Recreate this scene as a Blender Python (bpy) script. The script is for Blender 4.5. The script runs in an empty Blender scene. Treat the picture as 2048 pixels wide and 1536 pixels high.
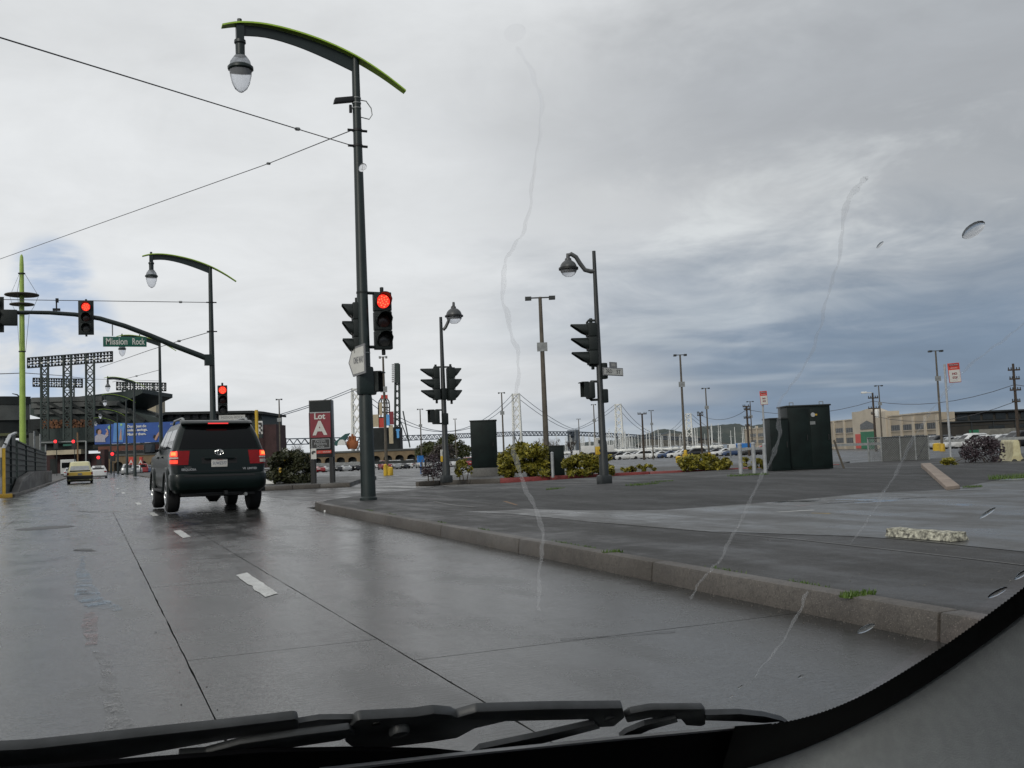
import bpy, bmesh, math, random
import numpy as np
from mathutils import Vector, Matrix

R = random.Random(7)
D = bpy.data
SC = bpy.context.scene
COL = SC.collection
rad = math.radians

# ------------------------------------------------------------------ camera
F, H = 2000.0, 1.05                       # focal length in photo pixels (2048 wide), eye height in metres
PITCH, ROLL, YAW = rad(3.9), rad(2.3), rad(22.9)
fw = Vector((math.sin(YAW) * math.cos(PITCH), math.cos(YAW) * math.cos(PITCH), math.sin(PITCH)))
_r = Vector((math.cos(YAW), -math.sin(YAW), 0)); _u = _r.cross(fw)
rt = _r * math.cos(ROLL) - _u * math.sin(ROLL)
up = _u * math.cos(ROLL) + _r * math.sin(ROLL)
EYE = Vector((0, 0, H))
FH = Vector((math.sin(YAW), math.cos(YAW), 0))   # horizontal view direction
RH = Vector((math.cos(YAW), -math.sin(YAW), 0))
UP = Vector((0, 0, 1))

cam_d = D.cameras.new('camera'); cam = D.objects.new('camera', cam_d); COL.objects.link(cam)
cam_d.sensor_width = 36.0; cam_d.lens = F / 2048 * 36.0
cam_d.clip_start = 0.02; cam_d.clip_end = 20000
cm = Matrix((rt, up, -fw)).transposed().to_4x4(); cm.translation = EYE
cam.matrix_world = cm
SC.camera = cam

# ------------------------------------------------------------------ sky, sun, exposure
SUN_DIR = Vector((-0.62, -0.62, 0.50)).normalized()
world = D.worlds.new('World'); SC.world = world; world.use_nodes = True
world.cycles.sampling_method = 'MANUAL'; world.cycles.sample_map_resolution = 256
nt = world.node_tree; nt.nodes.clear()


def nd(t, kind, **kw):
    n = t.nodes.new(kind)
    for k, v in kw.items():
        if k.startswith('i_'):
            n.inputs[int(k[2:])].default_value = v
        else:
            setattr(n, k, v)
    return n


def mth(t, op, a, b=None, clamp=False):
    n = t.nodes.new('ShaderNodeMath'); n.operation = op; n.use_clamp = clamp
    for i, x in enumerate((a, b)):
        if x is None: continue
        if isinstance(x, (int, float)): n.inputs[i].default_value = x
        else: t.links.new(x, n.inputs[i])
    return n.outputs[0]


def sstep(t, x, a, b):
    n = t.nodes.new('ShaderNodeMapRange'); n.interpolation_type = 'SMOOTHSTEP'
    t.links.new(x, n.inputs[0])
    n.inputs[1].default_value = a; n.inputs[2].default_value = b
    return n.outputs[0]


def mixc(t, fac, a, b):
    n = t.nodes.new('ShaderNodeMix'); n.data_type = 'RGBA'
    for s, x in ((n.inputs[0], fac), (n.inputs[6], a), (n.inputs[7], b)):
        if isinstance(x, (int, float)): s.default_value = x
        elif isinstance(x, (tuple, list)): s.default_value = (*x, 1)
        else: t.links.new(x, s)
    return n.outputs[2]


def dotc(t, v, vec):
    n = t.nodes.new('ShaderNodeVectorMath'); n.operation = 'DOT_PRODUCT'
    t.links.new(v, n.inputs[0]); n.inputs[1].default_value = vec
    return n.outputs['Value']


def noise(t, v, scale, detail=4, rough=.5, dist=0.0):
    n = t.nodes.new('ShaderNodeTexNoise')
    if v is not None: t.links.new(v, n.inputs['Vector'])
    n.inputs['Scale'].default_value = scale; n.inputs['Detail'].default_value = detail
    n.inputs['Roughness'].default_value = rough; n.inputs['Distortion'].default_value = dist
    return n.outputs[0]


def build_sky():
    t = nt
    tc = nd(t, 'ShaderNodeTexCoord').outputs['Generated']
    a = dotc(t, tc, RH); e = dotc(t, tc, UP); f = dotc(t, tc, FH)
    # perspective of a flat cloud deck
    den = mth(t, 'ADD', mth(t, 'MAXIMUM', e, 0.0), 0.14)
    cv = nd(t, 'ShaderNodeCombineXYZ')
    t.links.new(mth(t, 'DIVIDE', a, den), cv.inputs[0]); t.links.new(mth(t, 'DIVIDE', f, den), cv.inputs[1])
    deck = cv.outputs[0]
    mp = nd(t, 'ShaderNodeMapping'); t.links.new(deck, mp.inputs[0]); mp.inputs['Location'].default_value = (3.7, 1.9, .6)
    n1 = noise(t, mp.outputs[0], 0.62, 2, .55, .6)
    n2 = noise(t, mp.outputs[0], 1.9, 5, .62, .5)
    mp2 = nd(t, 'ShaderNodeMapping'); t.links.new(tc, mp2.inputs[0]); mp2.inputs['Scale'].default_value = (1, 1, 2.6)
    n4 = noise(t, mp2.outputs[0], 6.0, 5, .62, .4)
    # wavering edges: shift height and bearing by the cloud noise
    ew = mth(t, 'ADD', e, mth(t, 'MULTIPLY', mth(t, 'SUBTRACT', n2, .5), .16))
    aw = mth(t, 'ADD', a, mth(t, 'MULTIPLY', mth(t, 'SUBTRACT', n1, .5), .45))
    side = sstep(t, aw, -0.10, 0.55)
    near = sstep(t, aw, -.16, .20)
    # high overcast: pale on the left, greyer on the right
    high = mixc(t, side, (0.80, 0.805, 0.83), (0.40, 0.425, 0.465))
    # darker bellies of the deck
    belly = mth(t, 'MULTIPLY', near, mth(t, 'MULTIPLY', sstep(t, ew, .20, .30), mth(t, 'SUBTRACT', 1.0, sstep(t, ew, .34, .46))))
    high = mixc(t, mth(t, 'MULTIPLY', belly, .85), high, (0.44, 0.455, 0.49))
    # low rain curtain, blue-grey
    low = mth(t, 'SUBTRACT', 1.0, sstep(t, ew, .07, .25))
    curtain = mth(t, 'MULTIPLY', low, sstep(t, aw, -.10, .28))
    col = mixc(t, mth(t, 'MULTIPLY', curtain, .92), high, (0.20, 0.268, 0.37))
    # pale wisps where the curtain meets the deck
    rim = mth(t, 'MULTIPLY', sstep(t, ew, .15, .22), mth(t, 'SUBTRACT', 1.0, sstep(t, ew, .23, .30)))
    rim = mth(t, 'MULTIPLY', mth(t, 'MULTIPLY', rim, near), sstep(t, n4, .44, .66))
    col = mixc(t, mth(t, 'MULTIPLY', rim, .60), col, (0.78, 0.80, 0.82))
    # streaks in the low pale sky and far cumulus tops on the horizon
    mp3 = nd(t, 'ShaderNodeMapping'); t.links.new(tc, mp3.inputs[0]); mp3.inputs['Scale'].default_value = (1, 1, 9)
    n3 = noise(t, mp3.outputs[0], 3.0, 3, .55, .4)
    st = mth(t, 'MULTIPLY', sstep(t, n3, .52, .70), mth(t, 'SUBTRACT', 1.0, sstep(t, e, .10, .22)))
    col = mixc(t, mth(t, 'MULTIPLY', st, .35), col, (0.66, 0.69, 0.72))
    hz = mth(t, 'SUBTRACT', 1.0, sstep(t, mth(t, 'ADD', e, mth(t, 'MULTIPLY', mth(t, 'SUBTRACT', n4, .5), .05)), .004, .030))
    col = mixc(t, mth(t, 'MULTIPLY', hz, .45), col, (0.58, 0.63, 0.68))
    # modelling of the cloud, light and dark
    lum = mth(t, 'ADD', mth(t, 'MULTIPLY', mth(t, 'SUBTRACT', n2, .5), .32), mth(t, 'MULTIPLY', mth(t, 'SUBTRACT', n4, .5), .16))
    lum = mth(t, 'ADD', mth(t, 'ADD', lum, mth(t, 'MULTIPLY', mth(t, 'SUBTRACT', n1, .5), .30)), 1.0)
    sm = nd(t, 'ShaderNodeVectorMath'); sm.operation = 'SCALE'; t.links.new(col, sm.inputs[0]); t.links.new(lum, sm.inputs['Scale'])
    # clear sky in the gaps
    sky = nd(t, 'ShaderNodeTexSky'); sky.sky_type = 'NISHITA'; sky.sun_disc = False
    sky.sun_elevation = math.asin(SUN_DIR.z); sky.sun_rotation = math.atan2(SUN_DIR.x, SUN_DIR.y)
    sky.air_density = 1.0; sky.dust_density = .6; sky.ozone_density = 1.5
    lift = nd(t, 'ShaderNodeVectorMath'); lift.operation = 'ADD'; t.links.new(tc, lift.inputs[0]); lift.inputs[1].default_value = (0, 0, .30)
    nrm_ = nd(t, 'ShaderNodeVectorMath'); nrm_.operation = 'NORMALIZE'; t.links.new(lift.outputs[0], nrm_.inputs[0]); t.links.new(nrm_.outputs[0], sky.inputs[0])
    gap = None
    for (px, py, c0, c1) in ((100, 695, .9976, .9995), (105, 545, .9992, .9999), (140, 660, .9988, .9998)):
        gd = at(px, py, 1) - EYE; gd.normalize(); g_ = sstep(t, dotc(t, tc, gd), c0, c1)
        gap = g_ if gap is None else mth(t, 'MAXIMUM', gap, g_)
    gap = mth(t, 'MULTIPLY', gap, sstep(t, n4, .36, .58))
    fair = mth(t, 'MULTIPLY', sstep(t, n1, .68, .80), mth(t, 'MULTIPLY', sstep(t, n4, .5, .7), .6))
    gap = mth(t, 'MAXIMUM', gap, fair)
    sc = nd(t, 'ShaderNodeVectorMath'); sc.operation = 'SCALE'; t.links.new(sm.outputs[0], sc.inputs[0]); sc.inputs['Scale'].default_value = 10.0
    bs = nd(t, 'ShaderNodeVectorMath'); bs.operation = 'SCALE'; t.links.new(sky.outputs[0], bs.inputs[0]); bs.inputs['Scale'].default_value = SKY_GAIN
    col = mixc(t, mth(t, 'MULTIPLY', gap, .62), sc.outputs[0], bs.outputs[0])
    bg = nd(t, 'ShaderNodeBackground'); t.links.new(col, bg.inputs[0]); bg.inputs[1].default_value = 0.1
    out = nd(t, 'ShaderNodeOutputWorld'); t.links.new(bg.outputs[0], out.inputs[0])


SKY_GAIN = 1.9
sun_d = D.lights.new('sun', 'SUN'); sun = D.objects.new('sun', sun_d); COL.objects.link(sun)
sun_d.energy = 1.1; sun_d.angle = rad(14); sun_d.color = (1.0, 0.95, 0.86)
sun.rotation_euler = SUN_DIR.to_track_quat('Z', 'Y').to_euler()
vs = SC.view_settings
vs.view_transform = 'Standard'; vs.look = 'None'; vs.exposure = 0.0; vs.gamma = 1.0; vs.use_curve_mapping = False
SC.cycles.max_bounces = 6; SC.cycles.transparent_max_bounces = 12
SC.cycles.caustics_reflective = False; SC.cycles.caustics_refractive = False


# ------------------------------------------------------------------ turning photo pixels into directions and places
def ray(px, py): return fw * F + rt * (px - 1024) + up * (768 - py)
def at(px, py, d): return EYE + ray(px, py) * (d / F)
def gp(px, py, z=0.0):
    d = ray(px, py); return EYE + d * ((z - H) / d.z)
def onY(px, py, y):
    d = ray(px, py); return EYE + d * (y / d.y)
def proj(p):
    d = Vector(p) - EYE; k = d.dot(fw); return 1024 + F * d.dot(rt) / k, 768 - F * d.dot(up) / k
def hor(px): return 904.35 - (px - 1024) * math.tan(ROLL)
def zat(p, py):
    d0 = Vector((p[0], p[1], -H)); k = (768 - py) / F
    return (k * d0.dot(fw) - d0.dot(up)) / (up.z - k * fw.z)
def ss(a, b, x):
    t = min(1, max(0, (x - a) / (b - a))); return t * t * (3 - 2 * t)
def zg(x, y):                                   # the ground falls gently towards the bay
    return -0.03 - 1.3 * ss(50, 220, math.hypot(x, y)) * ss(8, 30, x)
def lot(px, d, dz=0.0):                         # a spot on the parking lot seen at column px, d metres off
    p = at(px, hor(px), d); p.z = zg(p.x, p.y) + dz; return p


build_sky()


# ------------------------------------------------------------------ materials
MATS = {}


def pm(name, col, rough=.55, metal=0.0, var=.12, scale=6.0, bump=0.0, bscale=40.0, col2=None, spec=.5, coat=0.0, rvar=0.0, island=0.0):
    m = D.materials.new(name); m.use_nodes = True; t = m.node_tree
    b = t.nodes['Principled BSDF']
    b.inputs['Roughness'].default_value = rough; b.inputs['Metallic'].default_value = metal
    b.inputs['Specular IOR Level'].default_value = spec; b.inputs['Coat Weight'].default_value = coat
    b.inputs['Coat Roughness'].default_value = .06
    tc = nd(t, 'ShaderNodeTexCoord').outputs['Object']
    n = noise(t, tc, scale, 5, .6)
    c2 = col2 or tuple(c * (1 - var) for c in col)
    c1 = col if col2 else tuple(min(1, c * (1 + var)) for c in col)
    fac = sstep(t, n, .3, .7)
    if island:
        g = nd(t, 'ShaderNodeNewGeometry').outputs['Random Per Island']
        fac = mth(t, 'ADD', mth(t, 'MULTIPLY', fac, 1 - island), mth(t, 'MULTIPLY', g, island))
    t.links.new(mixc(t, fac, c1, c2), b.inputs['Base Color'])
    if rvar:
        t.links.new(mth(t, 'ADD', mth(t, 'MULTIPLY', n, rvar), rough - rvar / 2), b.inputs['Roughness'])
    if bump:
        bn = nd(t, 'ShaderNodeBump'); bn.inputs['Strength'].default_value = bump; bn.inputs['Distance'].default_value = .01
        t.links.new(noise(t, tc, bscale, 4, .6), bn.inputs['Height']); t.links.new(bn.outputs[0], b.inputs['Normal'])
    MATS[name] = m
    return m


def em(name, col, strength):
    m = D.materials.new(name); m.use_nodes = True; t = m.node_tree
    b = t.nodes['Principled BSDF']; b.inputs['Base Color'].default_value = (*[c * .5 for c in col], 1)
    b.inputs['Emission Color'].default_value = (*col, 1); b.inputs['Emission Strength'].default_value = strength
    MATS[name] = m
    return m


def leafmat(name, c1, c2):
    m = pm(name, c1, .5, col2=c2, scale=3, island=.8, spec=.4)
    return m


def wet(name, c1, c2, rlo, rhi, big=.35, fine=60., bump=.25, puddle=None, brush=.3, speck=.55):
    """Wet paving: noise in colour and gloss, fine grain, darker stains, optional puddles."""
    m = D.materials.new(name); m.use_nodes = True; t = m.node_tree; b = t.nodes['Principled BSDF']
    g = nd(t, 'ShaderNodeNewGeometry').outputs['Position']
    n1 = noise(t, g, big, 6, .6, .3); n2 = noise(t, g, fine, 3, .7); n3 = noise(t, g, big * 6, 5, .65)
    mp = nd(t, 'ShaderNodeMapping'); t.links.new(g, mp.inputs[0]); mp.inputs['Scale'].default_value = (1.0, .22, 1)
    n4 = noise(t, mp.outputs[0], 1.6, 5, .6)
    f = mth(t, 'ADD', mth(t, 'MULTIPLY', n1, .55), mth(t, 'MULTIPLY', n3, .45))
    c = mixc(t, sstep(t, f, .36, .64), c1, c2)
    n6 = noise(t, g, fine * .22, 4, .75)
    c = mixc(t, mth(t, 'MULTIPLY', sstep(t, n6, .42, .70), .40), c, tuple(x * .55 for x in c1))
    c = mixc(t, mth(t, 'MULTIPLY', sstep(t, n2, .45, .70), .60), c, tuple(x * .45 for x in c1))
    n5 = noise(t, g, fine * 2.6, 2, .6)
    c = mixc(t, mth(t, 'MULTIPLY', sstep(t, n5, .60, .70), speck), c, tuple(min(1, x * 2.6) for x in c2))
    oi = nd(t, 'ShaderNodeObjectInfo').outputs['Random']
    hs = nd(t, 'ShaderNodeHueSaturation'); t.links.new(c, hs.inputs['Color'])
    t.links.new(mth(t, 'ADD', mth(t, 'MULTIPLY', oi, .16), .92), hs.inputs['Value'])
    t.links.new(hs.outputs[0], b.inputs['Base Color'])
    ro = mth(t, 'ADD', mth(t, 'MULTIPLY', sstep(t, mth(t, 'ADD', mth(t, 'MULTIPLY', n4, .6), mth(t, 'MULTIPLY', n3, .4)), .35, .65), rhi - rlo), rlo)
    mpb = nd(t, 'ShaderNodeMapping'); t.links.new(g, mpb.inputs[0]); mpb.inputs['Scale'].default_value = (.16, 1.0, 1)
    n7 = noise(t, mpb.outputs[0], fine * .8, 3, .65)
    hgt = mth(t, 'ADD', mth(t, 'ADD', n2, mth(t, 'MULTIPLY', n5, .5)), mth(t, 'MULTIPLY', n7, brush))
    bstr = bump
    bn = nd(t, 'ShaderNodeBump'); bn.inputs['Distance'].default_value = .006
    if puddle:
        pf = sstep(t, n1, puddle, puddle + .05)
        ro = mth(t, 'MULTIPLY', ro, mth(t, 'SUBTRACT', 1.0, mth(t, 'MULTIPLY', pf, .85)))
        t.links.new(mth(t, 'MULTIPLY', mth(t, 'SUBTRACT', 1.0, pf), bstr), bn.inputs['Strength'])
    else:
        bn.inputs['Strength'].default_value = bstr
    t.links.new(ro, b.inputs['Roughness'])
    t.links.new(hgt, bn.inputs['Height']); t.links.new(bn.outputs[0], b.inputs['Normal'])
    b.inputs['Specular IOR Level'].default_value = .5
    MATS[name] = m
    return m


wet('road_concrete', (.026, .0268, .0262), (.050, .051, .0495), .10, .34, .30, 44, .40, brush=1.2)
wet('asphalt_wet', (.045, .045, .045), (.072, .0715, .070), .25, .6, .12, 40, .3, puddle=.62)
wet('asphalt_walk', (.024, .0232, .0225), (.045, .0435, .042), .45, .85, .45, 30, 1.0, speck=1.0)
wet('asphalt_berm', (.022, .022, .022), (.042, .0415, .041), .6, .9, .8, 20, 1.0, speck=1.0)
wet('apron', (.055, .0545, .052), (.090, .089, .086), .25, .6, .35, 45, .3, puddle=.585)
wet('kerb_concrete', (.072, .063, .055), (.115, .102, .089), .45, .75, .8, 50, .35)
wet('kerb_dark', (.06, .052, .045), (.10, .088, .075), .45, .75, .8, 50, .35)
wet('kerb_red', (.16, .022, .022), (.27, .045, .04), .4, .7, 1.2, 60, .3)
wet('kerb_yellow', (.42, .24, .02), (.55, .36, .05), .4, .7, 1.0, 60, .3)
wet('concrete', (.11, .107, .10), (.17, .165, .155), .5, .8, .9, 40, .35)
wet('concrete_dark', (.055, .053, .050), (.085, .083, .078), .5, .8, .9, 40, .35)
wet('joint_dirt', (.012, .012, .011), (.022, .021, .02), .7, .95, 2, 60, .3)
wet('paint_white', (.42, .42, .40), (.62, .62, .60), .35, .6, 3.0, 40, .3)
wet('water', (.05, .06, .065), (.07, .08, .085), .1, .2, .02, 2, .4)
pm('pole_green', (.013, .022, .021), .42, .0, .2, 3, .05, 60)
pm('pole_slate', (.026, .030, .031), .45, 0, .2, 3, .05, 60)
pm('lime', (.40, .62, .06), .4, 0, .1, 3)
pm('lime_pole', (.36, .50, .10), .45, 0, .12, 2)
pm('black_metal', (.008, .0085, .009), .5, 0, .2, 5)
pm('signal_green', (.006, .011, .010), .6, 0, .15, 5)
pm('galv', (.26, .27, .27), .5, .3, .2, 6)
pm('pale_metal', (.38, .39, .40), .5, .2, .15, 6)
pm('pole_brown', (.10, .085, .065), .6, 0, .25, 3)
pm('grey_lamp', (.075, .078, .08), .4, .1, .15, 4)
pm('white', (.72, .72, .70), .45, 0, .06, 4)
pm('sign_white', (.62, .61, .57), .45, 0, .06, 4)
pm('sign_green', (.012, .11, .075), .4, 0, .08, 4)
pm('sign_red', (.22, .022, .035), .45, 0, .08, 4)
pm('sign_bright_red', (.55, .05, .03), .45, 0, .08, 4)
pm('sign_black', (.012, .012, .012), .4, 0, .1, 4)
pm('ink', (.04, .04, .04), .6, 0, .05, 4)
pm('faded_ink', (.22, .22, .23), .6, 0, .05, 4)
pm('yellow', (.62, .40, .03), .5, 0, .12, 4)
pm('yellow_dark', (.48, .30, .02), .5, 0, .15, 4)
pm('cabinet', (.0055, .0115, .0105), .5, 0, .35, 2, .1, 30, spec=.22)
pm('cabinet_top', (.009, .013, .012), .6, 0, .2, 3)
pm('rust', (.20, .12, .06), .8, 0, .3, 8)
pm('suv_paint', (.003, .008, .007), .32, 0, .06, 3, coat=.18, spec=.25)
pm('dark_glass', (.003, .0035, .004), .08, 0, .05, 3, spec=.25)
pm('side_glass', (.02, .024, .026), .04, 0, .05, 3, spec=1.0)
pm('plastic_black', (.006, .006, .007), .65, 0, .15, 8)
pm('tyre', (.008, .008, .009), .75, 0, .2, 12, .2, 60)
pm('alloy', (.42, .43, .44), .3, .8, .1, 6)
pm('chrome', (.7, .71, .72), .15, 1.0, .02, 4)
pm('lens_red', (.24, .004, .006), .25, 0, .08, 8, coat=.12, spec=.25)
pm('lens_clear', (.5, .42, .36), .2, 0, .1, 8, coat=.6)
pm('lens_dark', (.035, .012, .010), .25, 0, .1, 8)
pm('lens_grey', (.05, .05, .048), .25, 0, .1, 8)
em('brake_lit', (1.0, .05, .02), 1.5)
em('brake_core', (1.0, .20, .05), 2.0)
em('brake_bar', (1.0, .05, .05), 1.0)
em('signal_red', (1.0, .035, .022), 1.5)
em('signal_dot', (1.0, .16, .07), 1.6)
em('far_red', (1.0, .03, .035), 2.2)
pm('globe_glass', (.86, .88, .92), .28, 0, .04, 6)
MATS['globe_glass'].node_tree.nodes['Principled BSDF'].inputs['Transmission Weight'].default_value = .8
MATS['globe_glass'].node_tree.nodes['Principled BSDF'].inputs['IOR'].default_value = 1.12
pm('globe_dark', (.45, .47, .50), .2, 0, .2, 6)
MATS['globe_dark'].node_tree.nodes['Principled BSDF'].inputs['Transmission Weight'].default_value = .6
MATS['globe_dark'].node_tree.nodes['Principled BSDF'].inputs['IOR'].default_value = 1.12
pm('wire', (.07, .07, .075), .6, 0, .1, 3)
pm('stad_green', (.022, .036, .033), .6, 0, .25, .25)
pm('stad_grey', (.085, .090, .086), .65, 0, .25, .15)
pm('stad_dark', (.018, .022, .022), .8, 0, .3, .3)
pm('stad_cream', (.50, .43, .31), .7, 0, .1, .3)
pm('brick', (.15, .060, .042), .85, 0, .2, .6)
pm('brick_dark', (.055, .028, .028), .85, 0, .2, .6)
pm('brick_tan', (.20, .145, .085), .85, 0, .2, .4)
pm('seat_mix', (.35, .15, .06), .8, 0, .2, 1.5, col2=(.06, .05, .05), island=.5)
pm('lamp_white', (.75, .75, .72), .4, 0, .05, 2)
pm('bill_blue', (.035, .12, .42), .4, 0, .1, .12, col2=(.02, .07, .30))
pm('bill_sky', (.10, .27, .60), .4, 0, .1, .2)
pm('skin', (.50, .30, .23), .6, 0, .1, 2)
pm('shirt', (.42, .40, .46), .7, 0, .1, 2)
pm('bill_green', (.30, .55, .25), .5, 0, .1, 2)
pm('hair', (.02, .015, .013), .7, 0, .1, 2)
pm('white_steel', (.80, .79, .74), .5, 0, .05, .05)
pm('deck_steel', (.17, .20, .24), .6, 0, .12, .02)
pm('grey_pier', (.20, .22, .24), .8, 0, .15, .05)
pm('hill', (.035, .050, .048), .95, 0, .3, .012, col2=(.075, .085, .075))
pm('island_bare', (.10, .095, .08), .95, 0, .3, .02)
pm('pier_beige', (.40, .34, .26), .75, 0, .10, .3, .1, 4)
pm('pier_trim', (.50, .44, .35), .7, 0, .08, .3)
pm('pier_window', (.020, .024, .026), .25, 0, .2, .6)
pm('shed_brown', (.040, .036, .030), .8, 0, .25, .25)
pm('shed_roof', (.03, .034, .036), .6, 0, .25, .2)
pm('door_green', (.02, .16, .08), .6, 0, .12, .5)
pm('truck_white', (.62, .62, .60), .4, 0, .06, 2)
pm('tarp_blue', (.02, .17, .50), .5, 0, .1, 2)
pm('taxi_gold', (.55, .36, .03), .35, 0, .05, 3, coat=.5)
pm('taxi_cream', (.74, .70, .42), .35, 0, .05, 3, coat=.5)
pm('bark', (.06, .045, .034), .9, 0, .3, 6, .4, 30)
pm('stone_white', (.62, .60, .48), .85, 0, .2, 26, .8, 45, col2=(.07, .066, .058))
pm('pipe_cream', (.62, .58, .36), .55, 0, .15, 4, col2=(.42, .36, .20))
pm('mesh_grey', (.16, .155, .135), .8, 0, .2, 2)
pm('pillar_grey', (.30, .32, .33), .85, 0, .06, 60, .25, 420)
pm('wiper_black', (.050, .052, .054), .45, 0, .25, 30, spec=.5)
pm('rubber', (.006, .006, .006), .6, 0, .2, 20)
pm('dash', (.005, .005, .006), .9, 0, .2, 20, spec=.08)
pm('seal_black', (.004, .004, .004), .7, 0, .2, 20, spec=.08)
pm('glove_brown', (.30, .10, .035), .8, 0, .2, .3)
pm('sign_cream', (.48, .40, .27), .6, 0, .1, .3)
pm('sign_blue', (.10, .36, .72), .5, 0, .1, .3)
pm('teal_dark', (.02, .08, .075), .7, 0, .2, .2)
leafmat('leaf_yellow', (.34, .29, .035), (.06, .07, .014))
leafmat('leaf_dark', (.022, .030, .012), (.055, .055, .022))
leafmat('leaf_green', (.035, .050, .015), (.085, .085, .028))
leafmat('leaf_burgundy', (.035, .022, .030), (.075, .055, .06))
leafmat('leaf_twig', (.05, .042, .036), (.10, .085, .07))
leafmat('grass', (.050, .105, .014), (.095, .15, .025))
m = D.materials.new('windscreen_glass'); m.use_nodes = True; t = m.node_tree
t.nodes.remove(t.nodes['Principled BSDF'])
tb = nd(t, 'ShaderNodeBsdfTransparent'); tb.inputs[0].default_value = (.955, .965, .96, 1)
t.links.new(tb.outputs[0], t.nodes['Material Output'].inputs[0]); MATS['windscreen_glass'] = m
m = D.materials.new('rain_water'); m.use_nodes = True; b = m.node_tree.nodes['Principled BSDF']
b.inputs['Transmission Weight'].default_value = 1; b.inputs['IOR'].default_value = 1.33; b.inputs['Roughness'].default_value = .03
MATS['rain_water'] = m
m = D.materials.new('rain_film'); m.use_nodes = True; t = m.node_tree; b = t.nodes['Principled BSDF']
b.inputs['Transmission Weight'].default_value = 1; b.inputs['IOR'].default_value = 1.25; b.inputs['Roughness'].default_value = .05
mx = nd(t, 'ShaderNodeMixShader'); mx.inputs[0].default_value = .13; tb = nd(t, 'ShaderNodeBsdfTransparent')
t.links.new(tb.outputs[0], mx.inputs[1]); t.links.new(b.outputs[0], mx.inputs[2]); t.links.new(mx.outputs[0], t.nodes['Material Output'].inputs[0]); MATS['rain_film'] = m
for nm, c in dict(car_white=(.66, .66, .65), car_silver=(.32, .33, .34), car_black=(.012, .012, .014), car_red=(.30, .02, .02), car_blue=(.03, .06, .14), car_grey=(.09, .095, .10)).items():
    pm(nm, c, .25, .1, .04, 3, coat=.7)


# ------------------------------------------------------------------ mesh building
ORG = {}


def V3(p): return Vector(p) if not isinstance(p, Vector) else p


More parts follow.
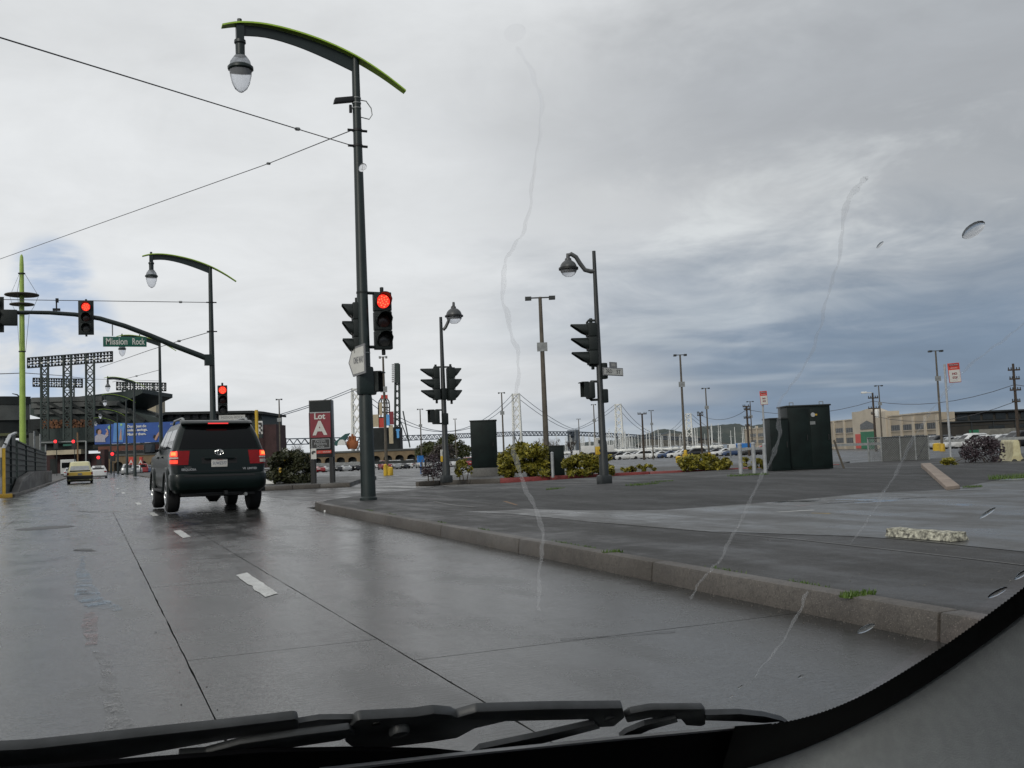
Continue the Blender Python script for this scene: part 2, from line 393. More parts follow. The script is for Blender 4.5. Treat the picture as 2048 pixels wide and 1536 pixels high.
class MB:
    def __init__(s, M=None):
        s.v = []; s.f = []; s.mi = []; s.M = M; s.cur = 0

    def add(s, vs, fs):
        o = len(s.v)
        for p in vs:
            p = V3(p); s.v.append(s.M @ p if s.M else p)
        for f in fs:
            s.f.append([i + o for i in f]); s.mi.append(s.cur)
        return s

    def box(s, c, size, rz=0.0, taper=1.0):
        x, y, z = [q / 2 for q in size]; c = V3(c); vs = []
        for k, sz in ((1, -z), (taper, z)):
            for sx, sy in ((-x, -y), (x, -y), (x, y), (-x, y)):
                p = Vector((sx * k, sy * k, sz))
                if rz: p = Matrix.Rotation(rz, 3, 'Z') @ p
                vs.append(c + p)
        return s.add(vs, [(3, 2, 1, 0), (4, 5, 6, 7), (0, 1, 5, 4), (1, 2, 6, 5), (2, 3, 7, 6), (3, 0, 4, 7)])

    def obox(s, o, ax, ay, az):                      # box from a corner and three edge vectors
        o, ax, ay, az = map(V3, (o, ax, ay, az))
        vs = [o, o + ax, o + ax + ay, o + ay, o + az, o + ax + az, o + ax + ay + az, o + ay + az]
        return s.add(vs, [(3, 2, 1, 0), (4, 5, 6, 7), (0, 1, 5, 4), (1, 2, 6, 5), (2, 3, 7, 6), (3, 0, 4, 7)])

    def bar(s, a, b, w, h=None):                     # square bar between two points
        a, b = V3(a), V3(b); h = h or w; d = (b - a)
        if d.length < 1e-6: return s
        dn = d.normalized(); x = dn.cross(UP)
        if x.length < 1e-3: x = dn.cross(Vector((0, 1, 0)))
        x.normalize(); y = x.cross(dn)
        return s.obox(a - x * w / 2 - y * h / 2, x * w, y * h, d)

    def tube(s, pts, r, n=10, caps=True):
        pts = [V3(p) for p in pts]; k = len(pts)
        rs = r if isinstance(r, (list, tuple)) else [r] * k
        prev = None; vs = []
        for i, p in enumerate(pts):
            d = (pts[min(i + 1, k - 1)] - pts[max(i - 1, 0)]).normalized()
            if prev is None:
                x = d.cross(UP)
                if x.length < 1e-3: x = d.cross(Vector((0, 1, 0)))
            else:
                x = prev - d * prev.dot(d)
            x.normalize(); prev = x; y = d.cross(x)
            for j in range(n):
                a = 2 * math.pi * j / n
                vs.append(p + (x * math.cos(a) + y * math.sin(a)) * rs[i])
        fs = []
        for i in range(k - 1):
            for j in range(n):
                q = (j + 1) % n
                fs.append((i * n + j, i * n + q, (i + 1) * n + q, (i + 1) * n + j))
        if caps:
            fs.append(tuple(range(n))[::-1]); fs.append(tuple(range((k - 1) * n, k * n)))
        return s.add(vs, fs)

    def cyl(s, a, b, r0, r1=None, n=12): return s.tube([a, b], [r0, r0 if r1 is None else r1], n)

    def lathe(s, prof, o=(0, 0, 0), n=16, axis='Z'):
        o = V3(o); vs = []; k = len(prof)
        for r_, h in prof:
            for j in range(n):
                a = 2 * math.pi * j / n; c, q = r_ * math.cos(a), r_ * math.sin(a)
                vs.append(o + (Vector((c, q, h)) if axis == 'Z' else Vector((c, h, q)) if axis == 'Y' else Vector((h, c, q))))
        fs = [(i * n + j, i * n + (j + 1) % n, (i + 1) * n + (j + 1) % n, (i + 1) * n + j) for i in range(k - 1) for j in range(n)]
        fs.append(tuple(range(n))[::-1]); fs.append(tuple(range((k - 1) * n, k * n)))
        return s.add(vs, fs)

    def prism(s, poly, vec):
        poly = [V3(p) for p in poly]; vec = V3(vec); n = len(poly)
        fs = [tuple(range(n))[::-1], tuple(range(n, 2 * n))] + [(i, (i + 1) % n, n + (i + 1) % n, n + i) for i in range(n)]
        return s.add(poly + [p + vec for p in poly], fs)

    def grid(s, rows, close=False):
        m_ = len(rows[0]); fs = []
        for i in range(len(rows) - 1):
            for j in range(m_ if close else m_ - 1):
                q = (j + 1) % m_
                fs.append((i * m_ + j, i * m_ + q, (i + 1) * m_ + q, (i + 1) * m_ + j))
        return s.add([p for r_ in rows for p in r_], fs)

    def build(s, name, mat, parent=None, bevel=0.0, sharp=35, origin=None, recalc=True, weld=False):
        me = D.meshes.new(name)
        o = origin if origin is not None else (ORG.get(parent.name, Vector()) if parent else Vector())
        me.from_pydata([p - o for p in s.v], [], s.f)
        for m_ in (mat if isinstance(mat, (list, tuple)) else [mat]): me.materials.append(MATS[m_])
        if len(me.materials) > 1: me.polygons.foreach_set('material_index', s.mi)
        if recalc or bevel:
            bm = bmesh.new(); bm.from_mesh(me)
            if weld: bmesh.ops.remove_doubles(bm, verts=bm.verts, dist=1e-6)
            bmesh.ops.recalc_face_normals(bm, faces=bm.faces)
            if bevel:
                ed = [e for e in bm.edges if len(e.link_faces) == 2 and e.calc_face_angle(0) > .5]
                bmesh.ops.bevel(bm, geom=ed, offset=bevel, segments=2, affect='EDGES', profile=.6, clamp_overlap=True)
            bm.to_mesh(me); bm.free()
        me.polygons.foreach_set('use_smooth', [True] * len(me.polygons))
        me.set_sharp_from_angle(angle=rad(sharp))
        ob = D.objects.new(name, me); COL.objects.link(ob)
        if parent: ob.parent = parent; ORG[ob.name] = o
        else: ob.location = o; ORG[ob.name] = o
        return ob


def tag(o, label, cat=None, group=None, kind=None):
    if label: o['label'] = label
    if cat: o['category'] = cat
    if group: o['group'] = group
    if kind: o['kind'] = kind
    return o


def thing(name, label, cat, loc=(0, 0, 0), rz=0.0, group=None, local=True):
    """An Empty at the base of a thing. local: parts are built round its own origin; else in world coordinates."""
    o = D.objects.new(name, None); COL.objects.link(o); o.location = V3(loc); o.rotation_euler = (0, 0, rz); o.empty_display_size = .3
    ORG[o.name] = Vector() if local else V3(loc).copy()
    return tag(o, label, cat, group)


def structure(ob): ob['kind'] = 'structure'; return ob


def ident(o_, x, y, z):                            # placement matrix from origin and axes
    m_ = Matrix((V3(x), V3(y), V3(z))).transposed().to_4x4(); m_.translation = V3(o_); return m_


def text(s, size, mat, parent, M, name='lettering', bold=0.0, align='CENTER', width=None, spacing=1.0):
    cu = D.curves.new('t', 'FONT'); cu.body = s; cu.size = size; cu.align_x = align; cu.align_y = 'CENTER'; cu.offset = bold; cu.extrude = .001
    cu.space_line = spacing; cu.resolution_u = 3
    ob = D.objects.new('t', cu); COL.objects.link(ob)
    dg = bpy.context.evaluated_depsgraph_get()
    me = D.meshes.new_from_object(ob.evaluated_get(dg)); D.objects.remove(ob); D.curves.remove(cu)
    if width and len(me.vertices):
        xs = [v.co.x for v in me.vertices]; k = width / (max(xs) - min(xs)); me.transform(Matrix.Diagonal((k, 1, 1, 1)))
    me.transform(M); o = ORG.get(parent.name, Vector())
    me.transform(Matrix.Translation(-o)); me.materials.clear(); me.materials.append(MATS[mat]); me.name = name
    r_ = D.objects.new(name, me); COL.objects.link(r_); r_.parent = parent; ORG[r_.name] = o
    return r_


def copy_tree(o, parent=None):
    c = o.copy(); COL.objects.link(c); c.parent = parent; ORG[c.name] = ORG.get(o.name, Vector())
    for ch in list(o.children): copy_tree(ch, c)
    return c


# ================================================================== the setting
def ground_sheet():
    xs = [-7000, -3000, -1200, -500, -250, -120, -60, -30, -14, 0, 8, 12, 16, 20, 25, 30, 40, 55, 75, 100, 130, 165, 200, 240, 300, 420, 700, 1300, 3000, 7000]
    ys = [-7000, -2000, -500, -150, -60, -20, 0, 10, 20, 30, 40, 50, 60, 75, 90, 110, 130, 150, 175, 200, 230, 270, 350, 500, 900, 1800, 3500, 7500]
    mb = MB(); mb.grid([[Vector((x, y, zg(x, y))) for x in xs] for y in ys])
    structure(mb.build('ground', 'asphalt_wet', recalc=False))


ground_sheet()


def kx(y): return 3.88 + .021 * y


def jag(x0, y0, x1, y1, amp, step=.3):
    n = max(1, int(math.hypot(x1 - x0, y1 - y0) / step)); out = []
    for i in range(n):
        t_ = i / n; j = (R.uniform(-amp, amp) if i else 0) + (R.choice((-2.2, 2.2)) * amp if i and R.random() < .035 else 0)
        px_, py_ = x0 + (x1 - x0) * t_, y0 + (y1 - y0) * t_
        if abs(x1 - x0) > abs(y1 - y0): py_ += j
        else: px_ += j
        out.append((px_, py_))
    return out


def slab(x0, y0, x1, y1, parent, xr=None, gap=.0042):
    """One concrete road slab with worn edges, its joints left open to the dirt below."""
    f0 = xr or (lambda y: x1)
    g = gap
    poly = jag(x0 + g, y0 + g, f0(y0) - g, y0 + g, .003) + jag(f0(y0) - g, y0 + g, f0(y1) - g, y1 - g, .0025, .18) + \
        jag(f0(y1) - g, y1 - g, x0 + g, y1 - g, .003) + jag(x0 + g, y1 - g, x0 + g, y0 + g, .0025, .18)
    mb = MB(); mb.prism([Vector((x, y, -.024)) for x, y in poly], (0, 0, .024))
    return mb.build('slab', 'road_concrete', parent)


road_bed = MB(); road_bed.grid([[Vector((-13, -9, -.026)), Vector((8, -9, -.026))], [Vector((-13, 26.2, -.026)), Vector((8, 26.2, -.026))]])
road = structure(road_bed.build('road', 'joint_dirt', recalc=False))
cols = [(-12.5, -8.6, (-8, 9, 26)), (-8.6, -4.9, (-8, 4, 15, 26)), (-4.9, -1.55, (-8, 2.5, 11.3, 26)), (-1.55, .46, (-8, 26)),
        (.46, 1.52, (-8, 5.75, 9.35, 16.6, 26))]
for a_, b_, ysl in cols:
    for y0, y1 in zip(ysl, ysl[1:]): slab(a_, y0, b_, y1, road)
for y0, y1 in zip((-8, 5.05, 14.5), (5.05, 14.5, 22.5)): slab(1.52, y0, 4, y1, road, xr=lambda y: kx(y) + .06)
slab(1.52, 22.5, 7.6, 26.0, road)
# the road beyond the crossing, one worn sheet
mb = MB(); ysr = [26.0, 45, 70, 100, 150, 220, 330]
mb.grid([[Vector((-14.0 if y < 47 else -2.9, y, -.001)), Vector((4.9, y, .001))] for y in ysr])
far_road = structure(mb.build('road', 'road_concrete', recalc=False))
# utility cover and worn patches
def flat_patch(name, pts, mat, z, kind='structure', parent=None):
    mb = MB(); mb.add([Vector((p[0], p[1], z)) for p in pts], [tuple(range(len(pts)))])
    o = mb.build(name, mat, parent, recalc=False, origin=Vector())
    for pl in o.data.polygons:
        if pl.normal.z < 0: pl.flip()
    if not parent: o['kind'] = kind
    return o


def blob(c, rx, ry, n=22, amp=.18, rz=0.0):
    out = []; ph = [R.uniform(0, 6.28) for _ in range(4)]
    for i in range(n):
        a = 2 * math.pi * i / n; k = 1 + amp * (math.sin(2 * a + ph[0]) * .5 + math.sin(3 * a + ph[1]) * .5 + math.sin(5 * a + ph[2]) * .3)
        x, y = rx * k * math.cos(a), ry * k * math.sin(a)
        out.append((c[0] + x * math.cos(rz) - y * math.sin(rz), c[1] + x * math.sin(rz) + y * math.cos(rz)))
    return out


pm('tar', (.018, .018, .018), .5, 0, .2, 6)
pm('blue_chalk', (.13, .19, .24), .3, 0, .2, 5, col2=(.08, .10, .11))
pm('red_chalk', (.16, .085, .08), .3, 0, .2, 12, col2=(.12, .09, .085))
def stroke(px_pts, w, mat, z, name='road_marking', amp=0.0, n_sub=1):
    """A painted stroke on the ground following photo points; w may be a list."""
    g_ = [gp(x, y, z) for x, y in px_pts]; k = len(g_); ws = w if isinstance(w, (list, tuple)) else [w] * k
    L_, R_ = [], []
    for i, p in enumerate(g_):
        d_ = (g_[min(i + 1, k - 1)] - g_[max(i - 1, 0)]); d_.z = 0; d_.normalize(); q = Vector((-d_.y, d_.x, 0))
        L_.append(p + q * (ws[i] / 2 + R.uniform(-amp, amp))); R_.append(p - q * (ws[i] / 2 + R.uniform(-amp, amp)))
    mb = MB(); mb.grid([L_, R_]); o = mb.build(name, mat, None, recalc=False, origin=Vector())
    for pl in o.data.polygons:
        if pl.normal.z < 0: pl.flip()
    return structure(o)


# dashes of the lane line (thin raised sheets)
for y0, y1, x0 in ((8.02, 9.92, 1.235), (15.3, 17.3, 1.205), (22.6, 24.6, 1.185), (30, 32, 1.17), (44, 46.5, 1.15), (54, 56.5, 1.14), (64, 66.5, 1.14)):
    e_ = jag(x0, y0, x0, y1, .006, .15) + jag(x0 + .125, y1, x0 + .125, y0, .006, .15)
    flat_patch('lane_dash', e_, 'paint_white', .0045)
stroke([(405, 1005), (470, 1000), (545, 1003)], [.28, .30, .26], 'paint_white', .0055)
stroke([(200, 1024), (250, 1022)], .2, 'paint_white', .0045)
stroke([(862, 979), (930, 977)], .25, 'paint_white', .0)
stroke([(740, 974), (860, 974)], .35, 'paint_white', .0)
# sprayed utility marks and tar-filled cracks on the road
def spray(px_pts, ws, mat, z, n, name, size=.018):
    g_ = [gp(x, y, z) for x, y in px_pts]; mb = MB(); k = len(g_) - 1
    for _ in range(n):
        u = R.random() * k; i = min(int(u), k - 1); c = g_[i].lerp(g_[i + 1], u - i); w = ws[i] + (ws[i + 1] - ws[i]) * (u - i)
        c = c + Vector((R.gauss(0, .30) * w, R.gauss(0, .30) * w, 0)); s_ = size * R.uniform(.4, 1.5); ph = R.random() * 6.28
        mb.add([c + Vector((s_ * R.uniform(.6, 1.2) * math.cos(ph + q * 1.2566), s_ * 1.6 * math.sin(ph + q * 1.2566), R.uniform(0, .001))) for q in range(5)], [(0, 1, 2, 3, 4)])
    o = mb.build(name, mat, None, recalc=False, origin=Vector())
    for pl in o.data.polygons:
        if pl.normal.z < 0: pl.flip()
    o['kind'] = 'stuff'; return o
def worn_paint(name, col):
    m = D.materials.new(name); m.use_nodes = True; t = m.node_tree; b = t.nodes['Principled BSDF']; b.inputs['Base Color'].default_value = (*col, 1); b.inputs['Roughness'].default_value = .3
    g = nd(t, 'ShaderNodeNewGeometry').outputs['Position']
    k = mth(t, 'MULTIPLY', mth(t, 'MULTIPLY', sstep(t, noise(t, g, 5, 5, .7), .34, .66), sstep(t, noise(t, g, 60, 3, .7), .30, .62)), .75)
    mx = nd(t, 'ShaderNodeMixShader'); tb = nd(t, 'ShaderNodeBsdfTransparent'); t.links.new(k, mx.inputs[0]); t.links.new(tb.outputs[0], mx.inputs[1]); t.links.new(b.outputs[0], mx.inputs[2])
    t.links.new(mx.outputs[0], t.nodes['Material Output'].inputs[0]); MATS[name] = m
worn_paint('worn_blue', (.16, .25, .33)); worn_paint('worn_red', (.22, .12, .11)); worn_paint('worn_pale', (.16, .16, .155))
def dense(p, n=5): return [(p[i][0] + (p[i + 1][0] - p[i][0]) * j / n, p[i][1] + (p[i + 1][1] - p[i][1]) * j / n) for i in range(len(p) - 1) for j in range(n)] + [p[-1]]
def dw(w, n=5): return [w[i] + (w[i + 1] - w[i]) * j / n for i in range(len(w) - 1) for j in range(n)] + [w[-1]]
stroke(dense([(165, 1112), (163, 1140), (168, 1165), (174, 1190), (190, 1210)]), dw([.04, .09, .14, .20, .16]), 'worn_blue', .004, 'sprayed_mark', amp=.015)
stroke(dense([(180, 1196), (205, 1211), (240, 1220)]), dw([.16, .20, .05]), 'worn_blue', .0048, 'sprayed_mark', amp=.02)
stroke(dense([(180, 1225), (182, 1250), (181, 1290)]), dw([.08, .11, .05]), 'worn_red', .004, 'sprayed_mark', amp=.015)
stroke(dense([(200, 1300), (222, 1370), (240, 1450), (255, 1500)]), dw([.05, .08, .10, .08]), 'worn_pale', .004, 'sprayed_mark', amp=.02)
stroke([(152, 1098), (165, 1099), (180, 1101), (196, 1101)], [.06, .22, .10, .04], 'tar', .0045, amp=.03)
stroke([(155, 1183), (178, 1182)], .028, 'tar', .0055); stroke([(158, 1187), (182, 1186)], .02, 'tar', .0055)
stroke([(145, 1021), (180, 1024), (240, 1023)], [.05, .16, .06], 'tar', .0045, amp=.04)
stroke([(8, 1007), (65, 1004)], .2, 'tar', .0045, amp=.03)
for p_, q_ in (((0, 1073), (60, 1076)), ((0, 1029), (120, 1027)), ((1120, 1278), (1350, 1262))): stroke([p_, ((p_[0] + q_[0]) / 2, (p_[1] + q_[1]) / 2 + 1), q_], .012, 'tar', .0045, amp=.004)
c_ = gp(90, 1056)
mb = MB(); mb.lathe([(.50, -.002), (.50, .004), (.44, .006), (.0, .006)], (c_.x, c_.y, .0), 28)
o = mb.build('manhole_cover', 'tar'); tag(o, 'dark round manhole cover in the left lane of the wet road', 'manhole cover')

# ---------------- near pavement block behind the kerb
ys_k = [-8, -4.5, -1.6, 1.4, 3.95, 6.9, 9.7, 12.4, 15.3, 18.2, 20.6]
kerb_path = [(kx(y), y) for y in ys_k]
bendk = [(4.42, 21.7), (4.75, 22.7), (5.4, 23.5)]
WALK_Z = .14


def kerb_run(path, z0, h, w, mat, name_root, stone=True, taper_end=None, side=1):
    root = None; k = len(path)
    hs = [h] * k
    if taper_end: hs[-1] = h * .25; hs[-2] = h * .7
    objs = []
    for i in range(k - 1):
        a, b = Vector((*path[i], 0)), Vector((*path[i + 1], 0)); d_ = (b - a).normalized(); q = Vector((d_.y, -d_.x, 0)) * side
        a, b = a + d_ * .006, b - d_ * .006
        mb = MB()
        mb.add([a + UP * (z0 - .03), b + UP * (z0 - .03), b + q * w + UP * (z0 - .03), a + q * w + UP * (z0 - .03),
                a + q * .02 + UP * (z0 + hs[i]), b + q * .02 + UP * (z0 + hs[i + 1]), b + q * w + UP * (z0 + hs[i] if i == k - 2 and not taper_end else z0 + hs[i + 1]), a + q * w + UP * (z0 + hs[i])],
               [(3, 2, 1, 0), (4, 5, 6, 7), (0, 1, 5, 4), (1, 2, 6, 5), (2, 3, 7, 6), (3, 0, 4, 7)])
        objs.append(mb)
    first = MB(); first.box((path[0][0], path[0][1], z0 - .08), (.04, .04, .02))
    root = thing(name_root, None, None, (path[0][0], path[0][1], 0), local=False); structure(root)
    for mb in objs: mb.build('kerb_stone', mat, root, bevel=.022)
    return root


kerb_run(kerb_path, 0, .15, .17, 'kerb_concrete', 'kerb')
kerb_run([kerb_path[-1]] + bendk, 0, .15, .17, 'kerb_dark', 'kerb', taper_end=True)
walk = [(x + .165, y) for x, y in kerb_path] + [(4.56, 21.6), (4.9, 22.55), (5.5, 23.35)]
walk += [(6.6, 25.0), (8.6, 26.6), (11, 27.7), (15.2, 28.9), (20, 29.3), (32, 30.5), (45, 31), (70, 32), (70, -9), (4.2, -9)]
mb = MB(); mb.prism([Vector((x, y, -.2)) for x, y in walk], (0, 0, .2 + WALK_Z)); structure(mb.build('pavement', 'asphalt_walk'))
# strip of newer asphalt next to the apron
def pxpoly(name, pts, mat, z): return flat_patch(name, [gp(x, y, z)[:2] for x, y in pts], mat, z)


pxpoly('driveway_apron', [(930, 1024), (1020, 1027), (1180, 1043), (1400, 1062), (1700, 1072), (1800, 1078), (2048, 1103), (2400, 1145), (2500, 930), (2048, 950), (1900, 978), (1740, 986), (1560, 1003), (1330, 1020), (1180, 1021), (1060, 1018)], 'apron', WALK_Z + .004)
stroke([(1010, 1031), (1300, 1052), (1600, 1079), (1900, 1112), (2100, 1136)], .022, 'concrete', WALK_Z + .005, 'seam', .004)
for p_, w_ in (([(1640, 1008), (1680, 1005), (1745, 1002)], [.05, .14, .06]), ([(1800, 998), (1850, 994)], [.1, .06]), ([(1900, 982), (1980, 979)], [.14, .08]), ([(1780, 985), (1880, 979), (1950, 976)], [.05, .12, .05])):
    stroke(p_, w_, 'tar', WALK_Z + .006, 'crack_fill', .02)
stroke([(1555, 1024), (1628, 1020)], .09, 'paint_white', WALK_Z + .006, amp=.02)
stroke([(1590, 1012), (1620, 1009)], .1, 'red_chalk', WALK_Z + .006, amp=.02)
stroke([(1622, 1026), (1660, 1027)], .05, 'yellow_dark', WALK_Z + .006, amp=.02)
stroke([(868, 1003), (905, 1010), (950, 1014)], .07, 'concrete', WALK_Z + .006, 'seam', amp=.015)
stroke([(1010, 1002), (1035, 1010)], .06, 'rust', WALK_Z + .006, 'paint_mark', amp=.015)

# asphalt berm between the apron and the side street
toe = [(860, 988), (960, 1003), (1060, 1017), (1190, 1021), (1330, 1020), (1560, 1003), (1740, 986), (1900, 978), (2048, 952), (2200, 935)]
crest = [(900, 983, .145), (1000, 978, .16), (1100, 973, .18), (1208, 968, .20), (1400, 956, .24), (1560, 944, .26), (1700, 938, .26), (1850, 932, .26), (2030, 927, .26), (2200, 914, .26)]
rows = [[], [], [], [], [], []]
for (tx, ty), (cx, cy, cz) in zip(toe, crest):
    a, b = gp(tx, ty, WALK_Z + .002), gp(cx, cy, cz); d_ = (b - a); d_.z = 0; d_.normalize()
    rows[0].append(a); rows[1].append(a.lerp(b, .3) + UP * (cz - WALK_Z) * .08); rows[2].append(a.lerp(b, .65) + UP * (cz - WALK_Z) * .20)
    rows[3].append(b); rows[4].append(b + d_ * 1.2 - UP * (cz * .25)); c2 = b + d_ * 2.6; c2.z = -.05; rows[5].append(c2)
def densify(rows, k):
    out = []
    for r_ in rows:
        q = []
        for i in range(len(r_) - 1):
            for j in range(k): q.append(r_[i].lerp(r_[i + 1], j / k))
        q.append(r_[-1]); out.append(q)
    return out
rows = densify(rows, 6)
for r_ in rows[1:5]:
    for p in r_: p.z += R.uniform(-.012, .012)
mb = MB(); mb.grid(rows); structure(mb.build('berm', 'asphalt_berm', sharp=60))
# pale concrete flank on the berm
a1, a2 = gp(1842, 934, .28), gp(1862, 933, .28); b1, b2 = gp(1893, 978, .16), gp(1920, 975, .16)
mb = MB(); mb.add([a1 - UP * .2, a2 - UP * .2, b2 - UP * .2, b1 - UP * .2, a1 + UP * .09, a2 + UP * .09, b2 + UP * .04, b1 + UP * .04],
                  [(0, 1, 2, 3), (4, 5, 6, 7), (0, 1, 5, 4), (1, 2, 6, 5), (2, 3, 7, 6), (3, 0, 4, 7)])
pm('kerb_pink', (.27, .215, .175), .75, 0, .2, 3, .3, 30)
tag(mb.build('concrete_ramp_edge', 'kerb_pink', bevel=.015), 'pale pinkish concrete edging strip running down the dark asphalt berm', 'kerb')

# ---------------- far side of the side street: red kerb island
red = [gp(x, y, 0) for x, y in ((838, 972), (880, 969), (940, 967), (1000, 965.5), (1100, 961), (1200, 956.5), (1300, 952), (1400, 948), (1480, 944.5), (1560, 941.5), (1680, 937.5))]
red = [(p.x, p.y) for p in red]
kerb_run(red[:4], 0, .15, .18, 'kerb_dark', 'kerb', side=-1)
kerb_run(red[3:], 0, .16, .18, 'kerb_red', 'kerb', side=-1)
back = [gp(x, y, 0) for x, y in ((1700, 930), (1500, 934.5), (1300, 941), (1100, 950), (1000, 953.5), (900, 957), (868, 962))]
isl = [(p[0] + .04, p[1] + .17) for p in red] + [(p.x, p.y) for p in back]
mb = MB(); mb.prism([Vector((x, y, -.2)) for x, y in isl], (0, 0, .2 + .145)); structure(mb.build('pavement', 'concrete_dark'))
# pale band along the red kerb's gutter
band = red[1:]
mb = MB(); mb.grid([[Vector((x, y - .03, -.022)) for x, y in band], [Vector((x - .55, y - 2.6, -.022)) for x, y in band]])
o = mb.build('gutter', 'concrete', recalc=False)
for pl in o.data.polygons:
    if pl.normal.z < 0: pl.flip()
structure(o)

# ---------------- far corner with the lot sign, and the pavement running on along the road
cor = [gp(x, y, 0) for x, y in ((700, 972.5), (640, 975), (585, 977.5), (530, 980), (486, 983))]
edge = [(p.x, p.y) for p in cor] + [(5.3, 38.0), (4.95, 42), (4.9, 60), (4.9, 110), (4.9, 200), (4.9, 330)]
kerb_run(edge[:-2], 0, .14, .17, 'kerb_dark', 'kerb', side=1)
blk = [(x + .05, y + .15) for x, y in edge] + [(9.6, 330), (9.6, 110), (10.5, 62), (13, 48.5), (gp(716, 966).x, gp(716, 966).y)]
mb = MB(); mb.prism([Vector((x, y, -.3)) for x, y in blk], (0, 0, .3 + .135)); structure(mb.build('pavement', 'concrete_dark'))

# ---------------- left side: yellow kerb, low wall with fence
kerb_run([(-14, 45.8), (-9, 46.4), (-5, 47), (-3.1, 47.6)], 0, .15, .3, 'kerb_yellow', 'kerb', side=-1)
kerb_run([(-3.0, 47.7), (-2.85, 56), (-2.85, 70), (-2.85, 95), (-2.85, 140), (-2.85, 330)], 0, .15, .4, 'kerb_concrete', 'kerb', side=-1)
mb = MB(); mb.prism([Vector(p) for p in ((-60, 46, -.2), (-9, 46.7, -.2), (-3.3, 47.9, -.2), (-3.15, 330, -.2), (-60, 330, -.2))], (0, 0, .34)); structure(mb.build('platform', 'concrete_dark'))

# bay water beyond the lot
mb = MB(); mb.add([Vector(p) for p in ((60, 420, -1.30), (200, 300, -1.30), (500, 160, -1.30), (6500, -500, -1.30), (6500, 7000, -1.30), (-400, 7000, -1.30), (30, 900, -1.30))], [tuple(range(7))])
o = mb.build('water', 'water', recalc=False)
for pl in o.data.polygons:
    if pl.normal.z < 0: pl.flip()
structure(o)


# ================================================================== street lamps and signals
def signal_head(parent, M, lit=None, n=3, h=1.25, w=.38, name='signal_head', plate=False, visor=.30):
    """Signal head: M places it with +y out of the lens side and z up. Housing, then visors and lenses as its own pieces."""
    mb = MB(M); cell = h / n
    for i in range(n):
        mb.box((0, -.11, h / 2 - cell * (i + .5)), (w, .22, cell - .012))
    mb.box((0, -.13, 0), (w * .8, .2, h * .98))
    mb.cyl((0, -.11, h / 2), (0, -.11, h / 2 + .12), .045, n=8); mb.cyl((0, -.11, -h / 2 - .12), (0, -.11, -h / 2), .045, n=8)
    if plate: mb.box((0, -.03, 0), (w + .18, .02, h + .12))
    hd = mb.build(name, 'signal_green', parent, bevel=.018)
    for i in range(n):
        zc = h / 2 - cell * (i + .5); rv = min(w, cell) * .46
        lm = {0: 'lens_dark', 1: 'lens_dark', 2: 'lens_grey'}[i % 3]
        mb = MB(M)
        mb.lathe([(rv * .86, .002), (rv * .84, .012), (rv * .5, .035), (.001, .045)], (0, 0, zc), 18, 'Y')
        ln = mb.build('lens', 'signal_red' if lit == i else lm, hd)
        if lit == i:
            mb = MB(M)
            for k in range(16):
                a = k * 2.4; q = rv * .72 * math.sqrt((k + .5) / 16)
                mb.lathe([(.020, .040), (.014, .052), (.001, .056)], (q * math.cos(a), 0, zc + q * math.sin(a)), 6, 'Y')
            mb.build('led_dots', 'signal_dot', hd)['kind'] = 'stuff'
        mb = MB(M); rows = []                                    # tunnel visor, cut away below
        for yy, lo in ((0, -.86), (visor * .3, -.45), (visor * .65, .2), (visor, .80)):
            rows.append([Vector((rv * math.cos(a), yy - (.10 if yy else 0) * 0, zc + rv * math.sin(a))) for a in np.linspace(math.asin(lo), math.pi - math.asin(lo), 15)])
        rin = [[Vector((p.x * .93, p.y, zc + (p.z - zc) * .93)) for p in r_] for r_ in rows]
        mb.grid(rows); mb.grid(rin); mb.grid([rows[-1], rin[-1]])
        for j in (0, -1): mb.grid([[r_[j] for r_ in rows], [r_[j] for r_ in rin]])
        mb.build('visor', 'signal_green', hd)
    return hd


def facing(o_, ang):                                             # placement matrix, +y turned by ang from world +y
    m_ = Matrix.Rotation(ang, 4, 'Z'); m_.translation = V3(o_); return m_


def ped_head(parent, M, name='pedestrian_signal', k=1.0):
    M = M @ Matrix.Scale(k, 4)
    mb = MB(M)
    mb.box((0, -.10, 0), (.46, .20, .50)); hd = mb.build(name, 'signal_green', parent, bevel=.05)
    mb = MB(M); mb.box((0, .006, 0), (.36, .02, .38)); mb.build('lens', 'lens_grey', hd)
    mb = MB(M)
    mb.box((0, .10, .24), (.46, .2, .025)); mb.box((-.22, .07, .03), (.02, .14, .42)); mb.box((.22, .07, .03), (.02, .14, .42)); mb.build('visor', 'signal_green', hd)
    return hd


def plate(parent, o_, x, y, z, w, h, mat, name='sign_plate', th=.02, bevel=0.0, shape=None):
    M = ident(o_, x, y, z)
    mb = MB(M)
    if shape: mb.prism([Vector((a, b, 0)) for a, b in shape], (0, 0, th))
    else: mb.box((0, 0, th / 2), (w, h, th))
    return mb.build(name, mat, parent, bevel=bevel), M @ Matrix.Translation((0, 0, th + .003))


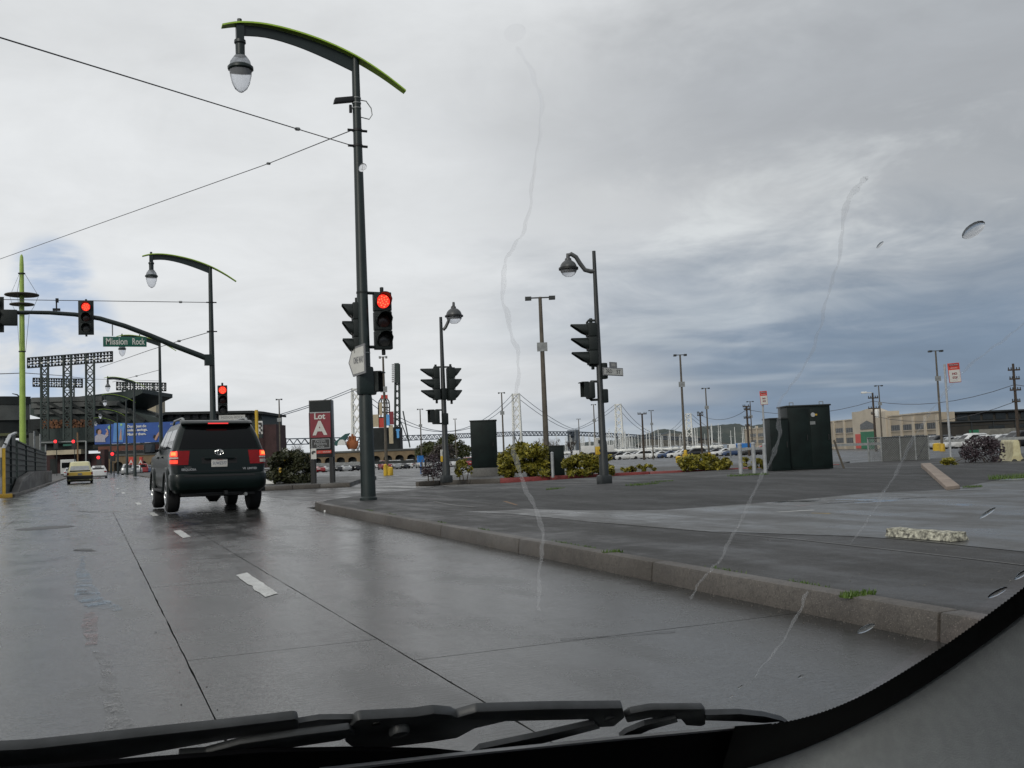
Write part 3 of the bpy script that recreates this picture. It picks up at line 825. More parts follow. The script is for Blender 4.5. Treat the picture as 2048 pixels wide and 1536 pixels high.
# ---- profile of the bowed lamp arm, measured in the plane across the road through the nearest pole
PA = gp(737, 1000, WALK_Z)
AH = onY(718, 118, PA.y).z - PA.z                                # height of the pole
def armpt(px, py):
    p = onY(px, py, PA.y); return Vector((p.x - onY(718, 118, PA.y).x, 0, p.z - PA.z))
ARM_TOP = [armpt(*q) for q in ((452, 55), (488, 51), (540, 56), (600, 71), (660, 92), (718, 119), (770, 151), (817, 186))]
WEB_LOW = [armpt(*q) for q in ((486, 72), (540, 76), (600, 93), (660, 118), (716, 145))]
def spline(P_, k=4):
    out = []
    for i in range(len(P_) - 1):
        a, b, c, d_ = P_[max(i - 1, 0)], P_[i], P_[i + 1], P_[min(i + 2, len(P_) - 1)]
        for j in range(k): u = j / k; out.append(.5 * (2 * b + (c - a) * u + (2 * a - 5 * b + 4 * c - d_) * u * u + (3 * b - a - 3 * c + d_) * u ** 3))
    return out + [P_[-1]]
ARM_TOP, WEB_LOW = spline(ARM_TOP), spline(WEB_LOW)
LAMP = armpt(488, 70)
TIP_Z = LAMP.z


def bow_lamp(loc, label, fixings=True, lamp_mat='globe_glass', n=14, group='bowed street lamps along the road', sc=1.0):
    t_ = thing('street_lamp', label, 'street lamp', loc, 0, group)
    t_.scale = (sc, sc, sc)
    mb = MB(); mb.tube([(0, 0, -.05), (0, 0, 2.2), (0, 0, 2.25), (0, 0, AH)], [.165, .150, .140, .085], n); mb.lathe([(.19, -.05), (.19, .05), (.165, .08)], n=n)
    mb.build('pole', 'pole_green', t_)
    mb = MB(); th = .05
    topc = ARM_TOP[4:21]
    poly = [p - Vector((0, th / 2, .02)) for p in topc] + [p - Vector((0, th / 2, 0)) for p in WEB_LOW[::-1]]
    mb.prism(poly, (0, th, 0)); mb.box((LAMP.x, 0, LAMP.z + .06), (.16, .16, .36)); mb.cyl(LAMP + Vector((0, 0, .2)), LAMP + Vector((0, 0, .34)), .05, n=8)
    mb.build('arm', 'pole_green', t_)
    mb = MB(); w = .17; a, b, c, d_ = [], [], [], []
    for i, p in enumerate(ARM_TOP):
        k = w * (.55 + .45 * math.sin(math.pi * (i + .6) / len(ARM_TOP)))
        a.append(p + Vector((0, -k, 0))); b.append(p + Vector((0, k, 0))); c.append(p + Vector((0, k, .035))); d_.append(p + Vector((0, -k, .035)))
    mb.grid([a, b, c, d_, a]); mb.add([a[0], b[0], c[0], d_[0], a[-1], b[-1], c[-1], d_[-1]], [(0, 1, 2, 3), (4, 5, 6, 7)])
    mb.build('arm_fin', 'lime', t_)
    lx, lz = LAMP.x, LAMP.z
    mb = MB(); mb.lathe([(.04, -.02), (.05, -.10), (.12, -.13), (.125, -.19), (.10, -.22), (.098, -.45), (.13, -.48), (.12, -.5)], (lx, 0, lz), n)
    hd = mb.build('lamp_head', 'pole_green', t_)
    mb = MB(); mb.lathe([(.13, -.48), (.21, -.60), (.235, -.70)], (lx, 0, lz), n); mb.build('lamp_shade', 'globe_dark' if lamp_mat == 'globe_glass' else lamp_mat, hd)
    mb = MB(); mb.lathe([(.24, -.69), (.272, -.72), (.272, -.77), (.24, -.80)], (lx, 0, lz), n); mb.build('lamp_ring', 'pole_green', hd)
    mb = MB(); mb.lathe([(.235, -.79), (.225, -.90), (.19, -1.06), (.13, -1.19), (.05, -1.26), (.004, -1.275)], (lx, 0, lz), n); mb.build('lamp_globe', lamp_mat, hd)
    return t_


def tpole(tx, ty, d):                                            # pole foot from the pole's top in the photo
    p = at(tx, ty, d); return p


A = bow_lamp(PA, 'tall green lamp post with bowed lime-edged arm and red signal, nearest on the right')
# clamps, camera and cable
zc = lambda py: onY(725, py, PA.y).z - PA.z
for py in (262, 293):
    mb = MB(); z_ = zc(py); mb.lathe([(.105, -.03), (.115, -.02), (.115, .02), (.105, .03)], (0, 0, z_), 12); mb.cyl((-.22, 0, z_), (.22, 0, z_), .03, n=8); mb.build('span_wire_clamp', 'black_metal', A)
for py in (198, 208, 218):
    mb = MB(); mb.lathe([(.096, -.012), (.104, -.012), (.104, .012), (.096, .012)], (0, 0, zc(py)), 12); mb.build('band', 'galv', A)
zc_ = zc(206)
mb = MB(); mb.obox((-.52, -.07, zc_ - .08), (.52, 0, .10), (0, .14, 0), (.03, 0, .12)); mb.box((-.14, 0, zc_ - .16), (.06, .06, .18)); mb.build('traffic_camera', 'black_metal', A, bevel=.01)
mb = MB(); mb.tube([(.08, 0, zc_ + .06), (.22, 0, zc_ + .05), (.33, 0, zc_ - .1), (.35, 0, zc_ - .25), (.28, 0, zc_ - .36), (.09, 0, zc_ - .33)], .012, 6); mb.build('cable', 'galv', A)
# signal facing us (right of the pole), signal facing left (behind it), walk signal, one-way plate
zt, zb = zc(590), zc(692); zm = (zt + zb) / 2
tocam = math.pi - .08
signal_head(A, facing((.45, -.05, zm), tocam), lit=0, h=1.28, w=.39)
signal_head(A, facing((-.20, .16, zc(656)), math.pi / 2 - .12), h=1.15, w=.38, visor=.22)
for z_ in (zt + .05, zb - .02):
    mb = MB(); mb.cyl((0, 0, z_), (.50, .05, z_), .035, n=8); mb.lathe([(.125, -.02), (.135, -.02), (.135, .02), (.125, .02)], (0, 0, z_), 12); mb.build('signal_bracket', 'signal_green', A)
ped_head(A, facing((.24, .10, zc(766)), -math.pi / 2 - .5))
mb = MB(); mb.box((.0, -.02, zc(762)), (.34, .3, .62)); mb.build('terminal_box', 'pole_green', A, bevel=.06)
ow = [(-.40, 0), (-.20, .24), (.36, .30), (.36, -.30), (-.20, -.24)]
ang = rad(-76); sx = Vector((math.cos(ang), math.sin(ang), 0))
nrm = sx.cross(UP)
sg, M2 = plate(A, Vector((-.17, -.10, zc(722))), sx, UP, nrm, 0, 0, 'faded_ink', shape=[(-.40, -.02), (-.20, .30), (.36, .34), (.36, -.30), (-.20, -.34)])
mb = MB(M2); mb.prism([Vector((a * .88, b * .86, 0)) for a, b in [(-.40, -.02), (-.20, .30), (.36, .34), (.36, -.30), (-.20, -.34)]], (0, 0, .002)); mb.build('sign_face', 'sign_white', sg)
text('ONE WAY', .2, 'faded_ink', sg, M2 @ Matrix.Translation((.08, 0, .006)), bold=.004, width=.46)
for z_ in (zc(706), zc(738)): mb = MB(); mb.lathe([(.13, -.012), (.14, -.012), (.14, .012), (.13, .012)], (0, 0, z_), 12); mb.build('band', 'galv', A)

# ---- the other bowed lamps down the road; same height, so the photo's pole tops give their distance
kA = (hor(718) - 118) * (at(718, 118, 1) - EYE).dot(fw) * (PA - EYE).dot(FH)
def bow_at(tx, ty, label, **kw):
    d = (PA - EYE).dot(FH) * (hor(718) - 118) / (hor(tx) - ty)
    p = at(tx, hor(tx), d); p.z = .135
    return bow_lamp(p, label, **kw), p


B, PB = bow_at(428, 538, 'green bowed lamp post carrying the signal mast arm with the green street name sign')
bow_at(323, 688, 'bowed lamp post seen just right of the green street name sign', n=10)
bow_at(270, 766, 'bowed lamp post in front of the ballpark light rack, third beyond the signal mast', n=8)
bow_at(254, 798, 'bowed lamp post before the blue billboard, left half', n=8)
bow_at(236, 826, 'small bowed lamp post before the left edge of the blue billboard', n=6)
bow_at(222, 842, 'farthest bowed lamp post on the right of the road', n=6)
p = at(41, hor(41), 78); p.z = .14
mb = MB(); L1 = thing('street_lamp', 'small bowed lamp post beside the lime green mast', 'street lamp', p, 0, 'bowed street lamps along the road')
mb.cyl((0, 0, 0), (0, 0, 6.6), .09, .06, 8); mb.build('pole', 'pole_slate', L1)
mb = MB(); mb.tube([(-.55, 0, 7.05), (-.2, 0, 6.95), (.05, 0, 6.7), (.3, 0, 6.3)], [.03, .06, .07, .02], 6); mb.build('arm', 'pole_slate', L1)

# ---- signal mast arm on lamp B
zB = lambda px, py: onY(px, py, PB.y).z - PB.z
xB = lambda px, py: onY(px, py, PB.y).x - PB.x
arm = [(427, 722), (400, 711), (350, 692), (300, 671), (250, 652), (200, 637), (150, 629), (100, 625.5), (50, 624.5), (0, 625), (-60, 627)]
pts = [Vector((xB(*q), 0, zB(*q))) for q in arm]
mb = MB(); mb.tube(pts, [.135 - .007 * i for i in range(len(pts))], 12); mb.box((-.12, 0, zB(427, 720)), (.4, .34, .48)); mb.build('mast_arm', 'pole_green', B)
signal_head(B, facing((xB(172, 636), -.16, zB(172, 636)), math.pi - .08), lit=0, h=1.38, w=.44, plate=True)
signal_head(B, facing((xB(-8, 630), -.16, zB(-8, 630)), math.pi - .08), h=1.38, w=.44, plate=True)
mb = MB(); mb.box((xB(19, 636), -.1, zB(19, 636)), (.62, .3, .66)); mb.build('signal_box', 'signal_green', B, bevel=.05)
mb = MB(); c0 = Vector((xB(113, 622), 0, zB(113, 622))); mb.box(c0 + Vector((0, 0, .06)), (.30, .12, .10)); mb.cyl(c0, c0 + Vector((0, 0, .4)), .03, n=6); mb.box(c0 + Vector((.03, -.1, .44)), (.12, .32, .14)); mb.build('detector_camera', 'black_metal', B)
sgw, sgh = xB(293, 684) - xB(206, 684), zB(250, 674) - zB(250, 694)
sg, M2 = plate(B, Vector(((xB(293, 684) + xB(206, 684)) / 2, -.08, zB(250, 684))), (1, 0, 0), UP, (0, -1, 0), sgw, sgh, 'sign_green', 'street_name_sign', bevel=.01)
text('Mission', .40, 'sign_white', sg, M2 @ Matrix.Translation((-sgw * .19, 0, 0)), bold=.008, width=sgw * .49)
text('Rock', .40, 'sign_white', sg, M2 @ Matrix.Translation((sgw * .305, 0, 0)), bold=.008, width=sgw * .29)
for q in (225, 279): mb = MB(); mb.cyl((xB(q, 674), -.06, zB(q, 672)), (xB(q, 674), -.02, zB(q, 660) + (.3 if q < 250 else .0)), .025, n=6); mb.build('sign_hanger', 'galv', B)
signal_head(B, facing((.42, -.1, zB(443, 800)), math.pi - .08), lit=0, h=1.32, w=.42)
sg, M2 = plate(B, Vector((.82, -.05, zB(465, 835))), (1, 0, 0), UP, (0, -1, 0), 1.15, .22, 'sign_white', 'street_sign')
text('MISSION ROCK', .15, 'faded_ink', sg, M2, width=.95)
for z_, py in ((0, 605), (0, 663)):
    mb = MB(); q = zB(430, py); mb.lathe([(.11, -.03), (.125, -.02), (.125, .02), (.11, .03)], (0, 0, q), 10); mb.cyl((-.2, 0, q), (.25, 0, q), .03, n=6); mb.build('span_wire_clamp', 'black_metal', B)


# ---- grey lamp posts with globe lamps and signals at the side street
def globe_post(loc, base_px, top_px, label, arm_px, globe_px, globe_r, k=1.0):
    t_ = thing('street_lamp', label, 'street lamp', loc, 0, 'globe lamps at the side street')
    d = (loc - EYE).dot(FH)
    def lp(px, py):                                              # photo point, in the upright plane through the post facing the viewer
        q = at(px, py, 1) - EYE; q = EYE + q * (d / q.dot(FH)); return q - loc
    z1 = lp(*top_px).z
    mb = MB(); mb.tube([(0, 0, -.05), (0, 0, 1.0), (0, 0, 1.05), (0, 0, z1)], [.145 * k, .125 * k, .105 * k, .052 * k], 14); mb.build('pole', 'pole_slate', t_)
    mb = MB(); mb.box((0, 0, .07), (.36 * k, .36 * k, .26)); mb.build('pole_base', 'pole_slate', t_, bevel=.05)
    mb = MB(); mb.tube([lp(*q) for q in arm_px], [.055] * (len(arm_px) - 1) + [.04], 10); mb.build('arm', 'grey_lamp', t_)
    g = lp(*globe_px)
    mb = MB(); r_ = globe_r
    mb.lathe([(.04, r_ * 1.75), (.05, r_ * 1.25), (.08, r_ * 1.16), (.085, r_ * .96), (r_ * .50, r_ * .87), (r_ * .68, r_ * .73), (r_ * .83, r_ * .56), (r_ * .93, r_ * .36), (r_ * .99, r_ * .12), (r_ * 1.0, 0)], g, 20); hd = mb.build('lamp_head', 'grey_lamp', t_)
    mb = MB(); mb.lathe([(r_, .035), (r_ * 1.15, .02), (r_ * 1.15, -.03), (r_, -.04)], g, 20); mb.build('lamp_ring', 'black_metal', hd)
    mb = MB(); mb.lathe([(r_ * .98, -.03), (r_ * .93, -r_ * .35), (r_ * .72, -r_ * .70), (r_ * .4, -r_ * .92), (.003, -r_ * .99)], g, 20); mb.build('lamp_globe', 'globe_glass', hd)
    return t_, lp


def brackets(t_, lp, pts_list, r_=.03):
    for pts in pts_list: mb = MB(); mb.tube([lp(*q) for q in pts], r_, 8); mb.build('signal_bracket', 'signal_green', t_)


def button_box(t_, lp, px, py, h=.32):
    q = lp(px, py)
    mb = MB(); mb.box(q + Vector((0, -.02, .11)), (.17, .08, .22)); b_ = mb.build('push_button_plate', 'sign_white', t_)
    mb = MB(); mb.box(q + Vector((0, -.03, -.10)), (.18, .10, .20)); mb.build('push_button', 'yellow', b_, bevel=.015)
    mb = MB(); mb.lathe([(.03, 0), (.03, .03)], q + Vector((0, -.09, -.1)), 10, 'Y'); mb.build('button', 'ink', b_)
    mb = MB(); mb.box(q + Vector((0, -.065, .12)), (.07, .012, .08)); mb.build('symbol', 'ink', b_)


PD = gp(1209, 966, .205)
LEFT = math.atan2(-RH.x * -1, 0) * 0
left_a = YAW * -1 + math.pi / 2           # a head turned this way shines to the viewer's left
D_, lpD = globe_post(PD, (1209, 966), (1188, 502), 'grey lamp post with globe lamp and two side-on signals, on the asphalt berm',
                     [(1190, 542), (1182, 543), (1170, 540), (1160, 527), (1152, 514), (1142, 508), (1136, 511)], (1137, 537), .215, .84)
signal_head(D_, facing(lpD(1175, 688), left_a + .15), h=1.04, w=.34, visor=.40)
ped_head(D_, facing(lpD(1174, 781), left_a + .2), k=.84)
brackets(D_, lpD, [[(1197, 641), (1177, 641), (1174, 645), (1174, 652)], [(1198, 732), (1180, 731), (1176, 726), (1176, 720)], [(1202, 763), (1182, 763), (1179, 767)], [(1203, 799), (1182, 800), (1179, 796)]])
mb = MB(); q = lpD(1206, 738); mb.box(q + Vector((.02, 0, -.05)), (.15, .16, .4)); mb.build('terminal_box', 'signal_green', D_, bevel=.03); mb = MB(); q = lpD(1209, 792); mb.box(q, (.15, .16, .34)); mb.build('terminal_box', 'signal_green', D_, bevel=.03)
button_box(D_, lpD, 1197, 893)
sx = Vector((math.cos(rad(12)), math.sin(rad(12)) * 1.0, 0)); ang = rad(24); sx = Vector((math.cos(ang), math.sin(ang), 0)); nrm = sx.cross(UP)
q = lpD(1216, 744); sg, M2 = plate(D_, q + Vector((.10, -.06, 0)), sx, UP, nrm, .80, .20, 'faded_ink', 'street_sign')
mb = MB(M2); mb.box((0, 0, 0), (.75, .155, .003)); mb.build('sign_face', 'sign_white', sg)
text('3RD', .14, 'ink', sg, M2 @ Matrix.Translation((-.18, 0, .004)), width=.24)
text('ST', .14, 'ink', sg, M2 @ Matrix.Translation((.2, 0, .004)), width=.16)
M3 = M2 @ Matrix.Translation((.02, .165, -.01)); mb = MB(M3); mb.box((0, 0, -.006), (.3, .15, .012)); mb.build('block_number', 'faded_ink', sg)
text('800', .11, 'sign_white', sg, M3 @ Matrix.Translation((0, 0, .003)))

PC = gp(893, 962, .15)
C_, lpC = globe_post(PC, (893, 962), (884, 634), 'grey globe lamp post between two signals, beside the cabinet on a concrete base',
                     [(886, 660), (891, 655), (897, 642), (902, 630), (905, 614), (908, 609), (908, 616)], (908, 632), .28, 1.0)
signal_head(C_, facing(lpC(866, 768), left_a + .25), h=1.12, w=.40, visor=.42)
signal_head(C_, facing(lpC(908, 768), left_a + math.pi + .35), h=1.15, w=.40, visor=.26)
ped_head(C_, facing(lpC(866, 834), left_a + .3))
brackets(C_, lpC, [[(887, 734), (868, 734), (866, 739)], [(887, 734), (903, 734), (905, 740)], [(890, 798), (870, 798), (868, 793)], [(890, 798), (905, 797), (907, 792)], [(889, 820), (872, 820), (868, 824)], [(890, 847), (874, 847), (869, 843)]])
mb = MB(); q = lpC(888, 788); mb.box(q, (.2, .2, .4)); mb.build('terminal_box', 'signal_green', C_, bevel=.03); mb = MB(); q = lpC(890, 838); mb.box(q, (.2, .2, .4)); mb.build('terminal_box', 'signal_green', C_, bevel=.03)
button_box(C_, lpC, 886, 912)


# ---- overhead wires
def wire(pts, r_, label, beads=()):
    o0 = V3(pts[0]); mb = MB(); mb.tube(pts, r_, 5)
    o = mb.build('overhead_wire', 'wire', None, origin=o0)
    tag(o, label, 'overhead wire')
    for b_ in beads:
        b_ = V3(b_); k = max(r_ * 3.2, .04); mb = MB()
        mb.lathe([(r_, -k * 1.6), (k, -k), (k, k), (r_, k * 1.6)], b_, 8, 'X'); x = mb.build('insulator', 'galv', o)
def sagline(a, b, sag, n=8): return [a.lerp(b, i / n) - UP * sag * 4 * (i / n) * (1 - i / n) for i in range(n + 1)]


wA1 = PA + Vector((-.12, 0, zc(293))); wA2 = PA + Vector((-.12, 0, zc(262)))
# the wires run across the tracks to the far side of the road
e1 = at(0, 75, 14.5); e1b = wA1 + (e1 - wA1) * 1.5
e2 = at(0, 518, 44); e2b = wA2 + (e2 - wA2) * 1.3
wire([wA1, at(595, 258, (at(595, 258, 1) - EYE).dot(fw) * 22.2), e1, e1b], .012, 'span wire rising from the nearest lamp post to the upper left', [at(595, 258, 22.2)])
wire([wA2, at(537, 327, 29.5), e2, e2b], .012, 'span wire falling from the nearest lamp post towards the lime green mast', [at(537, 327, 29.5)])
cB = PB + Vector((0, 0, zB(430, 605)))
wire([cB, onY(361, 604, PB.y), onY(0, 599, PB.y), onY(-150, 597, PB.y)], .016, 'level span wire behind the signal mast arm', [onY(361, 604, PB.y)])
cB = PB + Vector((0, 0, zB(430, 663)))
wire([cB, onY(358, 682, PB.y + 6), onY(300, 700, PB.y + 14), onY(200, 735, PB.y + 40)], .018, 'span wire sloping down left from the second lamp post below the mast arm', [onY(358, 682, PB.y + 6)])
wire([at(322, 739, 87), at(273, 752, 95), at(225, 764, 110)], .022, 'short span wire left of the third lamp post', [at(273, 752, 95)])
wire([at(-40, 749, 60), at(50, 746, 75), at(120, 751, 100), at(180, 758, 130), at(320, 762, 130)], .03, 'tram wire crossing in front of the ballpark light rack')


# ================================================================== vehicles
class Shell:
    """A car body as stacked plan outlines: level = (z, half width, rear y, front y, rear corner radius, front corner radius)."""
    def __init__(s, levels): s.L = levels

    def lev(s, z):
        L = s.L
        if z <= L[0][0]: return L[0][1:]
        for a, b in zip(L, L[1:]):
            if z <= b[0]:
                k = (z - a[0]) / (b[0] - a[0]) if b[0] > a[0] else 1
                return tuple(p + (q - p) * k for p, q in zip(a[1:], b[1:]))
        return L[-1][1:]

    def pt(s, z, q, off=0.0):
        """Point at height z, arc length |q| from the rear centre (q>0 to the right)."""
        w, yr, yf, rr, rf = s.lev(z); sg = 1 if q >= 0 else -1; q = abs(q)
        if q <= w - rr: p, n = Vector((q, yr, z)), Vector((0, -1, 0))
        elif q <= w - rr + rr * math.pi / 2:
            a = (q - (w - rr)) / rr; p = Vector((w - rr + rr * math.sin(a), yr + rr - rr * math.cos(a), z)); n = Vector((math.sin(a), -math.cos(a), 0))
        else:
            y = yr + rr + q - (w - rr) - rr * math.pi / 2; p, n = Vector((w, y, z)), Vector((1, 0, 0))
        p = p + n * off; p.x *= sg
        return p

    def ring(s, lv, nr=3, nc=5, nsd=6):
        z, w, yr, yf, rr, rf = lv; h = []
        for i in range(nr): h.append((( w - rr) * i / nr, yr))
        for i in range(nc + 1): a = math.pi / 2 * i / nc; h.append((w - rr + rr * math.sin(a), yr + rr - rr * math.cos(a)))
        y0, y1 = yr + rr, yf - rf
        for i in range(1, nsd): h.append((w, y0 + (y1 - y0) * i / nsd))
        for i in range(nc + 1): a = math.pi / 2 * i / nc; h.append((w - rf + rf * math.cos(a), yf - rf + rf * math.sin(a)))
        for i in range(nr - 1, -1, -1): h.append(((w - rf) * i / nr, yf))
        pts = [Vector((x, y, z)) for x, y in h]
        return pts + [Vector((-p.x, p.y, p.z)) for p in pts[-2:0:-1]]

    def body(s, mb, **kw):
        rows = [s.ring(l, **kw) for l in s.L]
        mb.grid(rows, close=True); n = len(rows[0])
        mb.add(rows[0], [tuple(range(n))]); mb.add(rows[-1], [tuple(range(n))])
        return mb

    def patch(s, mb, zs, qf, n=8, off=.006):
        """A panel lying on the shell between arc lengths qf(z) = (q0, q1)."""
        out, inn = [], []
        for z in zs:
            a, b = qf(z); out.append([s.pt(z, a + (b - a) * i / n, off) for i in range(n + 1)]); inn.append([s.pt(z, a + (b - a) * i / n, -.02) for i in range(n + 1)])
        mb.grid(out); mb.grid([out[0], inn[0]]); mb.grid([out[-1], inn[-1]])
        mb.grid([[r_[0] for r_ in out], [r_[0] for r_ in inn]]); mb.grid([[r_[-1] for r_ in out], [r_[-1] for r_ in inn]])
        return mb


def wheel(parent, x, y, r_, w, side, mat='tyre'):
    mb = MB(); k = w / 2
    mb.lathe([(r_ * .60, -k * .9), (r_ * .80, -k), (r_ * .95, -k * .85), (r_, -k * .5), (r_, k * .5), (r_ * .95, k * .85), (r_ * .80, k), (r_ * .60, k * .9)], (x, y, r_), 24, 'X')
    wh = mb.build('wheel', mat, parent)
    mb = MB(); xo = x + side * k * .8
    mb.lathe([(r_ * .62, 0), (r_ * .62, side * .03), (r_ * .54, side * .035), (r_ * .50, 0), (r_ * .2, side * .005), (r_ * .16, side * .04), (.001, side * .045)], (xo, y, r_), 20, 'X')
    rim = mb.build('rim', 'alloy', wh)
    return wh


def suv(loc, rz, tilt):
    L = [(.40, .88, .16, 4.86, .12, .2), (.47, .94, .05, 5.0, .16, .3), (.55, .965, .005, 5.06, .18, .35), (.70, .975, .0, 5.08, .18, .35), (.775, .97, .02, 5.06, .18, .35),
         (.80, .962, .075, 5.04, .16, .35), (.95, .972, .085, 5.02, .15, .35), (1.10, .970, .10, 4.98, .15, .35), (1.17, .962, .11, 4.85, .15, .3), (1.20, .955, .115, 4.1, .15, .3),
         (1.26, .935, .13, 3.85, .15, .25), (1.45, .875, .21, 3.55, .15, .25), (1.62, .815, .30, 3.28, .15, .25), (1.74, .765, .385, 3.05, .15, .25), (1.82, .715, .47, 2.85, .15, .3), (1.865, .60, .60, 2.6, .15, .3), (1.88, .45, .8, 2.4, .15, .3)]
    S = Shell(L)
    t_ = thing('suv', 'dark green sport utility vehicle with lit brake lights, seen from behind in the right lane', 'suv', loc, rz)
    t_.rotation_euler = (0, tilt, rz); t_.scale = (1.035, 1.03, 1.085)
    mb = MB(); S.body(mb); body = mb.build('body', 'suv_paint', t_, sharp=50)
    # bumper
    mb = MB(); S.patch(mb, [.47, .55, .63, .70, .765], lambda z: (-1.35, 1.35), 24, .022); bp = mb.build('rear_bumper', 'suv_paint', t_, sharp=50)
    mb = MB(); S.patch(mb, [.73, .765], lambda z: (-.72, .72), 12, .03); mb.build('step_pad', 'plastic_black', bp)
    # tailgate: glass, lamps, plate, badges
    win = lambda z: (-(.80 - (z - 1.3) * .34), .80 - (z - 1.3) * .34)
    mb = MB(); S.patch(mb, [1.28, 1.33, 1.45, 1.58, 1.70, 1.735], win, 14, .008); gl = mb.build('rear_window', 'dark_glass', t_, sharp=60)
    mb = MB(); S.patch(mb, [.83, .84], lambda z: (-.80, .80), 10, .004); mb.build('tailgate_gap', 'plastic_black', t_)
    for sgn in (-1, 1):
        f = lambda z, a, b: (a, b) if sgn > 0 else (-b, -a)
        mb = MB(); S.patch(mb, [.965, 1.02, 1.10, 1.17, 1.245], lambda z: f(z, .60 + (1.245 - z) * .12, 1.10), 10, .010); tl = mb.build('taillight', 'lens_red', t_, sharp=60)
        mb = MB(); S.patch(mb, [1.13, 1.18, 1.235], lambda z: f(z, .845, 1.06), 6, .016); mb.build('brake_lamp', 'brake_lit', tl)
        mb = MB(); S.patch(mb, [1.155, 1.185, 1.22], lambda z: f(z, .875, .985), 6, .020); mb.build('bulb', 'brake_core', tl)
        mb = MB(); S.patch(mb, [1.088, 1.118], lambda z: f(z, .83, 1.09), 6, .016); mb.build('reversing_lamp', 'lens_clear', tl)
        mb = MB(); S.patch(mb, [.995, 1.06], lambda z: f(z, .84, 1.04), 6, .016); mb.build('bulb', 'brake_lit' if sgn < 0 else 'lens_clear', tl)
        # side windows
        for (y0, y1) in ((.42, 1.42), (1.50, 2.42), (2.50, 3.25)):
            def qf(z, y0=y0, y1=y1):
                w, yr, yf, rr, rf = S.lev(z); b_ = w - rr + rr * math.pi / 2 - yr - rr
                k = (z - 1.28) * .0; fwd = max(0, (z - 1.3)) * (1.15 if y0 > 2.4 else 0); bk = max(0, (z - 1.3)) * (.25 if y0 < .5 else 0)
                a_, c_ = b_ + y0 + bk, b_ + y1 - fwd
                return (a_, c_) if sgn > 0 else (-c_, -a_)
            mb = MB(); S.patch(mb, [1.30, 1.45, 1.60, 1.69], qf, 5, .006); mb.build('side_window', 'side_glass', t_, sharp=60)
        # belt-line handles, mirror, roof rail, step, wheel arch trim
        for y in (1.9, 2.85): mb = MB(); mb.box((sgn * .985, y, 1.14), (.04, .2, .04)); mb.build('door_handle', 'suv_paint', t_, bevel=.01)
        mb = MB(); mb.box((sgn * 1.14, 3.05, 1.36), (.26, .14, .24)); mb.bar((sgn * .93, 3.1, 1.30), (sgn * 1.05, 3.07, 1.31), .06); mi = mb.build('mirror', 'plastic_black', t_, bevel=.045)
        mb = MB(); mb.box((sgn * 1.14, 2.972, 1.36), (.21, .012, .18)); mb.build('mirror_glass', 'side_glass', mi)
        mb = MB(); mb.tube([(sgn * .66, .62, 1.84), (sgn * .665, .72, 1.905), (sgn * .665, 1.0, 1.925), (sgn * .665, 2.3, 1.925), (sgn * .66, 2.55, 1.86)], [.03, .03, .026, .026, .03], 8); mb.build('roof_rail', 'galv', t_)
        mb = MB(); mb.box((sgn * .93, 2.45, .44), (.20, 1.75, .06)); mb.build('running_board', 'plastic_black', t_, bevel=.02)
        for y in (.98, 3.98):
            mb = MB(); c = Vector((sgn * .972, y, .40)); a_, b_, c_, d_ = [], [], [], []
            for i in range(17):
                a = math.pi * i / 16; e = Vector((0, math.cos(a), math.sin(a)))
                a_.append(c + e * .42); b_.append(c + e * .53); c_.append(c + e * .52 + Vector((sgn * .045, 0, 0))); d_.append(c + e * .43 + Vector((sgn * .05, 0, 0)))
            mb.grid([a_, b_, c_, d_, a_]); mb.build('wheel_arch', 'suv_paint', t_, sharp=50)
            mb = MB(); mb.prism([c + Vector((-sgn * .10, math.cos(math.pi * i / 16) * .425, math.sin(math.pi * i / 16) * .425)) for i in range(17)], (sgn * .112, 0, 0)); mb.build('wheel_well', 'rubber', t_)
            wheel(t_, sgn * .855, y, .385, .27, sgn)
    mb = MB(); S.patch(mb, [.985, 1.10], lambda z: (-.36, .36), 10, .003); mb.build('plate_recess', 'plastic_black', t_)
    yb = S.pt(1.02, 0).y - .012
    mb = MB(); mb.box((0, yb - .004, .995), (.33, .012, .165)); lp_ = mb.build('licence_plate', 'sign_white', t_, bevel=.004)
    text('5UWZ377', .085, 'car_blue', lp_, ident((0, yb - .012, .985), (1, 0, 0), UP, (0, -1, 0)), width=.285)
    text('California', .03, 'sign_bright_red', lp_, ident((0, yb - .012, 1.055), (1, 0, 0), UP, (0, -1, 0)))
    mb = MB(); mb.box((0, yb - .02, 1.09), (.62, .05, .035)); mb.build('tailgate_handle', 'suv_paint', t_, bevel=.01)
    # oval badge
    yb2 = S.pt(1.2, 0).y - .014; bd = None
    for rx, rz_, zo in ((.085, .058, 0), (.034, .055, 0), (.06, .024, .028)):
        pts = [Vector((rx * math.cos(a), yb2, 1.205 + zo + rz_ * math.sin(a))) for a in np.linspace(0, 2 * math.pi, 25)]
        mb = MB(); mb.tube(pts, .0048, 6, caps=False); bd = mb.build('badge', 'chrome', t_)
    ym = S.pt(.9, 0).y - .008
    text('SEQUOIA', .062, 'pale_metal', t_, ident((-.62, ym, .868), (1, 0, 0), UP, (0, -1, 0)), 'badge_lettering', bold=.002, width=.30)
    text('TOYOTA', .035, 'galv', t_, ident((-.64, ym, .915), (1, 0, 0), UP, (0, -1, 0)), 'badge_lettering')
    text('V8  LIMITED', .055, 'pale_metal', t_, ident((.63, ym, .868), (1, 0, 0), UP, (0, -1, 0)), 'badge_lettering', bold=.002, width=.30)
    # spoiler with the high brake light
    mb = MB()
    sec = lambda x, w: [Vector((x, .27 + w, 1.775)), Vector((x, .25 + w, 1.80)), Vector((x, .31 + w, 1.842)), Vector((x, .66, 1.878)), Vector((x, .62, 1.80))]
    mb.grid([sec(-.74, .14) , sec(-.64, .03), sec(-.3, 0), sec(.3, 0), sec(.64, .03), sec(.74, .14)]); 
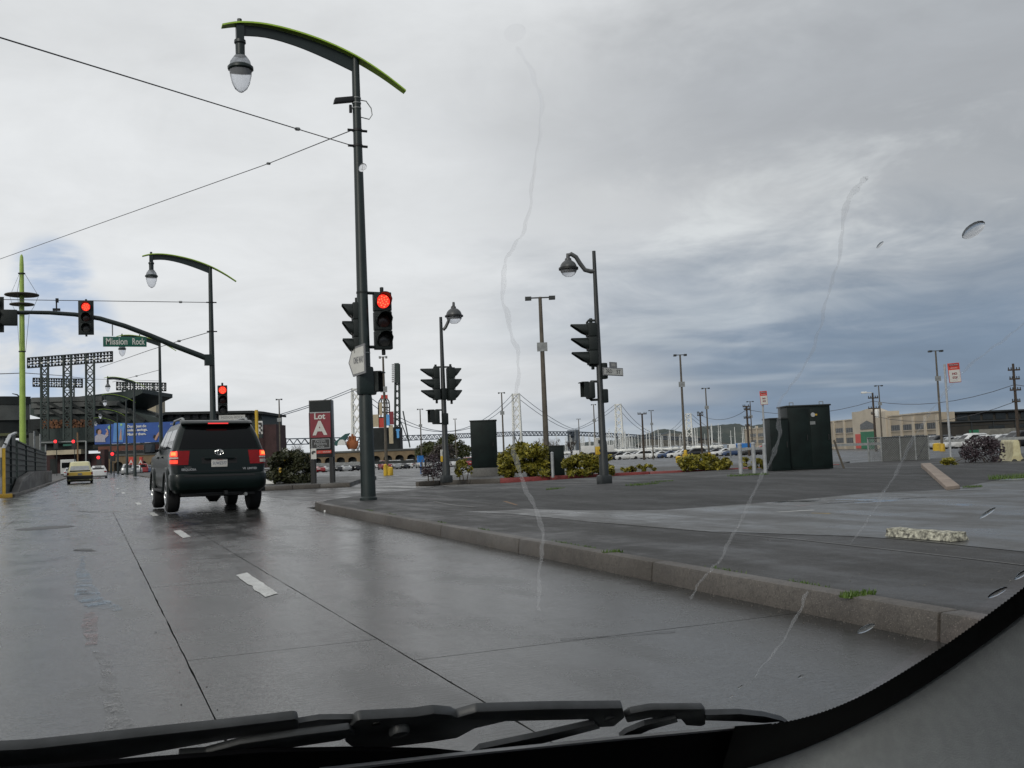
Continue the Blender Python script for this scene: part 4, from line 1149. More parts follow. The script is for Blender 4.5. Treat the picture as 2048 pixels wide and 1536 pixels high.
    for x, w in ((-.74, .14), (.74, .14)): mb.add(sec(x, w), [(0, 1, 2, 3, 4)])
    sp = mb.build('spoiler', 'suv_paint', t_, sharp=50)
    mb = MB(); mb.box((0, .262, 1.795), (.42, .03, .022)); mb.build('high_brake_light', 'brake_bar', sp)
    # underside: tow hitch, axle, tank, exhaust
    mb = MB(); mb.box((0, 2.3, .42), (1.5, 4.2, .16)); mb.build('chassis', 'rubber', t_)
    mb = MB(); mb.cyl((-.8, .98, .37), (.8, .98, .37), .07, n=10); mb.lathe([(.05, -.16), (.15, -.08), (.15, .08), (.05, .16)], (.0, .98, .34), 12, 'X'); mb.build('axle', 'rubber', t_)
    mb = MB(); mb.box((.12, .06, .40), (.07, .2, .07)); mb.box((.0, .2, .42), (.9, .08, .08)); mb.build('tow_hitch', 'black_metal', t_)
    mb = MB(); mb.cyl((.55, .35, .36), (.55, .10, .35), .035, n=10); mb.build('exhaust', 'galv', t_)
    mb = MB(); mb.bar((-.10, .20, 1.30), (.42, .19, 1.37), .012); mb.build('wiper', 'rubber', gl)
    return t_


SUVP = Vector((2.56, 22.62, 0))
suv(SUVP, rad(2.0), rad(1.0))


def sedan_levels(k=1.0, L=4.6, w=.88, h=1.44, suvish=False):
    if suvish:
        return [(.22, w * .92, .10, L - .1, .15, .25), (.35, w * .99, .0, L, .2, .4), (.70, w, .03, L, .2, .4), (.98, w * .98, .08, L - .1, .2, .35), (1.02, w * .97, .10, L - 1.1, .2, .3), (1.35, w * .85, .25, L - 1.7, .2, .3), (h * 1.12, w * .76, .42, L - 2.1, .2, .3), (h * 1.16, w * .6, .6, L - 2.3, .2, .3)]
    return [(.20, w * .92, .10, L - .1, .15, .25), (.33, w * .99, .0, L, .22, .4), (.60, w, .03, L, .22, .4), (.86, w * .97, .08, L - .15, .22, .35), (.93, w * .94, .16, L - .9, .22, .35), (.955, w * .90, .78, L - 1.45, .2, .3), (1.22, w * .78, 1.22, L - 2.0, .2, .3), (h * .96, w * .68, 1.55, L - 2.35, .2, .3), (h, w * .5, 1.8, L - 2.6, .2, .3)]


def taxi(loc):
    t_ = thing('taxi', 'yellow taxi cab with cream roof seen from behind, far down the road', 'taxi', loc, rad(0))
    Ls = sedan_levels(h=1.62, w=.93, L=4.9, suvish=True); S = Shell(Ls)
    mb = MB(); S.body(mb, nr=2, nc=4, nsd=4); mb.build('body', 'taxi_cream', t_, sharp=50)
    mb = MB(); S.patch(mb, [.70, .80, .92, .98], lambda z: (-.8, .8), 8, .012); mb.build('tailgate', 'taxi_gold', t_)
    mb = MB(); S.patch(mb, [.25, .40, .55, .68], lambda z: (-1.3, 1.3), 16, .025); mb.build('rear_bumper', 'plastic_black', t_)
    mb = MB(); S.patch(mb, [1.14, 1.3, 1.5], lambda z: (-.72 + (z - 1.1) * .2, .72 - (z - 1.1) * .2), 8, .010); mb.build('rear_window', 'pale_metal', t_)  # pale colour stands in for sky reflected in the glass
    mb = MB(); S.patch(mb, [1.02, 1.08, 1.12], lambda z: (-.74, .74), 8, .012); mb.build('dark_band', 'dark_glass', t_)  # dark band across the back below the rear window
    for s in (-1, 1):
        mb = MB(); S.patch(mb, [.74, .85, .96], lambda z: (.81, 1.05) if s > 0 else (-1.05, -.81), 4, .016); mb.build('taillight', 'lens_red', t_)
        def qf(z):
            w, yr, yf, rr, rf = S.lev(z); b_ = w - rr + rr * math.pi / 2 - yr - rr
            return (b_ + .7, b_ + 3.0) if s > 0 else (-b_ - 3.0, -b_ - .7)
        mb = MB(); S.patch(mb, [1.08, 1.25, 1.5], qf, 4, .008); mb.build('side_window', 'dark_glass', t_)
        for y in (.9, 3.9): wheel(t_, s * .84, y, .34, .2, s)
    mb = MB(); mb.box((0, yb_ if False else -.015, .82), (.3, .02, .14)); mb.build('licence_plate', 'galv', t_)
    mb = MB(); mb.box((0, 2.0, 1.72), (.7, .25, .16)); mb.build('roof_sign', 'taxi_cream', t_, bevel=.03)
    mb = MB(); mb.box((0, 2.4, .3), (1.5, 4, .25)); mb.build('chassis', 'rubber', t_)
    return t_


p = gp(160, 967.5, 0); tx_ = taxi(Vector((p.x, p.y, 0))); tx_.scale = (.95, .95, .88)

# parked and driving cars too small to show their parts: one mesh each, paint, glass and tyres as materials
CARM = {}


def small_car(kind, colour):
    key = (kind, colour)
    if key in CARM: return CARM[key]
    S = Shell(sedan_levels(suvish=(kind == 'suv'), L=4.5 if kind != 'suv' else 4.7)); mb = MB()
    mb.cur = 0; S.body(mb, nr=2, nc=2, nsd=3); h0, h1 = (1.06, 1.50) if kind == 'suv' else (1.0, 1.32)
    mb.cur = 1; zs = [h0, (h0 + h1) / 2, h1]
    S.patch(mb, zs, lambda z: (-.60, .60), 4, .012)
    for s in (-1, 1):
        def qf(z):
            w, yr, yf, rr, rf = S.lev(z); b_ = w - rr + rr * math.pi / 2 - rr - yr
            a, b = b_ + yr + rr + .06, b_ + yf - rf - .06
            return (a, b) if s > 0 else (-b, -a)
        S.patch(mb, zs, qf, 3, .012)
    rows = []
    for z in zs:
        w, yr, yf, rr, rf = S.lev(z); rows.append([Vector((x, yf + .012, z)) for x in (-w + rf, w - rf)])
    mb.grid(rows)
    mb.cur = 2
    for s in (-1, 1):
        for y in (.85, 3.5): mb.lathe([(.30, -.1), (.31, -.1), (.31, .1), (.30, .1)], (s * .80, y, .31), 10, 'X')
    mb.box((0, 2.2, .25), (1.4, 3.8, .2))
    mb.cur = 3
    for s in (-1, 1): S.patch(mb, [.66, .80], lambda z: (.58, .86) if s > 0 else (-.86, -.58), 2, .014)
    mb.cur = 4
    for s in (-1, 1): mb.box((s * .62, 4.42 if kind != 'suv' else 4.62, .66), (.34, .12, .14))
    o = mb.build('parked_car', [colour, 'dark_glass', 'tyre', 'lens_red', 'lamp_white'], None, origin=Vector())
    CARM[key] = o.data; D.objects.remove(o)
    return CARM[key]


def put_car(kind, colour, loc, rz, label, group, name='parked_car', cat='car'):
    o = D.objects.new(name, small_car(kind, colour)); COL.objects.link(o); o.location = loc; o.rotation_euler = (0, 0, rz); ORG[o.name] = Vector()
    return tag(o, label, cat, group)


# far down the road
for px, py, kind, colr, lab in ((197, 957, 'sedan', 'car_white', 'white saloon just right of the taxi with a lit tail light'), (141, 955, 'sedan', 'car_silver', 'silver car ahead of the taxi on its left')):
    p = gp(px, py, 0); put_car(kind, colr, Vector((p.x, p.y, 0)), 0, lab, 'cars far down the road', 'car')
p = at(136, hor(136), 185); mb = MB(); q = Vector((p.x, p.y, 0))
bus = thing('bus', 'white bus standing ahead of the taxi on the left', 'bus', q); mb.box((0, 4, 1.65), (2.5, 9, 2.7)); mb.build('body', 'truck_white', bus, bevel=.1)
mb = MB(); mb.box((0, -.52, 1.95), (2.1, .04, 1.0)); mb.build('rear_window', 'dark_glass', bus)
mb = MB(); [mb.lathe([(.45, -.15), (.45, .15)], (s * 1.05, y, .45), 10, 'X') for s in (-1, 1) for y in (1.2, 6.5)]; mb.build('wheel', 'tyre', bus)


# ================================================================== things along the street
def upright(px, py, z=0.0):
    """Foot of a thing at photo point px, py on ground of height z; and a function that turns photo points into places on the upright plane through it that faces the viewer."""
    p = gp(px, py, z); d = (p - EYE).dot(FH)
    def lp(x, y):
        q = at(x, y, 1) - EYE; q = EYE + q * (d / q.dot(FH)); return q
    return p, lp


def cabinet(pxl, pxr, pyt, pyb, dep, z, label, base=0.0, lid=True, split=None, rot=0.0, slope=0.0):
    pc, lp = upright((pxl + pxr) / 2, pyb, z)
    w = (lp(pxr, pyb) - lp(pxl, pyb)).length; h = lp((pxl + pxr) / 2, pyt).z - z
    t_ = thing('utility_cabinet', label, 'utility cabinet', pc, -YAW + rot)
    b0 = 0.0
    if base:
        bh = base; mb = MB(); mb.box((0, dep / 2, bh / 2 - .03), (w * 1.12, dep * 1.15, bh + .06)); mb.build('plinth', 'concrete', t_, bevel=.02); b0 = bh
    mb = MB(); mb.box((0, dep / 2, b0 + (h - b0) / 2), (w, dep, h - b0)); mb.build('body', 'cabinet', t_, bevel=.012)
    if lid: mb = MB(); mb.box((0, dep / 2, h + .02), (w * 1.05, dep * 1.06, .05)); mb.build('lid', 'cabinet_top', t_, bevel=.01)
    n = split or 1
    for i in range(n):
        mb = MB(); x = -w / 2 + w * (i + .5) / n; mb.box((x, -.008, b0 + (h - b0) * .5), (w / n - .05, .02, (h - b0) * .92)); dr = mb.build('door', 'cabinet', t_, bevel=.006)
        mb = MB(); mb.box((x + w / n * .36, -.03, b0 + (h - b0) * .5), (.03, .04, .18)); mb.build('handle', 'black_metal', dr)
    mb = MB()
    return t_, w, h, pc


cabinet(944, 996, 842, 952, .75, .15, 'tall dark green utility cabinet standing on a concrete plinth', base=.32)
cabinet(1097, 1130, 893, 951, .5, .15, 'small dark utility box behind the grey bollards in the yellow hedge')
c1, w_, h_, pc1 = cabinet(1581, 1667, 812, 938, 1.1, .15, 'large dark green utility cabinet with stickers, behind the berm', split=2)
mb = MB(); mb.lathe([(.07, -.004), (.07, .004)], (.12, -.03, h_ * .86), 12, 'Y'); mb.build('sticker', 'pale_metal', c1)
mb = MB(); mb.box((.22, -.03, h_ * .86), (.07, .008, .05)); mb.build('sticker', 'yellow_dark', c1)
mb = MB(); mb.box((.1, -.03, h_ * .73), (.16, .008, .1)); mb.build('sticker', 'galv', c1)
for x in (-.45, .5):
    mb = MB(); mb.tube([(x - .06, .3, h_ + .03), (x - .06, .3, h_ + .14), (x + .06, .3, h_ + .14), (x + .06, .3, h_ + .03)], .015, 6); mb.build('lifting_eye', 'galv', c1)
cabinet(1545, 1582, 838, 941, .9, .15, 'lower dark green cabinet attached left of the large one')
cx_, lpx = upright(1682, 936, .2)
mb = MB(); mb.tube([lpx(1668, 880) , lpx(1676, 905), lpx(1688, 937)], .03, 6); tag(mb.build('leaning_post', 'pole_brown', None, origin=lpx(1688, 937)), 'thin leaning post right of the large green cabinet', 'post')


def bollard(px, pyt, pyb, r_, label, mat='pale_metal', z=.15):
    p, lp = upright(px, pyb, z); h = lp(px, pyt).z - z
    mb = MB(); mb.lathe([(r_, -.03), (r_, h - .03), (r_ * 1.12, h - .028), (r_ * 1.1, h - .01), (r_ * .6, h + .02), (.002, h + .03)], (0, 0, 0), 12)
    o = mb.build('bollard', mat, None); o.location = p
    return tag(o, label, 'bollard', 'pale grey bollards')


bollard(1106, 905, 953, .055, 'pale grey bollard standing in front of the small dark utility box')
bollard(1141, 907, 951, .05, 'pale grey bollard right of the small dark utility box, before the yellow hedge')
bollard(1482, 888, 946, .058, 'leftmost of three grey bollards left of the tall green cabinets', z=.22)
bollard(1509, 886, 945, .058, 'middle one of three grey bollards left of the tall green cabinets', z=.22)
bollard(1531, 888, 945, .05, 'grey bollard closest to the lower green cabinet', z=.22)


def sign_post(px, pyb, z, pole_top, x0, y0, x1, y1, label, texts):
    p, lp = upright(px, pyb, z)
    t_ = thing('parking_sign', label, 'sign', p, -YAW, 'red and white tow-away signs')
    Mi = (Matrix.Translation(p) @ Matrix.Rotation(-YAW, 4, 'Z')).inverted()
    L_ = lambda x, y: Mi @ lp(x, y)
    mb = MB(); mb.cyl((0, 0, -.05), (0, 0, L_(px, pole_top).z), .03, n=8); mb.build('post', 'pale_metal', t_)
    a, b = L_(x0, y1), L_(x1, y0); w, h = b.x - a.x, b.z - a.z; c = (a + b) / 2 + Vector((0, -.05, 0))
    tilt = .05
    pl, M2 = plate(t_, c, (math.cos(tilt), 0, math.sin(tilt)), (-math.sin(tilt), 0, math.cos(tilt)), (0, -1, 0), w, h, 'sign_bright_red', bevel=.02)
    mb = MB(M2); mb.box((0, -h * .16, 0), (w * .92, h * .62, .004)); mb.build('sign_face', 'sign_white', pl)
    mb = MB(M2); mb.box((0, h * .40, 0), (w * .8, h * .12, .004)); mb.build('sign_face', 'sign_red', pl)
    text('TOW AWAY', h * .09, 'sign_white', pl, M2 @ Matrix.Translation((0, h * .40, .005)), width=w * .72)
    text('SPECIAL', h * .08, 'sign_white', pl, M2 @ Matrix.Translation((0, h * .24, .005)), width=w * .6)
    for i, s_ in enumerate(texts): text(s_, h * .15, 'sign_red', pl, M2 @ Matrix.Translation((0, -h * (.05 + .2 * i), .005)), bold=.003, width=w * .42)
    return t_


sign_post(1903, 931, .24, 728, 1896, 726, 1917, 766, 'red and white tow-away sign on a pale post by the wire cage, on the right', ['NO', 'STOP'])
sign_post(1533, 943, .15, 784, 1520, 782, 1533, 810, 'red and white tow-away sign on a thin post behind the grey bollards', ['NO', 'STOP'])

# chain-link cage
pg, lpg = upright(1812, 928, .0)
w_, h_ = (lpg(1860, 926) - lpg(1765, 926)).length, lpg(1812, 872).z - pg.z
cage = thing('wire_cage', 'grey chain-link utility cage with screened sides beyond the berm', 'cage', pg, -YAW)
for x in (-.5, -.1, .22, .5):
    for y in (0, 1.4):
        mb = MB(); mb.cyl((x * w_, y, -.1), (x * w_, y, h_), .035, n=8); mb.build('post', 'galv', cage)
for z_ in (.06, h_ - .03):
    for y in (0, 1.4): mb = MB(); mb.cyl((-w_ / 2, y, z_), (w_ / 2, y, z_), .025, n=6); mb.build('rail', 'pole_slate', cage)
    for x in (-.5, .5): mb = MB(); mb.cyl((x * w_, 0, z_), (x * w_, 1.4, z_), .025, n=6); mb.build('rail', 'pole_slate', cage)
mb = MB(); mb.bar((-.1 * w_, .0, .1), (.22 * w_, .0, h_ - .1), .03); mb.bar((.22 * w_, 0, .1), (.5 * w_, 0, h_ - .1), .03); mb.build('brace', 'pole_slate', cage)
mb = MB(); k = 18
for i in range(-k, k * 2):                                       # diamond mesh wires, front and back
    for y in (-.01, 1.41):
        for sgn in (1, -1):
            x0 = -w_ / 2 + i * w_ / k * .9; x1 = x0 + sgn * h_
            a0, a1 = 0.0, 1.0
            lo, hi = -w_ / 2, w_ / 2
            if x1 != x0:
                ta, tb = (lo - x0) / (x1 - x0), (hi - x0) / (x1 - x0); a0, a1 = max(0, min(ta, tb)), min(1, max(ta, tb))
            if a1 > a0: mb.bar((x0 + (x1 - x0) * a0, y, h_ * a0), (x0 + (x1 - x0) * a1, y, h_ * a1), .014)
mb.build('chain_link', 'galv', cage)['kind'] = 'stuff'
for x0, x1 in ((-.49, -.11), (-.09, .21), (.23, .49)):
    mb = MB(); mb.box(((x0 + x1) / 2 * w_, .04, h_ / 2), ((x1 - x0) * w_, .012, h_ * .94)); mb.build('screen', 'mesh_grey', cage)

# broken concrete wheel stop lying on the apron
ps = gp(1845, 1082, WALK_Z + .004); pl_, pr_ = gp(1767, 1072, WALK_Z + .004), gp(1922, 1085, WALK_Z + .004)
ax = (pr_ - pl_); L_ = ax.length; ang = math.atan2(ax.y, ax.x)
from mathutils import noise as mnoise
bm = bmesh.new(); bmesh.ops.create_cube(bm, size=1.0); bmesh.ops.subdivide_edges(bm, edges=bm.edges, cuts=11, use_grid_fill=True)
for v in bm.verts:
    q_ = Vector((v.co.x * L_ * 9, v.co.y * 2.2, v.co.z * 1.2)); dv = mnoise.noise_vector(q_) * .10 + mnoise.noise_vector(q_ * 2.7) * .06
    up_ = max(0, v.co.z + .5); v.co.y *= 1 - .22 * up_; v.co.x *= 1 - .015 * up_
    v.co.x += dv.x * .12; v.co.y += dv.y * .9 * up_; v.co.z += dv.z * 1.3 * up_
me = D.meshes.new('wheel_stop'); bm.to_mesh(me); bm.free(); me.materials.append(MATS['stone_white'])
me.transform(Matrix.Diagonal((L_ * .86, .20, .07, 1)))
o = D.objects.new('wheel_stop', me); COL.objects.link(o); o.location = (pl_ + pr_) / 2 + Vector((-math.sin(ang) * .06, math.cos(ang) * .1, .04)); o.rotation_euler = (0, 0, ang); ORG[o.name] = Vector()
tag(o, 'broken white-flecked concrete wheel stop lying on the wet apron', 'wheel stop')

# cream plastic barrier at the right edge
pj, lpj = upright(2036, 931, .0)
mb = MB(); s_ = (lpj(2060, 920) - lpj(2012, 920)).length
prof = [(-.5, 0), (-.5, .12), (-.42, .2), (-.26, .45), (-.2, .98), (-.12, 1.05), (.12, 1.05), (.2, .98), (.26, .45), (.42, .2), (.5, .12), (.5, 0)]
hj = lpj(2036, 882).z - pj.z
mb.prism([Vector((x * s_ * .62, 0, z_ * hj)) for x, z_ in prof], (0, 1.8, 0))
jb = thing('plastic_barrier', 'cream plastic road barrier at the right edge beyond the berm', 'barrier', pj, -YAW - .25)
mb.build('body', 'pipe_cream', jb, bevel=.03)
for x in (-.12, .22): mb = MB(); mb.lathe([(.085, -.01), (.085, .004)], (x * s_, -.004, .16 * hj), 10, 'Y'); mb.build('drain_hole', 'ink', jb)


# ---------------- plants
def leaf_cloud(mb, c, rx, ry, rz, n, size, flat=.0, clumps=9, boxy=False):
    cl = []
    if boxy:
        for i in range(clumps):
            x = -0.93 + 1.86 * (i + R.random()) / clumps; cl.append((Vector((x, R.uniform(-.7, .7), R.uniform(-.75, .95 - .55 * abs(x) ** 3) - R.random() * .25)), R.uniform(.22, .38)))
        clumps = 0
    for _ in range(clumps):
        a = R.uniform(0, 6.28); e = R.uniform(-.7, 1) ; q = math.sqrt(max(0, 1 - e * e)) * R.uniform(.55, .9)
        cl.append((Vector((q * math.cos(a), q * math.sin(a), e * .75)), R.uniform(.28, .5)))
    for i in range(n):
        cc, cr = R.choice(cl); d_ = Vector((R.gauss(0, 1), R.gauss(0, 1), R.gauss(0, 1))).normalized() * cr * (R.random() ** .4)
        p = cc + d_
        if not boxy and p.length > 1.08: p *= 1.0 / p.length
        if boxy: p = Vector((max(-1, min(1, p.x)), max(-1, min(1, p.y)), p.z)); p.x = cc.x + (p.x - cc.x) * min(1, rz / rx * 1.4)
        p = c + Vector((p.x * rx, p.y * ry, p.z * rz))
        if p.z < c.z - rz * .98: p.z = c.z - rz * R.uniform(.6, .98)
        a = Vector((R.gauss(0, 1), R.gauss(0, 1), R.gauss(0, .7))).normalized(); b = a.cross(Vector((R.gauss(0, 1), R.gauss(0, 1), R.gauss(0, 1)))).normalized()
        s_ = size * R.uniform(.6, 1.3)
        mb.add([p - a * s_, p + b * s_ * .45, p + a * s_, p - b * s_ * .45], [(0, 1, 2, 3)])


def bush(name, label, cat, px0, px1, pyt, pyb, z, dep, mat, n, size, group=None, stem=True, clumps=12):
    p, lp = upright((px0 + px1) / 2, pyb, z); w = (lp(px1, pyb) - lp(px0, pyb)).length; h = lp((px0 + px1) / 2, pyt).z - z
    t_ = thing(name, label, cat, p + FH * dep / 2, -YAW, group)
    mb = MB(); leaf_cloud(mb, Vector((0, 0, h * .5)), w / 2, dep / 2, h * .52, n, size, clumps=clumps, boxy=(name == 'hedge'))
    mb.build('foliage', mat, t_, recalc=False)['kind'] = 'stuff'
    mb = MB()
    for i in range(max(3, int(w * 2))):
        x = R.uniform(-.4, .4) * w; mb.tube([(x, R.uniform(-.2, .2) * dep, -.05), (x + R.uniform(-.1, .1), R.uniform(-.2, .2) * dep, h * .4), (x + R.uniform(-.25, .25), R.uniform(-.3, .3) * dep, h * .8)], [.02, .014, .006], 5)
    mb.build('stem', 'bark', t_)['kind'] = 'stuff'
    return t_


bush('hedge', 'yellow-leaved hedge between the plinth cabinet and the small utility box', 'hedge', 998, 1099, 888, 955, .15, 1.4, 'leaf_yellow', 5200, .085, 'yellow hedges by the red kerb', clumps=60)
bush('hedge', 'yellow-leaved hedge behind the globe lamp post on the berm', 'hedge', 1126, 1234, 908, 951, .15, 1.2, 'leaf_yellow', 4200, .085, 'yellow hedges by the red kerb', clumps=60)
bush('hedge', 'lowest yellow shrub, between the berm lamp post and the yellow bollards', 'hedge', 1244, 1316, 930, 944, .15, .8, 'leaf_yellow', 900, .08, 'yellow hedges by the red kerb', clumps=14)
bush('hedge', 'yellow-leaved hedge in front of the yellow bollards', 'hedge', 1362, 1470, 909, 940, .15, 1.2, 'leaf_yellow', 3000, .085, 'yellow hedges by the red kerb', clumps=60)
bush('hedge', 'small yellow shrub among the three grey bollards', 'hedge', 1490, 1545, 914, 938, .15, .8, 'leaf_yellow', 900, .08, 'yellow hedges by the red kerb')
bush('shrub', 'straggly dark shrub at the foot of the lamp post beside the plinth cabinet', 'shrub', 838, 905, 900, 962, .15, .9, 'leaf_burgundy', 1100, .05, clumps=16)
bush('shrub', 'thin green shrub just left of the concrete plinth', 'shrub', 910, 946, 918, 960, .15, .6, 'leaf_yellow', 380, .07)
bush('shrub', 'wispy purple-brown bush by the cream barrier', 'shrub', 1952, 2030, 872, 934, .0, 1.6, 'leaf_burgundy', 2600, .045, clumps=26)
bush('shrub', 'low yellow-green plant at the foot of the right tow-away sign', 'shrub', 1893, 1926, 914, 932, .24, .5, 'leaf_yellow', 260, .06)
bush('hedge', 'dark green hedge left of the lot sign', 'hedge', 530, 616, 903, 968, .135, 1.6, 'leaf_dark', 3800, .09, clumps=60)


def tuft(px, py, z, w, h, label, n=120, mat='grass'):
    p = gp(px, py, z); t_ = MB()
    for i in range(n):
        a = R.uniform(0, 6.28); q = w * math.sqrt(R.random()); b = Vector((q * math.cos(a), q * .5 * math.sin(a), -.01)); l = Vector((R.uniform(-.5, .5) * h, R.uniform(-.5, .5) * h, h * R.uniform(.4, 1.0))); s_ = Vector((R.uniform(-1, 1), R.uniform(-1, 1), 0)).normalized() * .006
        t_.add([b - s_, b + s_, b + l * .6 + s_ * .7, b + l], [(0, 1, 2, 3)])
    o = t_.build('grass_tuft', mat, None, recalc=False, origin=Vector()); o.location = p
    return tag(o, label, None, None, 'stuff')


tuft(1716, 1189, .15, .12, .04, 'bright green grass tuft growing on top of the kerb', 220)
tuft(1225, 1104, .15, .10, .04, 'small green tuft along the back of the kerb, midway', 90)
tuft(1112, 978, .18, .25, .06, 'green tuft on the berm below the small utility box', 200)
tuft(1285, 969, .215, .45, .06, 'green weeds on the berm right of the globe lamp post', 320)
tuft(1325, 963, .225, .3, .05, 'farther weeds on the crest of the berm behind the lamp post', 160)
tuft(1495, 951, .25, .6, .08, 'green grass at the feet of the three grey bollards', 420)
tuft(2020, 956, .18, .5, .12, 'green weeds on the berm at the right edge', 320)
tuft(1945, 973, .16, .2, .04, 'weeds at the foot of the pale ramp edging', 140)
def grit(name, mat, n, spot, smin, smax, label):
    mb = MB()
    for _ in range(n):
        c = spot(); s_ = R.uniform(smin, smax); a = R.random() * 6.28
        mb.add([c + Vector((s_ * math.cos(a + q * 2.094), s_ * math.sin(a + q * 2.094), 0)) for q in range(3)] + [c + UP * s_ * .8], [(0, 1, 3), (1, 2, 3), (2, 0, 3)])
    o = mb.build(name, mat, None, recalc=False, origin=Vector()); return tag(o, label, None, None, 'stuff')
def gutter_spot():
    y = R.uniform(2.5, 21); return Vector((kx(y) - abs(R.gauss(0, .10)), y, .001))
def walk_spot():
    y = R.uniform(2.5, 18); return Vector((kx(y) + .2 + abs(R.gauss(0, 1.6)), y, WALK_Z + .001))
def joint_spot(): return Vector((R.choice((.46, 1.52)) + R.gauss(0, .05), R.uniform(3.5, 20), .001))
grit('grit', 'kerb_dark', 900, gutter_spot, .002, .007, 'dark grit lying in the gutter along the kerb'); grit('grit', 'concrete', 420, walk_spot, .003, .010, 'pale grit scattered over the asphalt pavement'); grit('grit', 'tar', 90, joint_spot, .002, .006, 'crumbs along the road joints')
def weed_spot(): 
    y = R.choice((5.2, 6.1, 8.4, 8.9, 11.2, 12.8, 15.5, 17)) + R.gauss(0, .12); return Vector((kx(y) + .175 + R.gauss(0, .012), y, WALK_Z))
mb = MB()
for i in range(420):
    b = weed_spot(); l = Vector((R.uniform(-.02, .02), R.uniform(-.02, .02), R.uniform(.008, .03))); s_ = Vector((R.uniform(-1, 1), R.uniform(-1, 1), 0)).normalized() * .004
    mb.add([b - s_, b + s_, b + l * .6 + s_ * .7, b + l], [(0, 1, 2, 3)])
tag(mb.build('weeds', 'grass', None, recalc=False, origin=Vector()), 'tiny weeds growing along the back of the kerb', None, None, 'stuff')
# litter by the kerb end
mb = MB(); mb.box((0, 0, .02), (.16, .1, .04)); o = mb.build('paper_litter', 'white', None, bevel=.008); o.location = gp(657, 1024, 0); o.rotation_euler = (0, 0, .4); tag(o, 'scrap of white paper in the gutter at the kerb end', 'litter')

# ---------------- lot sign
PL, lpl = upright(640, 966.5, .135)
lot_sign = thing('parking_sign', 'tall black and red sign board reading Lot A', 'sign', PL, -YAW)
Mi = (Matrix.Translation(PL) @ Matrix.Rotation(-YAW, 4, 'Z')).inverted()
def LS(x, y): return Mi @ lpl(x, y)
x0, x1 = LS(619, 870).x, LS(664, 870).x; zt, zb = LS(640, 800).z, LS(640, 915).z; w_ = x1 - x0; xm = (x0 + x1) / 2
dp = w_ * .62
mb = MB(); mb.box((xm, dp / 2, (zt + zb) / 2), (w_, dp, zt - zb)); cab = mb.build('sign_case', 'sign_black', lot_sign, bevel=.02)
def zL(py): return LS(640, py).z
def face(pyt, pyb, mat, fx=.90, yo=-.012, name='sign_panel', parent=None):
    mb = MB(); mb.box((xm, yo, (zL(pyt) + zL(pyb)) / 2), (w_ * fx, .03, zL(pyt) - zL(pyb))); return mb.build(name, mat, parent or lot_sign)
def TM(x, py, yo=-.035): return ident((xm + x * w_, yo, zL(py)), (1, 0, 0), UP, (0, -1, 0))
rp = face(825, 875, 'sign_red'); hd_ = face(802, 822, 'stad_dark')
mb = MB(); mb.box((xm, -.02, zL(825)), (w_ * .9, .04, .035)); mb.build('trim', 'pale_metal', rp)
text('Lot', .32, 'sign_white', rp, TM(-.03, 833), bold=.010)
text('A', .74, 'sign_white', rp, TM(-.03, 857.5), bold=.03)
bp_ = face(877, 898, 'ink', .84, -.014)
for s_, py in (('Permit', 882), ('Holders', 887.5), ('Only', 893)): text(s_, .155, 'pale_metal', bp_, TM(-.02, py))
for a, b in (((-.40, 878.5), (.40, 878.5)), ((.40, 878.5), (.40, 896.5)), ((.40, 896.5), (-.40, 896.5)), ((-.40, 896.5), (-.40, 878.5))):
    mb = MB(); mb.bar((xm + a[0] * w_, -.035, zL(a[1])), (xm + b[0] * w_, -.035, zL(b[1])), .022); mb.build('border', 'pale_metal', bp_)
rs = face(901, 907, 'sign_bright_red'); text('Lot 1   Information', .10, 'sign_white', rs, TM(.14, 904), width=w_ * .55)
mb = MB(); mb.box((xm - w_ * .33, -.03, zL(907)), (w_ * .24, .03, .42)); lg = mb.build('logo_panel', 'sign_white', lot_sign)
mb = MB(); mb.prism([Vector((xm - w_ * .33 + a * .09, -.05, zL(905) + b * .08)) for a, b in ((-.8, -.6), (-1, .3), (-.2, 1), (.9, .8), (.9, .1), (.1, -.1), (-.3, -.9))], (0, -.004, 0)); mb.build('logo', 'ink', lg)
mb = MB(); mb.box((xm - w_ / 2 - .012, dp / 2, (zL(825) + zL(875)) / 2), (.02, dp * .8, zL(825) - zL(875))); sd = mb.build('side_panel', 'sign_red', lot_sign)
M_ = ident((xm - w_ / 2 - .026, dp / 2, zL(857)), (0, -1, 0), UP, (-1, 0, 0)); text('A', .9, 'sign_white', sd, M_, bold=.03, width=dp * .5)
M_ = ident((xm - w_ / 2 - .026, dp / 2, zL(834)), (0, -1, 0), UP, (-1, 0, 0)); text('Lot', .34, 'sign_white', sd, M_, width=dp * .5)
mb = MB(); mb.box((xm - w_ / 2 - .012, dp / 2, (zL(878) + zL(897)) / 2), (.02, dp * .8, zL(878) - zL(897))); mb.build('side_panel', 'sign_white', lot_sign)
for x in (x0 + .07, x1 - .07):
    for y in (.06, dp - .06): mb = MB(); mb.box((x, y, zb / 2 - .05), (.13, .10, zb + .1)); mb.build('leg', 'sign_black', lot_sign)

